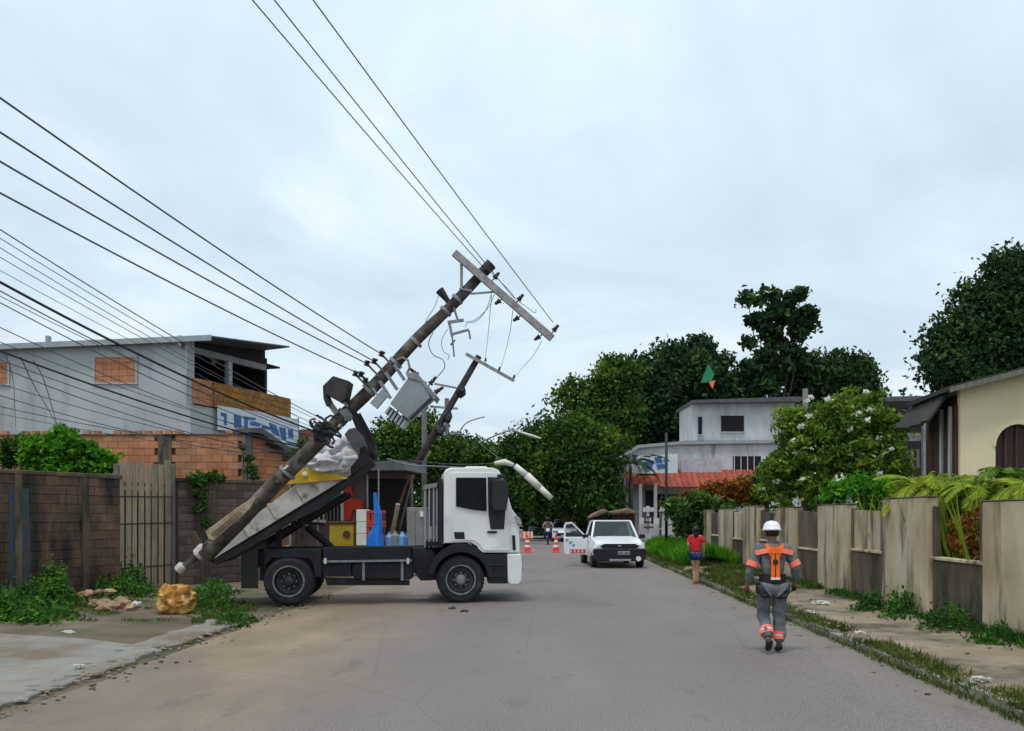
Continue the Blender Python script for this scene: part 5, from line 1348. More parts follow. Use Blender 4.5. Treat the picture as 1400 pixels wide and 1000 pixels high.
# raised yard ground behind the wall
ym = mat('yard soil and grass', (.075, .075, .03), (.045, .05, .022), 1.2, .95, .4)
mb = MB(); mb.prism([(WX + .25, 6, 0), (40, 6, 0), (40, 42, 0), (WX + .25, 42, 0)], (0, 0, .3)); o = mb.build('terrain', ym); tag(o, 'low yard ground behind the right wall', None, None, 'structure')
mb = MB(); mb.prism([(12.0, 30.9, .3), (17.5, 30.9, .3), (17.5, 39, .3), (12.0, 39, .3)], (0, 0, 1.2)); o = mb.build('driveway', K['render_white']); tag(o, 'raised cement driveway under the carport', None, None, 'structure')
mb = MB(); mb.prism([(9.6, 28.2, .3), (14.5, 28.2, .3), (14.5, 30.8, .3), (9.6, 30.8, .3)], (0, 0, .35)); o = mb.build('driveway', K['render_white']); tag(o, 'low cement pad in front of the carport', None, None, 'structure')

# ------------------------------------------------------------------ grey building with red canopies
plR = Plane((5.55, 66), (18.5, 66.6)); YR = 66
rb = thing('canopy_building', 'three-storey pale grey building with red tiled canopies and a blue banner', 'building', (10, 68, 0))
def rp_(pxs, t0, t1, m_, nm, par=None, bev=0): 
    mb = MB(); mb.slab(plR, pxs, t0, t1); return mb.build(nm, m_, par or rb, bevel=bev, seg=1)
rp_([(856, 737), (1095, 737), (1095, 605), (930, 607), (872, 612), (856, 622)], 0, 9, K['render_white'], 'wall')
rp_([(853, 621), (871, 609), (930, 604), (1095, 602), (1095, 606), (930, 608), (873, 613), (854, 626)], -.25, .0, K['fascia'], 'parapet')
rp_([(953, 603), (1095, 600), (1095, 546), (953, 548)], 1.6, 6.6, K['render_white'], 'upper_wall')
rp_([(940, 601), (1095, 600), (1095, 603), (940, 604)], 1.2, 1.6, K['roofmetal'], 'floor_band')
rp_([(950, 545), (1100, 540), (1106, 544), (1100, 547), (950, 549)], .9, 7.2, K['roofmetal'], 'roof')
for (x0, y0, x1, y1) in ((993, 565.5, 1024.5, 588), (961, 567, 966, 592)):
    wo_ = rp_([(x0, y0), (x1, y0), (x1, y1), (x0, y1)], 1.50, 1.597, K['blackhole'], 'window')
    for f_ in ([(x0 - 1, y0 - 1), (x1 + 1, y0 - 1), (x1 + 1, y0), (x0 - 1, y0)], [(x0 - 1, y1), (x1 + 1, y1), (x1 + 1, y1 + 1), (x0 - 1, y1 + 1)]): rp_(f_, 1.45, 1.59, K['render_white'], 'frame', wo_)
rp_([(1078, 566), (1095, 566), (1095, 590), (1078, 590)], 1.50, 1.597, K['blackhole'], 'window')
rp_([(1002, 624), (1040, 624), (1040, 648), (1002, 648)], -.05, -.003, K['blackhole'], 'window')
for x in (1003, 1012, 1021, 1030): rp_([(x, 624), (x + 1.2, 624), (x + 1.2, 648), (x, 648)], -.1, -.055, K['render_white'], 'bar')
sg = rp_([(870, 624), (925, 621), (925, 648), (868, 648)], -.4, -.33, K['signwhite'], 'banner')
for b_ in ([(876, 634), (883, 630), (893, 630), (890, 642), (877, 642)], [(893, 626), (902, 625), (905, 633), (896, 634)], [(896, 636), (912, 634), (911, 640), (898, 642)], [(905, 629), (912, 628), (912, 631), (906, 632)]): rp_(b_, -.44, -.405, K['signblue'], 'print_mark', sg)
sg2 = rp_([(930, 629), (985, 627), (985, 648), (930, 648)], -.3, -.25, mat('faded lilac panel', (.5, .46, .5), (.38, .35, .4), 3, .8, .1), 'painted_panel')
# canopies of separate tiles in rows
for (xa, xb, ya, yb, off, lb) in ((853, 900, 655, 664, 1.6, 1), (895, 1032, 650, 667, 1.8, 2)):
    q0_, zt_ = plR.sz(xa, ya); q1_, zb_ = plR.sz(xb, yb)
    cn = thing('tiled_canopy', ['', 'short red tiled canopy at the near corner of the grey building', 'long red and orange tiled canopy along the grey building'][lb], 'canopy', tuple(plR.w(q0_, zb_, -off)), 'red tiled canopies') if False else None
    top0 = plR.sz(xa, ya - 7)[1]
    bd = MB(); bd.prism([plR.w(q0_, top0, 0), plR.w(q0_, top0 - .06, 0), plR.w(q0_, zb_ - .06, -off), plR.w(q0_, zb_, -off)], plR.d * (q1_ - q0_)); cno = bd.build('canopy', K['tile'], rb)
    tm = MB(); nt_ = int((q1_ - q0_) / .42); rows = 4
    tm.rings([[Vector((.2 * math.cos(a), -(1 if e_ else 0) * 1.0, .07 * math.sin(a))) for a in (0, .8, 1.57, 2.35, PI)] for e_ in (0, 1)])
    Ls = math.hypot(off, top0 - zb_) / rows
    tm.v = [Vector((v.x, v.y * Ls * 1.08, v.z)) for v in tm.v]
    tme = tm.mesh('tile'); tme.materials.append(K['tile'])
    sl_ = math.atan2(top0 - zb_, off)
    for r_ in range(rows):
        for c_ in range(nt_):
            o_ = link('tile', tme, cno); f_ = r_ / rows
            o_.location = plR.w(q0_ + (c_ + .5) * .42, top0 + (zb_ - top0) * f_ + .012 * (1), -off * f_) - ORG[rb.name]
            o_.rotation_euler = (sl_ + random.uniform(.03, .06), 0, math.atan2(plR.d.y, plR.d.x))
rp_([(881, 671), (891, 671), (891, 727), (881, 727)], -.6, -.5, K['blackhole'], 'doorway')
rp_([(894, 676), (935, 676), (935, 727), (894, 727)], -.12, -.003, K['blackhole'], 'window')
for x in (897, 903, 909, 915, 921, 927): rp_([(x, 676), (x + 1, 676), (x + 1, 727), (x, 727)], -.18, -.125, K['mauve'], 'bar')
for y in (685, 697, 709): rp_([(894, y), (935, y), (935, y + 1.2), (894, y + 1.2)], -.23, -.185, K['mauve'], 'bar')
for x in (868, 888): rp_([(x, 663), (x + 4, 663), (x + 4, 735), (x, 735)], -2.0, -1.8, K['render_white'], 'post')
# cross-shaped gate sign
cs = thing('gate_sign', 'pale T-shaped post with dark ladder bars near the gate pillar', 'post', (P(886, 700, 46).x, 46, 0))
yp([(884, 745), (888, 745), (888, 692), (884, 692)], 46, .12, K['render_white'], 'post', cs); yp([(879, 694), (894, 694), (894, 700), (879, 700)], 45.95, .06, K['render_white'], 'board', cs)
for y in (706, 713, 720): yp([(880, y), (893, y), (893, y + 2.5), (880, y + 2.5)], 45.9, .06, K['darkwood'], 'bar', cs)
# tarpaulin covered stalls beyond the pickup
st = thing('market_stall', 'brown stall with a sagging tan sheet roof beyond the pickup', 'stall', (P(818, 730, 50).x, 50, 0), 'tan roofed stalls beyond the pickup')
yp([(804, 708), (812, 702), (826, 696), (832, 699), (826, 703), (808, 709)], 50, 2.2, K['rust'], 'sheet_roof', st, .05)
yp([(806, 709), (830, 704), (830, 735), (806, 735)], 50.5, 1.5, mat('dark red stall cloth', (.08, .02, .022), (.05, .014, .015), 3, .9, .2), 'stall_front', st)
st2 = thing('market_stall', 'wider brown stall with a broad tan sheet roof beyond the pickup cab', 'stall', (P(853, 730, 49).x, 49, 0), 'tan roofed stalls beyond the pickup')
yp([(833, 700), (848, 697), (860, 695), (872, 701), (869, 703.5), (850, 702), (838, 704)], 49, 2.4, K['rust'], 'sheet_roof', st2, .05)
yp([(838, 705), (868, 703), (868, 735), (838, 735)], 49.6, 1.5, K['darkwood'], 'stall_front', st2)

# ------------------------------------------------------------------ pickup
pk = thing('pickup_truck', 'white pickup facing the camera with a black bumper and one front door open', 'pickup', (0, 0, 0))
def sec(y, zb, zt, w, k=.93): return [Vector((-w, y, zb)), Vector((w, y, zb)), Vector((w * 1.02, y, zb + (zt - zb) * .55)), Vector((w * k, y, zt)), Vector((-w * k, y, zt)), Vector((-w * 1.02, y, zb + (zt - zb) * .55))]
mb = MB(); mb.rings([sec(.05, .62, .84, .80, .9), sec(.14, .45, .90, .87, .9), sec(.7, .38, 1.0, .90, .9), sec(1.25, .36, 1.06, .91, .92), sec(2.6, .36, 1.06, .91, .97), sec(4.5, .38, 1.04, .90, .97)]); mb.build('body', K['white2'], pk, bevel=.04, seg=3)
mb = MB(); mb.rings([[Vector((-.58, .12, .885)), Vector((.58, .12, .885)), Vector((.50, .12, .90)), Vector((-.50, .12, .90))], [Vector((-.72, 1.2, 1.055)), Vector((.72, 1.2, 1.055)), Vector((.60, 1.2, 1.09)), Vector((-.60, 1.2, 1.09))]]); mb.build('bonnet', K['white2'], pk, bevel=.01)
mb = MB(); mb.prism([Vector((-.66, 1.72, 1.60)), Vector((.66, 1.72, 1.60)), Vector((.66, 2.62, 1.60)), Vector((-.66, 2.62, 1.60))], (0, 0, .06)); mb.build('roof', K['white2'], pk, bevel=.025)
for s_ in (-1, 1):
    for (a, b_, w_) in (((s_ * .80, 1.2, 1.04), (s_ * .64, 1.74, 1.62), .07), ((s_ * .83, 2.62, 1.04), (s_ * .66, 2.58, 1.62), .14)):
        mb = MB(); mb.bar(a, b_, w_, .06); mb.build('pillar', K['white2'], pk, bevel=.01, seg=1)
def pane(pts, th, m_=None, nm='window'):
    mb = MB(); mb.prism([Vector(p_) for p_ in pts], th); return mb.build(nm, m_ or K['glass'], pk)
pane([(-.76, 1.21, 1.06), (.76, 1.21, 1.06), (.61, 1.73, 1.6), (-.61, 1.73, 1.6)], (0, .012, 0), nm='windscreen')
pane([(-.76, 2.61, 1.06), (.76, 2.61, 1.06), (.62, 2.6, 1.58), (-.62, 2.6, 1.58)], (0, .012, 0), nm='rear_window')
pane([(.84, 1.35, 1.06), (.84, 2.55, 1.06), (.67, 2.53, 1.59), (.67, 1.8, 1.59)], (-.012, 0, 0))
for x in (-.38, .38):
    mb = MB(); mb.box((x, 2.15, .95), (.42, .14, .62)); mb.box((x, 2.16, 1.34), (.24, .09, .18)); mb.build('seat', mat('maroon seat cloth', (.10, .03, .04), (.06, .02, .025), 6, .9, .2) if x < 0 else K['greycab'], pk, bevel=.03)
mb = MB(); mb.tube([Vector((-.38 + .17 * math.cos(k / 12 * 2 * PI), 1.62, 1.05 + .17 * math.sin(k / 12 * 2 * PI))) for k in range(13)], .016, 6); mb.build('steering_wheel', K['black'], pk)
for s_ in (-.5, .12, .5):
    mb = MB(); mb.bar((s_, 2.75, 1.0), (s_, 2.75, 1.58), .05, .05); mb.build('rack_bar', K['cable'], pk)
mb = MB(); mb.bar((-.62, 2.75, 1.57), (.62, 2.75, 1.57), .05, .05); mb.bar((-.6, 2.75, 1.3), (.6, 2.75, 1.3), .04, .04); mb.build('rack_bar', K['cable'], pk)
# nose: black grille, lamps, bumper, plate, badge
mb = MB(); mb.prism([Vector((x, .015, z)) for x, z in ((-.56, .70), (.56, .70), (.66, .78), (.52, .855), (-.52, .855), (-.66, .78))], (0, .08, 0)); mb.build('grille', K['black'], pk, bevel=.012)
mb = MB(); mb.lathe((0, .0, .775), (0, 1, 0), [(0, .03), (.02, .045)], 16); mb.v = [Vector((v.x * 1.9, v.y, (v.z - .775) * .9 + .775)) for v in mb.v]; mb.build('oval_badge', K['hub'], pk)
for s_ in (-1, 1):
    mb = MB(); mb.prism([Vector((s_ * x, y, z)) for x, y, z in ((.58, .06, .75), (.88, .20, .72), (.885, .26, .90), (.70, .13, .90), (.56, .06, .87))], (0, .06, 0)); mb.build('headlight', mat('clear lamp lens', (.7, .72, .74), (.5, .52, .55), 8, .15, 0) if s_ < 0 else bpy.data.materials['clear lamp lens'], pk, bevel=.01)
    mb = MB(); mb.lathe((s_ * .62, -.075, .34), (0, 1, 0), [(0, .085), (.05, .1)], 16); mb.build('fog_lamp', K['reflect'] if s_ > 0 else K['black'], pk)
    mb = MB(); mb.box((s_ * 1.0, 1.38, 1.08), (.2, .1, .15)); mb.build('wing_mirror', K['black'], pk, bevel=.025)
    for y in (.72, 3.55):
        mb = MB(); mb.lathe((s_ * .90, y, .335), (-s_, 0, 0), [(0, .2), (0, .30), (.03, .335), (.2, .335), (.2, .1)], 28); w_ = mb.build('wheel', K['rubber'], pk)
        mb = MB(); mb.lathe((s_ * .905, y, .335), (-s_, 0, 0), [(.02, .04), (0, .17), (.01, .2), (.05, .2)], 18); mb.build('rim', K['hub'], w_)
mb = MB(); mb.prism([Vector((x, -.06, z)) for x, z in ((-.84, .32), (-.80, .25), (.80, .25), (.84, .32), (.90, .60), (.86, .69), (-.86, .69), (-.90, .60))], (0, .28, 0)); mb.build('bumper', K['black'], pk, bevel=.03, seg=3)
mb = MB(); mb.box((0, -.075, .30), (.72, .03, .06)); mb.build('lower_intake', K['fascia'], pk)
mb = MB(); mb.box((.12, -.075, .54), (.40, .02, .125)); plt = mb.build('number_plate', K['fascia'], pk)
mb = MB()
for k in range(7):
    if k != 3: mb.box((-.03 + .048 * k, -.088, .535), (.03, .006, .055))
mb.build('plate_mark', K['cable'], plt)
# open door on the camera-left side
dr = bpy.data.objects.new('door', None)
D0 = Vector((-.93, 1.32, 0)); DA = Plane((D0.x, D0.y), (D0.x - .98, D0.y + .16)); DA.n = Vector((DA.d.y, -DA.d.x, 0)); DA.n = DA.n if DA.n.y > 0 else -DA.n
def dp(pts, t0, t1, m_, nm, par, bev=.01): mb = MB(); mb.prism([DA.w(q, z, t0) for q, z in pts], DA.n * (t1 - t0)); return mb.build(nm, m_, par, bevel=bev, seg=2)
door = dp([(0, .42), (.80, .42), (.84, .60), (.84, 1.06), (0, 1.06)], 0, .08, K['white2'], 'door', pk, .025)
dp([(.84, 1.05), (.84, 1.45), (.78, 1.58), (.55, 1.60), (.02, 1.07), (.10, 1.07), (.55, 1.53), (.74, 1.51), (.77, 1.42), (.77, 1.05)], .02, .06, K['white2'], 'frame', door, .008)
dp([(.10, 1.06), (.55, 1.52), (.74, 1.50), (.77, 1.42), (.77, 1.06)], .035, .045, K['glass'], 'window', door, 0)
dp([(.1, 1.04), (.76, 1.04), (.74, 1.22), (.28, 1.22)], .085, .095, K['black'], 'inner_trim', door, .01)
dp([(.06, .47), (.62, .47), (.62, .62), (.06, .62)], -.008, -.001, mat('faded red door lettering', (.62, .17, .14), (.5, .10, .09), 8, .6, 0), 'red_strip', door, 0)
for k in range(8): dp([(.10 + .065 * k, .505), (.145 + .065 * k, .505), (.145 + .065 * k, .585), (.10 + .065 * k, .585)], -.012, -.009, K['palewhite'] if k % 2 else K['redpaint'], 'print_mark', door, 0)
for (q, z, w_) in ((.72, .95, .08), (.60, .86, .10), (.50, .76, .08)): dp([(q - w_ / 2, z - .03), (q + w_ / 2, z - .045), (q + w_ / 2 - .02, z + .035), (q - w_ / 2 - .01, z + .045)], -.01, -.001, K['greycab'], 'emblem_mark', door, 0)
bpy.data.objects.remove(dr)
pk.location = (2.46, 30.0, .008); pk.rotation_euler = (0, 0, R(4)); pk.scale = (.98, 1, .95)

# far traffic
small_car('white hatchback far down the road left of the pickup door', P(772, 730, 62).x, 62, R(-92), K['white2'])
small_car('dark car far down the road beside the motorbike rider', P(738, 730, 70).x, 70, R(-88), K['cable'])
# ------------------------------------------------------------------ cones and barrier
def cone(label, px, py, s_=1.0):
    c = thing('traffic_cone', label, 'traffic cone', (0, 0, 0), 'orange cones across the road')
    mb = MB(); mb.box((0, 0, .02), (.38, .38, .04)); mb.build('base', K['redplastic'], c, bevel=.01, seg=1)
    mb = MB(); mb.lathe((0, 0, .04), (0, 0, 1), [(0, .145), (.66, .035), (.70, .02)], 20); bd = mb.build('cone_body', K['redplastic'], c)
    for z0, z1 in ((.22, .31), (.42, .50)):
        f_ = lambda z: .145 - (z - .04) / .66 * .11 + .004
        mb = MB(); mb.lathe((0, 0, 0), (0, 0, 1), [(z0, f_(z0)), (z1, f_(z1))], 20); mb.build('white_band', K['reflect'], bd)
    g_ = G(px, py); c.location = (g_.x, g_.y, .012); c.scale = (s_, s_, s_)
    return c
cone('orange cone near the truck nose on the far side', 721, 756, 1.15)
cone('orange cone standing alone in mid road left of the pickup', 760, 756, 1.15)
br = thing('barrier', 'red and white folding barrier behind the cone nearest the truck', 'barrier', (P(720, 735, 56).x, 56, 0))
for k in range(6): yp([(713 + 2.6 * k, 727), (715.6 + 2.6 * k, 727), (715.6 + 2.6 * k, 736), (713 + 2.6 * k, 736)], 56, .04, K['reflect'] if k % 2 else K['coral'], 'stripe_board', br)
for x in (714, 727): yp([(x, 727), (x + 1, 727), (x + 1, 744), (x, 744)], 56.05, .05, K['steel'], 'leg', br)

# ------------------------------------------------------------------ people
FOLDED = ('jacket', 'trousers', 'top', 'shirt')
def skin(name, verts, edges, radii, m_, parent, sub=2, root=0, extra=None, rads=None):
    me = bpy.data.meshes.new(name); me.from_pydata([tuple(v) for v in verts], edges, []); me.update()
    o = bpy.data.objects.new(name, me); C.objects.link(o)
    md = o.modifiers.new('skin', 'SKIN'); md.use_smooth_shade = True
    for i, d in enumerate(me.skin_vertices[0].data):
        r_ = radii[i]; d.radius = r_ if isinstance(r_, tuple) else (r_, r_); d.use_root = (i == root)
    sb = o.modifiers.new('sub', 'SUBSURF'); sb.levels = sub + (1 if name in FOLDED else 0); sb.render_levels = sb.levels
    if name in FOLDED:
        tx_ = bpy.data.textures.get('folds')
        if not tx_:
            tx_ = bpy.data.textures.new('folds', 'CLOUDS'); tx_.noise_scale = .11; tx_.noise_depth = 2
        dp_ = o.modifiers.new('folds', 'DISPLACE'); dp_.texture = tx_; dp_.strength = .055; dp_.mid_level = .5; dp_.texture_coords = 'LOCAL'
    dg = bpy.context.evaluated_depsgraph_get()
    nm = bpy.data.meshes.new_from_object(o.evaluated_get(dg)); 
    bpy.data.objects.remove(o); bpy.data.meshes.remove(me)
    if extra:
        bm = bmesh.new(); bm.from_mesh(nm)
        for mb in extra:
            vs = [bm.verts.new(v) for v in mb.v]
            for f_ in mb.f: 
                try: bm.faces.new([vs[i] for i in f_])
                except ValueError: pass
        bm.to_mesh(nm); bm.free()
    nm.materials.clear(); nm.materials.append(m_)
    nm.shade_smooth(); nm.name = name
    return link(name, nm, parent)
def ring_band(a, b_, r_, m_, nm, par, n=16, flat=1.0):
    mb = MB(); a, b_ = Vector(a), Vector(b_); d = (b_ - a)
    mb.lathe(a, d, [(0, r_ * .8), (0, r_), (d.length, r_ * .98), (d.length, r_ * .8)], n)
    if flat != 1: mb.v = [Vector((v.x, (v.y - a.y) * flat + a.y, v.z)) for v in mb.v]
    return mb.build(nm, m_, par, smooth=False)
def person(label, H, J, mats, extras):
    """J: joint dictionary for a person of height 1.70"""
    r_ = thing('person', label, 'person', (0, 0, 0))
    names = ['pelvis', 'belly', 'chest', 'neck', 'skull', 'crown', 'shL', 'elL', 'wrL', 'haL', 'shR', 'elR', 'wrR', 'haR', 'hiL', 'knL', 'anL', 'toL', 'hiR', 'knR', 'anR', 'toR']
    ed = [(0, 1), (1, 2), (2, 3), (3, 4), (4, 5), (2, 6), (6, 7), (7, 8), (8, 9), (2, 10), (10, 11), (11, 12), (12, 13), (0, 14), (14, 15), (15, 16), (16, 17), (0, 18), (18, 19), (19, 20), (20, 21)]
    b = mats['build']
    rd = dict(pelvis=(.135 * b, .10), belly=(.115 * b, .085), chest=(.145 * b, .10), neck=.052, skull=(.078, .092), crown=(.055, .065), sh=.062, el=.044, wr=.029, ha=.036, hi=.092, kn=.058, an=.038, to=.036)
    V = [Vector(J[n]) for n in names]
    rr_ = [rd[n] if n in rd else rd[n[:2]] for n in names]
    fing = []
    for s_ in ('L', 'R'):
        w_, h_ = Vector(J['wr' + s_]), Vector(J['ha' + s_]); d = (h_ - w_).normalized(); sx = Vector((0, 1, 0))
        inn = -1 if h_.x > 0 else 1
        for k in range(4):
            o_ = sx * (.024 * (1.5 - k)); l_ = (.075, .085, .08, .062)[k]
            p0 = h_ + o_ * .9; p1 = p0 + d * l_ * .55 + Vector((inn * .006, 0, 0)); p2 = p1 + (d + Vector((inn * .5, 0, 0))).normalized() * l_ * .5
            mb = MB(); mb.tube([p0, p1, p2], [.0105, .0095, .0075], 6); fing.append(mb)
        p0 = w_ + d * .025 + sx * .02; mb = MB(); mb.tube([p0, p0 + d * .035 + sx * .028, p0 + d * .065 + sx * .03 + Vector((inn * .015, 0, 0))], [.013, .012, .009], 6); fing.append(mb)
    hd = Vector(J['skull']); fw = Vector((0, J['face'], 0))
    nose_ = MB(); nose_.blob(hd + fw * .105 + Vector((0, 0, .0)), (.014, .02, .022), 1, 0, 1); fing.append(nose_)
    for s_ in (-1, 1):
        e_ = MB(); e_.blob(hd + Vector((s_ * .084, 0, .0)), (.012, .022, .034), 1, 0, 1); fing.append(e_)
    skin('body', V, ed, rr_, mats['skin'], r_, 2, 0, fing)
    for s_ in (-1, 1):
        mb = MB(); mb.blob(hd + fw * .088 + Vector((s_ * .03, 0, .025)), (.012, .008, .009), 1, 0, 1); mb.build('eye', K['palewhite'], r_)
    mb = MB(); mb.blob(hd + fw * .09 + Vector((0, 0, -.045)), (.025, .008, .007), 1, 0, 1); mb.build('mouth', mats['skin'], r_)
    extras(r_, J)
    s_ = H / 1.70; r_.scale = (s_, s_, s_)
    return r_
JW = dict(pelvis=(0, 0, .93), belly=(0, .0, 1.10), chest=(0, .01, 1.30), neck=(0, .015, 1.45), skull=(0, .03, 1.56), crown=(0, .03, 1.64), face=1,
          shL=(-.185, .0, 1.37), elL=(-.285, -.03, 1.12), wrL=(-.315, .05, .90), haL=(-.318, .08, .83), shR=(.185, 0, 1.37), elR=(.30, -.03, 1.13), wrR=(.315, .06, .92), haR=(.312, .10, .855),
          hiL=(-.09, 0, .88), knL=(-.10, .11, .50), anL=(-.085, -.16, .17), toL=(-.085, -.10, .05), hiR=(.09, 0, .88), knR=(.10, .03, .48), anR=(.085, .0, .085), toR=(.085, .14, .04))
def dress_worker(r_, J):
    v = {k: Vector(x) for k, x in J.items() if k != 'face'}
    u = K['uniform']
    skin('jacket', [v['pelvis'] + Vector((0, 0, .03)), v['belly'], v['chest'] + Vector((0, 0, .0)), v['chest'] + Vector((0, 0, .08)), v['shL'], v['elL'], v['wrL'] + Vector((0, 0, .02)), v['shR'], v['elR'], v['wrR'] + Vector((0, 0, .02))],
         [(0, 1), (1, 2), (2, 3), (2, 4), (4, 5), (5, 6), (2, 7), (7, 8), (8, 9)], [(.165, .125), (.15, .118), (.18, .13), (.10, .08), .082, .068, .052, .082, .068, .052], u, r_, 2, 0)
    skin('trousers', [v['pelvis'], v['hiL'] + Vector((-.01, 0, -.03)), v['knL'], v['anL'] + Vector((0, 0, .03)), v['hiR'] + Vector((.01, 0, -.03)), v['knR'], v['anR'] + Vector((0, 0, .03))],
         [(0, 1), (1, 2), (2, 3), (0, 4), (4, 5), (5, 6)], [(.165, .125), .115, .088, .075, .115, .088, .078], u, r_, 2, 0)
    for s_ in 'LR':
        a_ = v['an' + s_]; t_ = v['to' + s_]; d = (t_ - a_).normalized()
        skin('boot', [a_ + Vector((0, 0, .04)), a_ - Vector((0, .03, .02)), t_], [(0, 1), (1, 2)], [.055, .05, (.045, .035)], K['black'], r_, 2, 0)
        # bands
        m_ = v['sh' + s_].lerp(v['el' + s_], .70); n_ = v['sh' + s_].lerp(v['el' + s_], .96); ring_band(m_, n_, .078, K['coral'], 'sleeve_band', r_)
        m_ = v['kn' + s_].lerp(v['an' + s_], .50); n_ = v['kn' + s_].lerp(v['an' + s_], .74); ring_band(m_, n_, .088, K['coral'], 'leg_band', r_)
        o_ = ring_band(m_.lerp(n_, .42), m_.lerp(n_, .58), .0895, K['reflect'], 'reflector', r_)
    # shoulder bands and harness webbing, lying on the back
    def strip(pts, w_, m_, nm, th=.012):
        mb = MB()
        for a_, b_ in zip(pts[:-1], pts[1:]): mb.bar(Vector(a_), Vector(b_), w_, th, up=(0, 1, 0)) if False else mb.prism([Vector(a_) + Vector((-w_ / 2, 0, 0)), Vector(a_) + Vector((w_ / 2, 0, 0)), Vector(b_) + Vector((w_ / 2, 0, 0)), Vector(b_) + Vector((-w_ / 2, 0, 0))], (0, -th, 0))
        return mb.build(nm, m_, r_)
    def hband(x0, x1, za, zb, y, h_, m_, nm):
        mb = MB(); mb.prism([Vector((x0, y, za)), Vector((x1, y, zb)), Vector((x1, y, zb + h_)), Vector((x0, y, za + h_))], (0, -.02, 0)); return mb.build(nm, m_, r_, bevel=.006, seg=1)
    for s_ in (-1, 1):
        mb = MB(); mb.add([Vector((s_ * x, y, z)) for x, y, z in ((.05, -.128, 1.325), (.235, -.085, 1.285), (.24, -.07, 1.345), (.05, -.112, 1.39), (.05, -.150, 1.325), (.24, -.107, 1.285), (.245, -.092, 1.345), (.05, -.134, 1.39))], [(0, 1, 2, 3), (4, 7, 6, 5), (0, 4, 5, 1), (1, 5, 6, 2), (2, 6, 7, 3), (3, 7, 4, 0)]); mb.build('shoulder_band', K['coral'], r_)
        mb = MB(); mb.prism([Vector((s_ * .085, -.10, 1.435)), Vector((s_ * .125, -.10, 1.42)), Vector((s_ * .07, -.145, 1.28)), Vector((s_ * .03, -.15, 1.29))], (0, -.014, 0)); mb.build('harness_strap', K['orange'], r_)
    for x in (-.032, .032):
        mb = MB(); mb.prism([Vector((x - .021, -.145, 1.31)), Vector((x + .021, -.145, 1.31)), Vector((x + .024, -.150, 1.0)), Vector((x - .024, -.150, 1.0))], (0, -.016, 0)); mb.build('harness_strap', K['orange'], r_)
    mb = MB(); mb.box((0, -.16, 1.345), (.15, .02, .08)); mb.build('harness_yoke', K['orange'], r_, bevel=.008)
    mb = MB(); mb.lathe((0, -.175, 1.20), (0, 1, 0), [(0, .02), (0, .035), (.012, .035), (.012, .02)], 12); mb.build('harness_ring', K['cable'], r_)
    mb = MB(); mb.box((0, -.166, .985), (.12, .012, .03)); mb.build('strap_end', K['reflect'], r_)
    mb = MB(); mb.lathe((0, 0, .925), (0, 0, 1), [(0, .150), (0, .178), (.115, .172), (.115, .150)], 20); mb.v = [Vector((p_.x, p_.y * .80, p_.z)) for p_ in mb.v]; mb.build('tool_belt', K['black'], r_)
    for s_ in (-1, 1):
        mb = MB(); mb.tube([Vector((s_ * .165, -.02, .93)), Vector((s_ * .185, -.06, .83)), Vector((s_ * .14, -.13, .755)), Vector((s_ * .03, -.12, .765 if s_ < 0 else .735))], [.03, .035, .03, .025], 8); mb.build('leg_strap', K['black'], r_, smooth=True)
        mb = MB(); mb.box((s_ * .185, -.02, .86), (.06, .12, .16)); mb.build('pouch', K['black'], r_, bevel=.015)
    # gloves
    for s_ in 'LR':
        mb = MB(); h_ = v['ha' + s_]; mb.blob(h_, (.035, .045, .055), 1, .1, 2); mb.build('glove', mat('red brown glove', (.22, .03, .02), (.14, .02, .014), 6, .9, .2) if s_ == 'L' else K['cable'], r_, smooth=True)
    # collar
    ring_band(v['neck'] + Vector((0, 0, -.045)), v['neck'] + Vector((0, -.005, .02)), .075, u, 'collar', r_)
    # helmet with brim
    c = v['skull'] + Vector((0, .0, .055))
    mb = MB(); mb.lathe(c, (0, .04, 1), [(-.012, .118), (.0, .128), (.012, .112), (.05, .106), (.085, .088), (.105, .06), (.115, .02), (.116, .001)], 24); mb.v = [Vector((p_.x, (p_.y - c.y) * 1.15 + c.y, p_.z)) for p_ in mb.v]; mb.build('helmet', K['helmet'], r_, smooth=True)
    mb = MB(); mb.box(c + Vector((0, 0, .108)), (.022, .16, .02)); mb.build('helmet_ridge', K['helmet'], r_, bevel=.008)
    mb = MB(); mb.lathe(v['skull'] + Vector((0, -.012, .01)), (0, 0, 1), [(-.05, .05), (-.03, .082), (.03, .095), (.06, .09)], 16); mb.build('hair', K['hair'], r_, smooth=True)
w = person('worker in grey uniform with orange bands and white helmet walking away', 1.645, JW, dict(build=1.0, skin=K['skin']), dress_worker)
g_ = G(1056, 893, .01); w.location = (g_.x, g_.y, .008)
JP = dict(pelvis=(0, 0, .92), belly=(0, .0, 1.08), chest=(0, .0, 1.28), neck=(0, 0, 1.43), skull=(0, .0, 1.54), crown=(0, .0, 1.62), face=1,
          shL=(-.16, .0, 1.35), elL=(-.22, -.05, 1.13), wrL=(-.17, .06, 1.0), haL=(-.13, .12, .98), shR=(.16, 0, 1.35), elR=(.235, .0, 1.12), wrR=(.245, .05, .90), haR=(.24, .08, .83),
          hiL=(-.07, 0, .88), knL=(-.035, .05, .48), anL=(-.03, -.04, .09), toL=(-.035, .09, .035), hiR=(.07, 0, .88), knR=(.055, .02, .48), anR=(.045, .0, .08), toR=(.05, .13, .03))
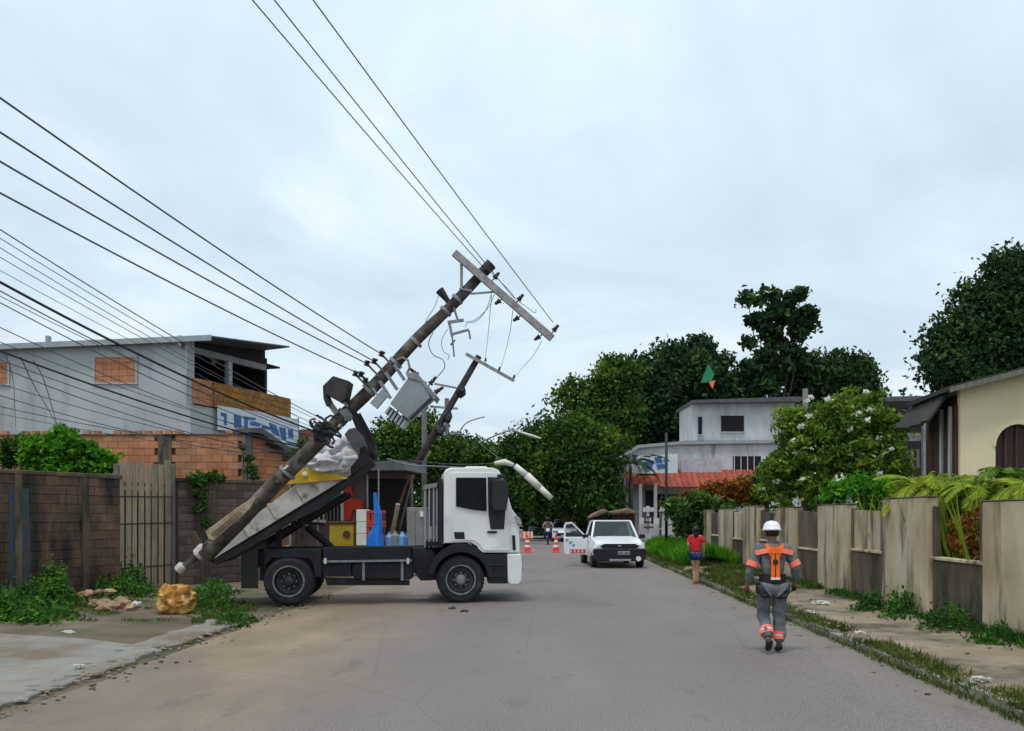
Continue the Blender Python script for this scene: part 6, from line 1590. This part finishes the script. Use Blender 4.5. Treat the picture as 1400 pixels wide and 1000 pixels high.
def dress_woman(r_, J):
    v = {k: Vector(x) for k, x in J.items() if k != 'face'}
    skin('top', [v['pelvis'] + Vector((0, 0, -.05)), v['belly'], v['chest'], v['chest'] + Vector((0, 0, .07)), v['shL'], v['shL'].lerp(v['elL'], .75), v['shR'], v['shR'].lerp(v['elR'], .75)], [(0, 1), (1, 2), (2, 3), (2, 4), (4, 5), (2, 6), (6, 7)], [(.165, .13), (.15, .12), (.155, .115), (.09, .075), .08, .07, .08, .07], K['redshirt'], r_, 2, 0)
    skin('shorts', [v['pelvis'] + Vector((0, 0, .0)), v['hiL'] + Vector((-.01, 0, -.03)), v['hiL'].lerp(v['knL'], .55), v['hiR'] + Vector((.01, 0, -.03)), v['hiR'].lerp(v['knR'], .55)], [(0, 1), (1, 2), (0, 3), (3, 4)], [(.17, .135), .125, .11, .125, .11], K['denim'], r_, 2, 0)
    mb = MB(); mb.blob(v['skull'] + Vector((0, -.02, .03)), (.098, .108, .115), 2, .1, 2); mb.blob(v['neck'] + Vector((0, -.06, .0)), (.085, .05, .14), 3, .2, 2); mb.build('hair', K['hair'], r_, smooth=True)
    for s_ in 'LR':
        mb = MB(); mb.box(v['to' + s_] + Vector((0, -.06, -.028)), (.085, .25, .018)); mb.build('sandal', K['redpaint'], r_, bevel=.006)
w = person('person in red top and blue shorts walking on the grassy road edge', 1.50, JP, dict(build=.88, skin=K['skin_light']), dress_woman)
g_ = G(951, 799, .01); w.location = (g_.x, g_.y, .006)
# motorbike with rider, far away
mo = thing('motorbike', 'small dark motorbike far down the road in front of the dark trees', 'motorbike', (0, 0, 0))
for y in (-.62, .62):
    mb = MB(); mb.lathe((-.05, y, .3), (1, 0, 0), [(0, .2), (0, .28), (.03, .3), (.07, .3), (.1, .28), (.1, .2)], 20); mb.build('wheel', K['rubber'], mo)
mb = MB(); mb.tube([(0, .62, .3), (0, .45, .6), (0, -.5, .62), (0, -.62, .3)], .05, 8); mb.tube([(0, -.62, .3), (0, -.42, .95)], .035, 8); mb.build('frame', K['cable'], mo)
mb = MB(); mb.box((0, .2, .76), (.24, .7, .1)); mb.build('seat', K['black'], mo, bevel=.03)
mb = MB(); mb.tube([(-.34, -.36, 1.0), (0, -.42, .96), (.34, -.36, 1.0)], .02, 6); mb.build('handlebar', K['steel'], mo)
mb = MB(); mb.blob((0, -.5, .85), (.12, .09, .12), 1, .1, 2); mb.build('headlight', K['reflect'], mo)
mo.location = (P(749, 735, 55).x, 55, .012)
JM = dict(pelvis=(0, .15, .88), belly=(0, .12, 1.03), chest=(0, .04, 1.23), neck=(0, .0, 1.38), skull=(0, -.03, 1.49), crown=(0, -.03, 1.57), face=-1,
          shL=(-.18, .02, 1.31), elL=(-.28, -.12, 1.12), wrL=(-.30, -.30, 1.04), haL=(-.30, -.36, 1.02), shR=(.18, .02, 1.31), elR=(.28, -.12, 1.12), wrR=(.30, -.30, 1.04), haR=(.30, -.36, 1.02),
          hiL=(-.10, .12, .84), knL=(-.2, -.25, .72), anL=(-.17, -.1, .33), toL=(-.17, -.22, .28), hiR=(.10, .12, .84), knR=(.2, -.25, .72), anR=(.17, -.1, .33), toR=(.17, -.22, .28))
def dress_rider(r_, J):
    v = {k: Vector(x) for k, x in J.items() if k != 'face'}
    skin('shirt', [v['pelvis'] + Vector((0, 0, .03)), v['belly'], v['chest'], v['chest'] + Vector((0, 0, .07)), v['shL'], v['elL'], v['shR'], v['elR']], [(0, 1), (1, 2), (2, 3), (2, 4), (4, 5), (2, 6), (6, 7)], [(.165, .125), (.15, .12), (.17, .125), (.09, .08), .08, .07, .08, .07], K['greycab'], r_, 2, 0)
    skin('trousers', [v['pelvis'], v['hiL'], v['knL'], v['anL'], v['hiR'], v['knR'], v['anR']], [(0, 1), (1, 2), (2, 3), (0, 4), (4, 5), (5, 6)], [(.16, .12), .105, .085, .07, .105, .085, .07], K['denim'], r_, 2, 0)
    mb = MB(); mb.blob(v['skull'] + Vector((0, .01, .04)), (.13, .14, .13), 2, .0, 2); mb.build('helmet', K['black'], r_, smooth=True)
w = person('rider in grey shirt and dark helmet sitting on the far motorbike', 1.70, JM, dict(build=1.0, skin=K['skin']), dress_rider)
w.location = (P(749, 735, 55).x, 55, .012)
# ------------------------------------------------------------------ trees
def t_px(label, spec, Y, n, leaf, lf, bx, r=.3, zr=None, rag=3, **k):
    # small uneven sprays standing out of the crown's outline
    cxs = sum(q[0] for q in spec) / len(spec); cys = sum(q[1] for q in spec) / len(spec); more = []
    for q in spec:
        for j in range(rag):
            a = math.atan2(q[1] - cys, q[0] - cxs) + random.uniform(-1.1, 1.1); rr_ = q[2] * random.uniform(.9, 1.12)
            more.append((q[0] + math.cos(a) * rr_, q[1] + math.sin(a) * rr_ * .9, q[2] * random.uniform(.16, .34)))
    k.setdefault('nb', 5)
    spec = list(spec) + more
    lobes = lobes_px(spec, Y)
    x = P(bx, 700, Y).x
    return tree(label, (x, Y, 0), lobes, n, leaf, lf, r=r, **k)
GT = 'trees at the far end of the road'
t_px('tall dark mango tree behind the cream house', [(1345, 462, 56), (1312, 500, 44), (1382, 415, 58), (1425, 398, 58), (1400, 475, 66), (1296, 474, 30), (1342, 425, 36), (1450, 470, 78), (1350, 520, 48), (1500, 440, 78), (1392, 366, 26), (1430, 368, 36), (1440, 540, 60)], 40, 75000, .25, LF['dark'], 1420, .5, clump=.8, shell=.66, name='mango_tree', nb=8, per=45, rag=1)
t_px('tall thin tree with separate dark leaf tufts against the sky', [(1022, 409, 9), (1040, 406, 9), (1062, 408, 8), (1088, 404, 9), (1075, 416, 9), (1060, 428, 11), (1100, 434, 13), (1110, 445, 7), (1078, 436, 12), (1036, 440, 9), (1050, 450, 10), (1022, 470, 7), (1060, 462, 10), (1090, 460, 9), (1075, 478, 10), (1030, 500, 12), (1062, 500, 16), (1012, 505, 6), (1045, 484, 10), (1094, 488, 8), (1048, 522, 16)], 85, 5200, .6, LF['dark'], 1060, .22, rag=1, clump=.78, shell=.3, per=26, group_=None, nb=21, elong=1.3, gap=.0)
t_px('rounded dark tree right of the thin tufted tree', [(1120, 520, 32), (1150, 515, 32), (1175, 530, 24), (1135, 545, 34), (1190, 548, 20), (1098, 520, 28), (1160, 555, 30)], 88, 20000, .5, LF['dark'], 1140, .4, clump=1.3, shell=.6, group=GT)
t_px('broad dark tree crown above the grey building', [(905, 515, 36), (945, 500, 30), (960, 530, 40), (900, 555, 44), (870, 525, 26), (985, 535, 28), (925, 580, 45), (880, 590, 40), (1010, 530, 22), (1020, 545, 20), (955, 480, 12)], 86, 38000, .5, LF['dark'], 920, .6, clump=1.3, shell=.6, group=GT, nb=8)
t_px('looser grey green tree left of the broad dark crown', [(835, 520, 28), (858, 508, 18), (800, 535, 22), (815, 560, 34), (775, 548, 16), (848, 555, 32), (832, 595, 34), (835, 500, 12), (785, 570, 18)], 78, 12000, .38, LF['mid'], 830, .4, clump=.9, shell=.62, per=26, group=GT, nb=7)
t_px('spreading green street tree whose crown reaches over the road end', [(725, 612, 28), (755, 596, 26), (780, 605, 30), (800, 625, 40), (752, 635, 36), (708, 628, 18), (790, 665, 44), (745, 672, 28), (735, 648, 30), (700, 612, 12), (812, 605, 24), (806, 655, 30)], 62, 34000, .30, LF['mid'], 775, .35, clump=1.0, shell=.72, group=GT, nb=6)
t_px('dark tree low behind the pickup at the road end', [(785, 690, 34), (812, 700, 26), (815, 672, 28), (760, 700, 24), (818, 640, 20), (800, 650, 28)], 68, 13000, .4, LF['dark'], 812, .3, clump=1.1, shell=.5, group=GT)
t_px('bushy green tree behind the roadside shop roof', [(545, 600, 26), (570, 590, 22), (560, 625, 34), (520, 615, 26), (600, 625, 26), (530, 640, 28), (590, 645, 30), (500, 640, 20)], 52, 24000, .26, LF['mid'], 560, .28, clump=.8, shell=.6, group=GT)
t_px('smaller green tree showing over the truck cab', [(630, 615, 18), (650, 622, 22), (615, 635, 26), (668, 636, 18), (640, 645, 26), (670, 660, 26), (600, 612, 14)], 66, 16000, .32, LF['mid'], 640, .28, clump=.9, shell=.6, group=GT)
t_px('dark distant tree filling the gap at the end of the road', [(715, 690, 26), (740, 705, 22), (700, 670, 22), (690, 695, 24), (725, 665, 24), (760, 715, 18)], 96, 10000, .6, LF['dark'], 720, .3, clump=1.3, shell=.4, group=GT)
t_px('distant dark tree behind the carport roof', [(1215, 585, 30), (1240, 575, 22), (1190, 590, 30), (1260, 600, 24)], 46, 8000, .28, LF['dark'], 1220, .25, clump=.8, shell=.5, group=GT)
t_px('shady tree between the grey building and the flowering tree', [(1050, 660, 20), (1030, 675, 20), (1070, 640, 18)], 40, 3000, .3, LF['mid'], 1050, .15, clump=.5, group=GT)
# distant wood that closes the horizon
lob = []
for i in range(46):
    x = -260 + i * 12 + random.uniform(-4, 4); y = 150 + 30 * abs(nz(i, 3, .7))
    lob.append((x, y, 3.2, 8, 5, 4.2 + 2.0 * nz(i, 1, .9)))
o = foliage('treeline', lob, 42000, 1.5, LF['dark'], None, clump=2.2, shell=.3, kind='stuff'); tag(o, 'far low belt of dark trees along the horizon')

# flowering tree in the yard
fl = thing('flowering_tree', 'bright green tree dotted with white blossoms behind the right wall', 'tree', (P(1145, 700, 24.5).x, 24.5, .3))
lob = lobes_px([(1130, 580, 46), (1165, 560, 34), (1190, 590, 42), (1210, 630, 36), (1105, 620, 44), (1075, 650, 36), (1150, 625, 52), (1180, 660, 44), (1120, 665, 46), (1215, 590, 26), (1060, 680, 26), (1225, 655, 26), (1090, 590, 30)], 24.5)
base = Vector(fl.location)
mb = MB()
for i, l in enumerate(lob):
    c = Vector(l[:3]); a_ = base + Vector((random.uniform(-.3, .3), random.uniform(-.2, .2), 0)); m_ = a_.lerp(c, .55) + Vector((0, 0, .15))
    mb.tube([a_, m_, c], [.055, .04, .02], 7)
mb.build('trunk', K['greypost'], fl, smooth=True)
lob2 = lob + [(l[0] + random.uniform(-1, 1) * l[3] * 1.1, l[1] - .1, l[2] + random.uniform(.2, 1.0) * l[5] * 1.1, l[3] * .32, l[3] * .32, l[3] * .30) for l in lob for _ in range(2)]
foliage('crown', lob2, 16500, .18, LF['bright'], fl, clump=.22, per=18, shell=.6, elong=2.6)
pts = []
for l in lob:
    for k in range(3):
        d = Vector((random.gauss(0, 1), -abs(random.gauss(0, 1)), random.gauss(.6, .8))).normalized(); pts.append([l[0] + d.x * l[3] * 1.05, l[1] + d.y * l[4] * 1.05, l[2] + d.z * l[5] * 1.08])
pts = np.array(pts)
ps = np.repeat(pts, 26, 0) + rng.normal(size=(len(pts) * 26, 3)) * np.array([.036, .036, .026])
u = unit(rng.normal(size=ps.shape)); v = unit(np.cross(u, rng.normal(size=ps.shape)))
quads_object('blossom', ps, u * .04, v * .032, LF['flower'], fl)
def bush(label, spec, Y, n, leaf, lf, name='bush', cat='bush', clump=.22, z0=.0, flowers=0, group=None, shell=.4, elong=1.8):
    lobes = lobes_px(spec, Y); cx = sum(l[0] for l in lobes) / len(lobes)
    b = thing(name, label, cat, (cx, Y, z0), group)
    mb = MB()
    for l in lobes: mb.tube([Vector((cx + (l[0] - cx) * .3, Y, z0)), Vector(l[:3])], [.03, .012], 6)
    mb.build('stem', K['bark'], b)
    foliage('foliage', lobes, n, leaf, lf, b, clump=clump, per=18, shell=shell, elong=elong)
    if flowers:
        L_ = np.array(lobes); li = rng.integers(0, len(L_), flowers); d = unit(rng.normal(size=(flowers, 3)) + np.array([0, -.6, .5])); c = L_[li, :3] + d * L_[li, 3:6]
        ps = np.repeat(c, 14, 0) + rng.normal(size=(flowers * 14, 3)) * .05; u = unit(rng.normal(size=ps.shape)); v = unit(np.cross(u, rng.normal(size=ps.shape)))
        quads_object('blossom', ps, u * .05, v * .04, LF['flower'], b)
    return b
bush('low green bush with white flowers on top of the right wall', [(1150, 678, 26), (1180, 672, 26), (1212, 676, 22), (1165, 690, 24), (1200, 690, 20)], 20.5, 4200, .15, LF['vine'], z0=.3, flowers=16)
bush('rust and orange leaved shrub in front of the red canopies', [(945, 680, 11), (968, 672, 12), (990, 668, 13), (1014, 666, 14), (1004, 682, 14), (930, 684, 8)], 38, 1900, .22, LF['rusty'], clump=.3)
bush('dark green bush under the rust leaved shrub', [(935, 700, 20), (960, 695, 24), (985, 700, 22), (945, 718, 22), (970, 720, 22), (920, 690, 12)], 36, 4200, .22, LF['mid'], clump=.35)
bush('bright vine mass spilling over the left wall top', [(60, 615, 26), (90, 610, 26), (115, 625, 26), (140, 632, 20), (75, 636, 26), (45, 630, 20), (105, 645, 22), (135, 648, 16), (85, 596, 14), (40, 605, 10)], 21.9, 9500, .13, LF['vine'], 'vine', 'vine', .16, 0)
bush('darker leaf clump left of the bright vine mass', [(20, 612, 16), (12, 628, 12), (28, 632, 10)], 22.4, 1200, .13, LF['mid'], 'vine', 'vine', .16)
bush('ivy hanging down the short brown block wall', [(274, 656, 12), (272, 675, 10), (275, 695, 9), (280, 712, 8), (262, 652, 9), (292, 651, 9), (300, 655, 6)], 23.3, 1500, .10, LF['mid'], 'vine', 'vine', .12)
bush('little creeper where the lean-to shed meets the brick house', [(338, 628, 8), (343, 643, 8), (350, 655, 9), (332, 612, 5)], 25.2, 700, .10, LF['mid'], 'vine', 'vine', .12)
bush('moss green tuft where the leaning pole crosses the far brick wall', [(412, 605, 8), (400, 618, 7)], 20.5, 260, .08, LF['mid'], 'bush', 'bush', .1, 0)
# yard shrubs seen through the wall bays
for i, (px, py, rp, Y, n, lf, lb) in enumerate(((1300, 730, 50, 17.6, 2200, 'rusty', 'brownish dry shrub seen through the widest wall gap'), (1318, 700, 34, 18.6, 1500, 'mid', 'green shrub top behind the widest wall gap'), (1182, 720, 28, 23.5, 1300, 'bright', 'green shrub filling the second wall gap'), (1380, 700, 36, 16.0, 1000, 'palm', 'yellow green shrub behind the nearest pier'), (1105, 712, 22, 28, 1000, 'mid', 'green shrub behind the third wall gap'), (1250, 686, 22, 19.5, 900, 'mid', 'dull green shrub behind the pale pier top'))):
    bush(lb, [(px, py, rp), (px - rp * .5, py + rp * .3, rp * .7), (px + rp * .5, py + rp * .35, rp * .7)], Y, n, .12, LF[lf], clump=.16, z0=.3)
# ferny palms over the wall
for i, (px, Y, cz, n, L_, lf, lb) in enumerate(((1262, 16.6, 2.2, 16, 1.0, 'palm', 'yellow green palm tuft at the corner of the dark side wall'), (1300, 16.0, 2.15, 18, .9, 'palm', 'yellow green palm in front of the cream house corner'), (1345, 15.2, 2.1, 18, .95, 'palm', 'yellow green palm left of the arched window'), (1375, 15.6, 2.4, 16, .75, 'bright', 'greener palm right below the arched window'), (1405, 14.2, 2.1, 18, .95, 'palm', 'yellow green palm over the nearest pier'), (1325, 17.4, 2.3, 16, .9, 'palm', 'yellow green palm standing close to the cream wall'))):
    x = P(px, 700, Y).x
    palm_plant(lb, (x, Y, .3), cz - .3, n - 3, L_, LF[lf], group='palms over the right wall', droop=2.0, wl=.24, nl=22, w=.03, up=.9)
palm_plant('smaller dull palm above the grey building corner', (P(862, 700, 64).x, 64, 0), 5.2, 12, 3.0, LF['dullpalm'], droop=2.2, wl=.7, trunk_r=.16, nl=20, w=.07, up=1.0)

# ------------------------------------------------------------------ weeds, verge grass, ground cover
def scatter(fn, n):
    out = []
    while len(out) < n:
        p_ = fn()
        if p_: out.append(p_)
    return np.array(out, float)
def verge():
    y = 4.5 + 40 * random.random() ** 1.6; x = 4.08 + random.gauss(.10, .11) + .10 * nz(y, 2, .8)
    if noise.noise(Vector((x * 1.5, y * .9, 2))) < -.28 - .1 * (y > 18) or not 3.93 < x < 4.75: return None
    return (x, y, .08 if x > 4.2 else .06 if x > 4.05 else .0)
blades('grass', scatter(verge, 24000), .11, .014, LF['grass'], 'thin grass strip growing along the right kerb', lean=.7)
def wallfoot():
    y = 8 + 34 * random.random() ** 1.3; x = 6.12 - abs(random.gauss(0, .16))
    if noise.noise(Vector((1, y * .7, 7))) < -.05: return None
    return (x, y, .13)
blades('weeds', scatter(wallfoot, 8000), .14, .022, LF['weed'], 'weeds at the foot of the right boundary wall', lean=.6)
def mound():
    y = 29 + 13 * random.random(); x = 4.4 + 1.7 * random.random()
    return (x, y, .1 + .35 * max(0, 1 - abs(x - 5.3)))
blades('grass', scatter(mound, 16000), .42, .035, LF['vine'], 'tall bright green weeds beside the pickup', lean=.5)
def farv():
    y = 20 + 14 * random.random(); x = 4.25 + 1.7 * random.random()
    if nz(x, y, .8) < .0: return None
    return (x, y, .13)
blades('grass', scatter(farv, 9000), .16, .02, LF['grass'], 'patchy grass on the far sidewalk behind the person in red', lean=.6)
def leftw(x0, x1, y0, y1, th=-.1, fr=1.0):
    def f():
        px = random.uniform(x0, x1); py = random.uniform(y0, y1); g_ = G(px, py)
        if nz(g_.x, g_.y, fr) < th: return None
        return (g_.x, g_.y, -.01)
    return f
def leafy(label, spec, n, hmax, leaf, lf, name='weeds'):
    ps = []
    for (x0, x1, y0, y1, h) in spec:
        out = []; cx, cy = (x0 + x1) / 2, (y0 + y1) / 2
        while len(out) < n // len(spec):
            a, b_ = random.gauss(0, .42), random.gauss(0, .42)
            if a * a + b_ * b_ > 1.4: continue
            g_ = G(cx + a * (x1 - x0) / 2 * 1.25, cy + b_ * (y1 - y0) / 2 * 1.25)
            w_ = nz(g_.x, g_.y, 2.3)
            if w_ < -.18: continue
            hh = h * max(.12, 1.15 - 1.0 * (a * a + b_ * b_)) * (.55 + 1.3 * max(0, w_ + .25)) * (1 + (.6 if random.random() < .06 else 0))
            out.append((g_.x, g_.y, -.01 + (.12 if x0 > 1000 else 0) + random.random() ** 1.2 * hh))
        ps.append(np.array(out))
    ps = np.concatenate(ps); m_ = len(ps)
    u = unit(rng.normal(size=(m_, 3)) + np.array([0, 0, .3])); v = unit(np.cross(u, unit(rng.normal(size=(m_, 3)) * .5 + np.array([0, -.4, 1]))))
    s_ = leaf * (.6 + .8 * rng.random((m_, 1)))
    o = quads_object(name, ps, u * s_ * .5, v * s_ * .30, lf, None, kind='stuff'); tag(o, label); return o
leafy('leafy weeds growing at the foot of the dark left wall', [(-40, 40, 826, 848, .34), (15, 112, 818, 834, .42), (45, 100, 818, 828, .46), (0, 100, 835, 852, .18)], 7500, .6, .10, LF['weed'])
leafy('weeds in front of the board gate', [(115, 215, 804, 818, .28), (155, 200, 802, 812, .7)], 3000, .5, .09, LF['weed'])
leafy('low weeds between the orange brown lump and the truck', [(255, 325, 815, 842, .13), (262, 320, 804, 816, .22), (295, 348, 838, 860, .12)], 2600, .3, .08, LF['weed'])
blades('grass', scatter(leftw(262, 350, 822, 860, .08, 1.7), 2600), .10, .016, LF['grass'], 'grass tuft where the earth meets the road edge by the truck', lean=.6)
blades('grass', scatter(leftw(-30, 250, 815, 850, .12, 1.6), 2500), .07, .014, LF['grass'], 'sparse short grass on the bare earth', lean=.8)
# gravel, leaf litter
st_ = MB()
for i in range(520):
    if i < 300: y = 6 + 14 * random.random() ** 1.2; x = LE + random.gauss(-.12, .22)
    elif i < 420: y = 6 + 26 * random.random(); x = 4.0 + random.gauss(0, .22)
    else: y = 8 + 22 * random.random(); x = 5.2 + random.gauss(0, .45)
    z = .01 if x < 4.05 else .14; s_ = random.uniform(.010, .035)
    st_.blob((x, y, z + s_ * .3), (s_, s_ * .8, s_ * .5), i, .5, 1, 2)
o = st_.build('gravel', pm); tag(o, 'small loose stones along both road edges', None, None, 'stuff')
for i, (px, py, s_, lb) in enumerate(((1253, 823, .10, 'white scrap of litter on the sidewalk by the second pier'), (1122, 826, .14, 'pale crumpled bag on the sidewalk beside the worker'), (1108, 838, .08, 'small pale scrap of litter just behind the worker'), (1340, 932, .10, 'scrap of litter lying on the nearest part of the sidewalk'), (1175, 866, .07, 'bit of litter in the kerb grass right of the worker'), (92, 866, .08, 'pale scrap at the edge of the concrete apron'), (108, 912, .06, 'dark red scrap on the concrete apron'), (270, 858, .07, 'pale flat piece on the bare earth near the lump'), (372, 806, .16, 'white bag lying behind the rear truck wheel'), (312, 806, .10, 'white scrap in the weeds beneath the truck bed'))):
    g_ = G(px, py); mb = MB(); z = .14 if px > 1000 else .06 if px < 150 else .0
    g_ = G(px, py, z); mb.blob((g_.x, g_.y, z + s_ * .16), (s_ * .95, s_ * .6, s_ * .28), i, 1.1, 3, 3.1); o = mb.build('litter', K['trash']); tag(o, lb, 'litter', 'scraps of litter')
for i, (px, py) in enumerate(((618, 834), (635, 838))):
    g_ = G(px, py); mb = MB(); mb.blob((g_.x, g_.y, .025), (.07, .06, .035), i, .6, 2, 2); tag(mb.build('dark_stone', K['cable']), ['dark little lump on the road left of the other under the cab', 'dark little lump on the road right of the other under the cab'][i], 'stone', 'dark lumps on the road')
# kite caught in the tree
kt = thing('kite', 'small green and pink kite caught in the dark trees', 'kite', tuple(P(968, 515, 76)))
mb = MB(); mb.prism([P(958, 524, 76), P(968, 498, 76), P(977, 512, 76), P(972, 522, 76)], (0, .05, 0)); mb.build('sail', K['teal'] if False else mat('green kite cloth', (.015, .26, .11), (.01, .18, .08), 3, .7, 0), kt)
mb = MB(); mb.prism([P(969, 522, 76), P(978, 520, 76), P(974, 532, 76)], (0, .05, 0)); mb.build('tail', K['coral'], kt)
bush('loose mass of yellow green fern leaves along the top of the nearest piers', [(1262, 672, 24), (1290, 676, 26), (1320, 680, 26), (1350, 682, 24), (1385, 684, 22), (1240, 684, 16), (1300, 664, 18), (1410, 676, 26)], 17.2, 5200, .13, LF['palm'], z0=.3, clump=.16, elong=3.2)
for i, (px, py, Y, s_) in enumerate(((1253, 690, 19, .2),)):
    pass
# broken ground between apron and road
ch_ = MB()
for i in range(150):
    y = 6.2 + 9.5 * random.random(); x = LE - .12 - abs(random.gauss(0, .30)); s_ = random.uniform(.02, .09)
    ch_.blob((x, y, .03), (s_, s_ * .8, s_ * .30), i, .8, 1, 2)
o = ch_.build('rubble', conc); tag(o, 'crumbled paving fragments along the broken edge beside the road', None, None, 'stuff')

# creepers and dry growth filling the wall bays
for i, (y0, n_, lf, lb) in enumerate(((12.95, 1500, 'rusty', 'dry brown creeper filling the widest wall bay'),)):
    l_ = [(WX + .42, y0 + .5 + .45 * j, 1.38, .16, .34, .48) for j in range(3)]
    b_ = thing('creeper', lb, 'creeper', (WX + .42, y0 + .9, .3), 'creepers in the wall bays')
    mb = MB()
    for l in l_: mb.tube([Vector((WX + .45, l[1], .3)), Vector(l[:3])], [.02, .01], 5)
    mb.build('stem', K['bark'], b_); foliage('foliage', l_, n_, .10, LF[lf], b_, clump=.15, per=18, shell=.2)
# weeds and mould clumps along the wall foot, uneven in height
leafy('low leafy weeds at the foot of the second and third piers', [(1165, 1210, 836, 846, .2), (1205, 1262, 842, 858, .34), (1262, 1335, 858, 878, .30), (1335, 1400, 880, 896, .2)], 3600, .3, .07, LF['weed'])

def tallg():
    y = 11.5 + 8.5 * random.random(); x = 6.55 + 1.6 * random.random()
    if nz(x, y, .9) < -.1: return None
    return (x, y, .3)
blades('reeds', scatter(tallg, 1500), 1.6, .035, LF['palm'], 'tall loose yellow green grass standing behind the nearest wall piers', lean=.22)
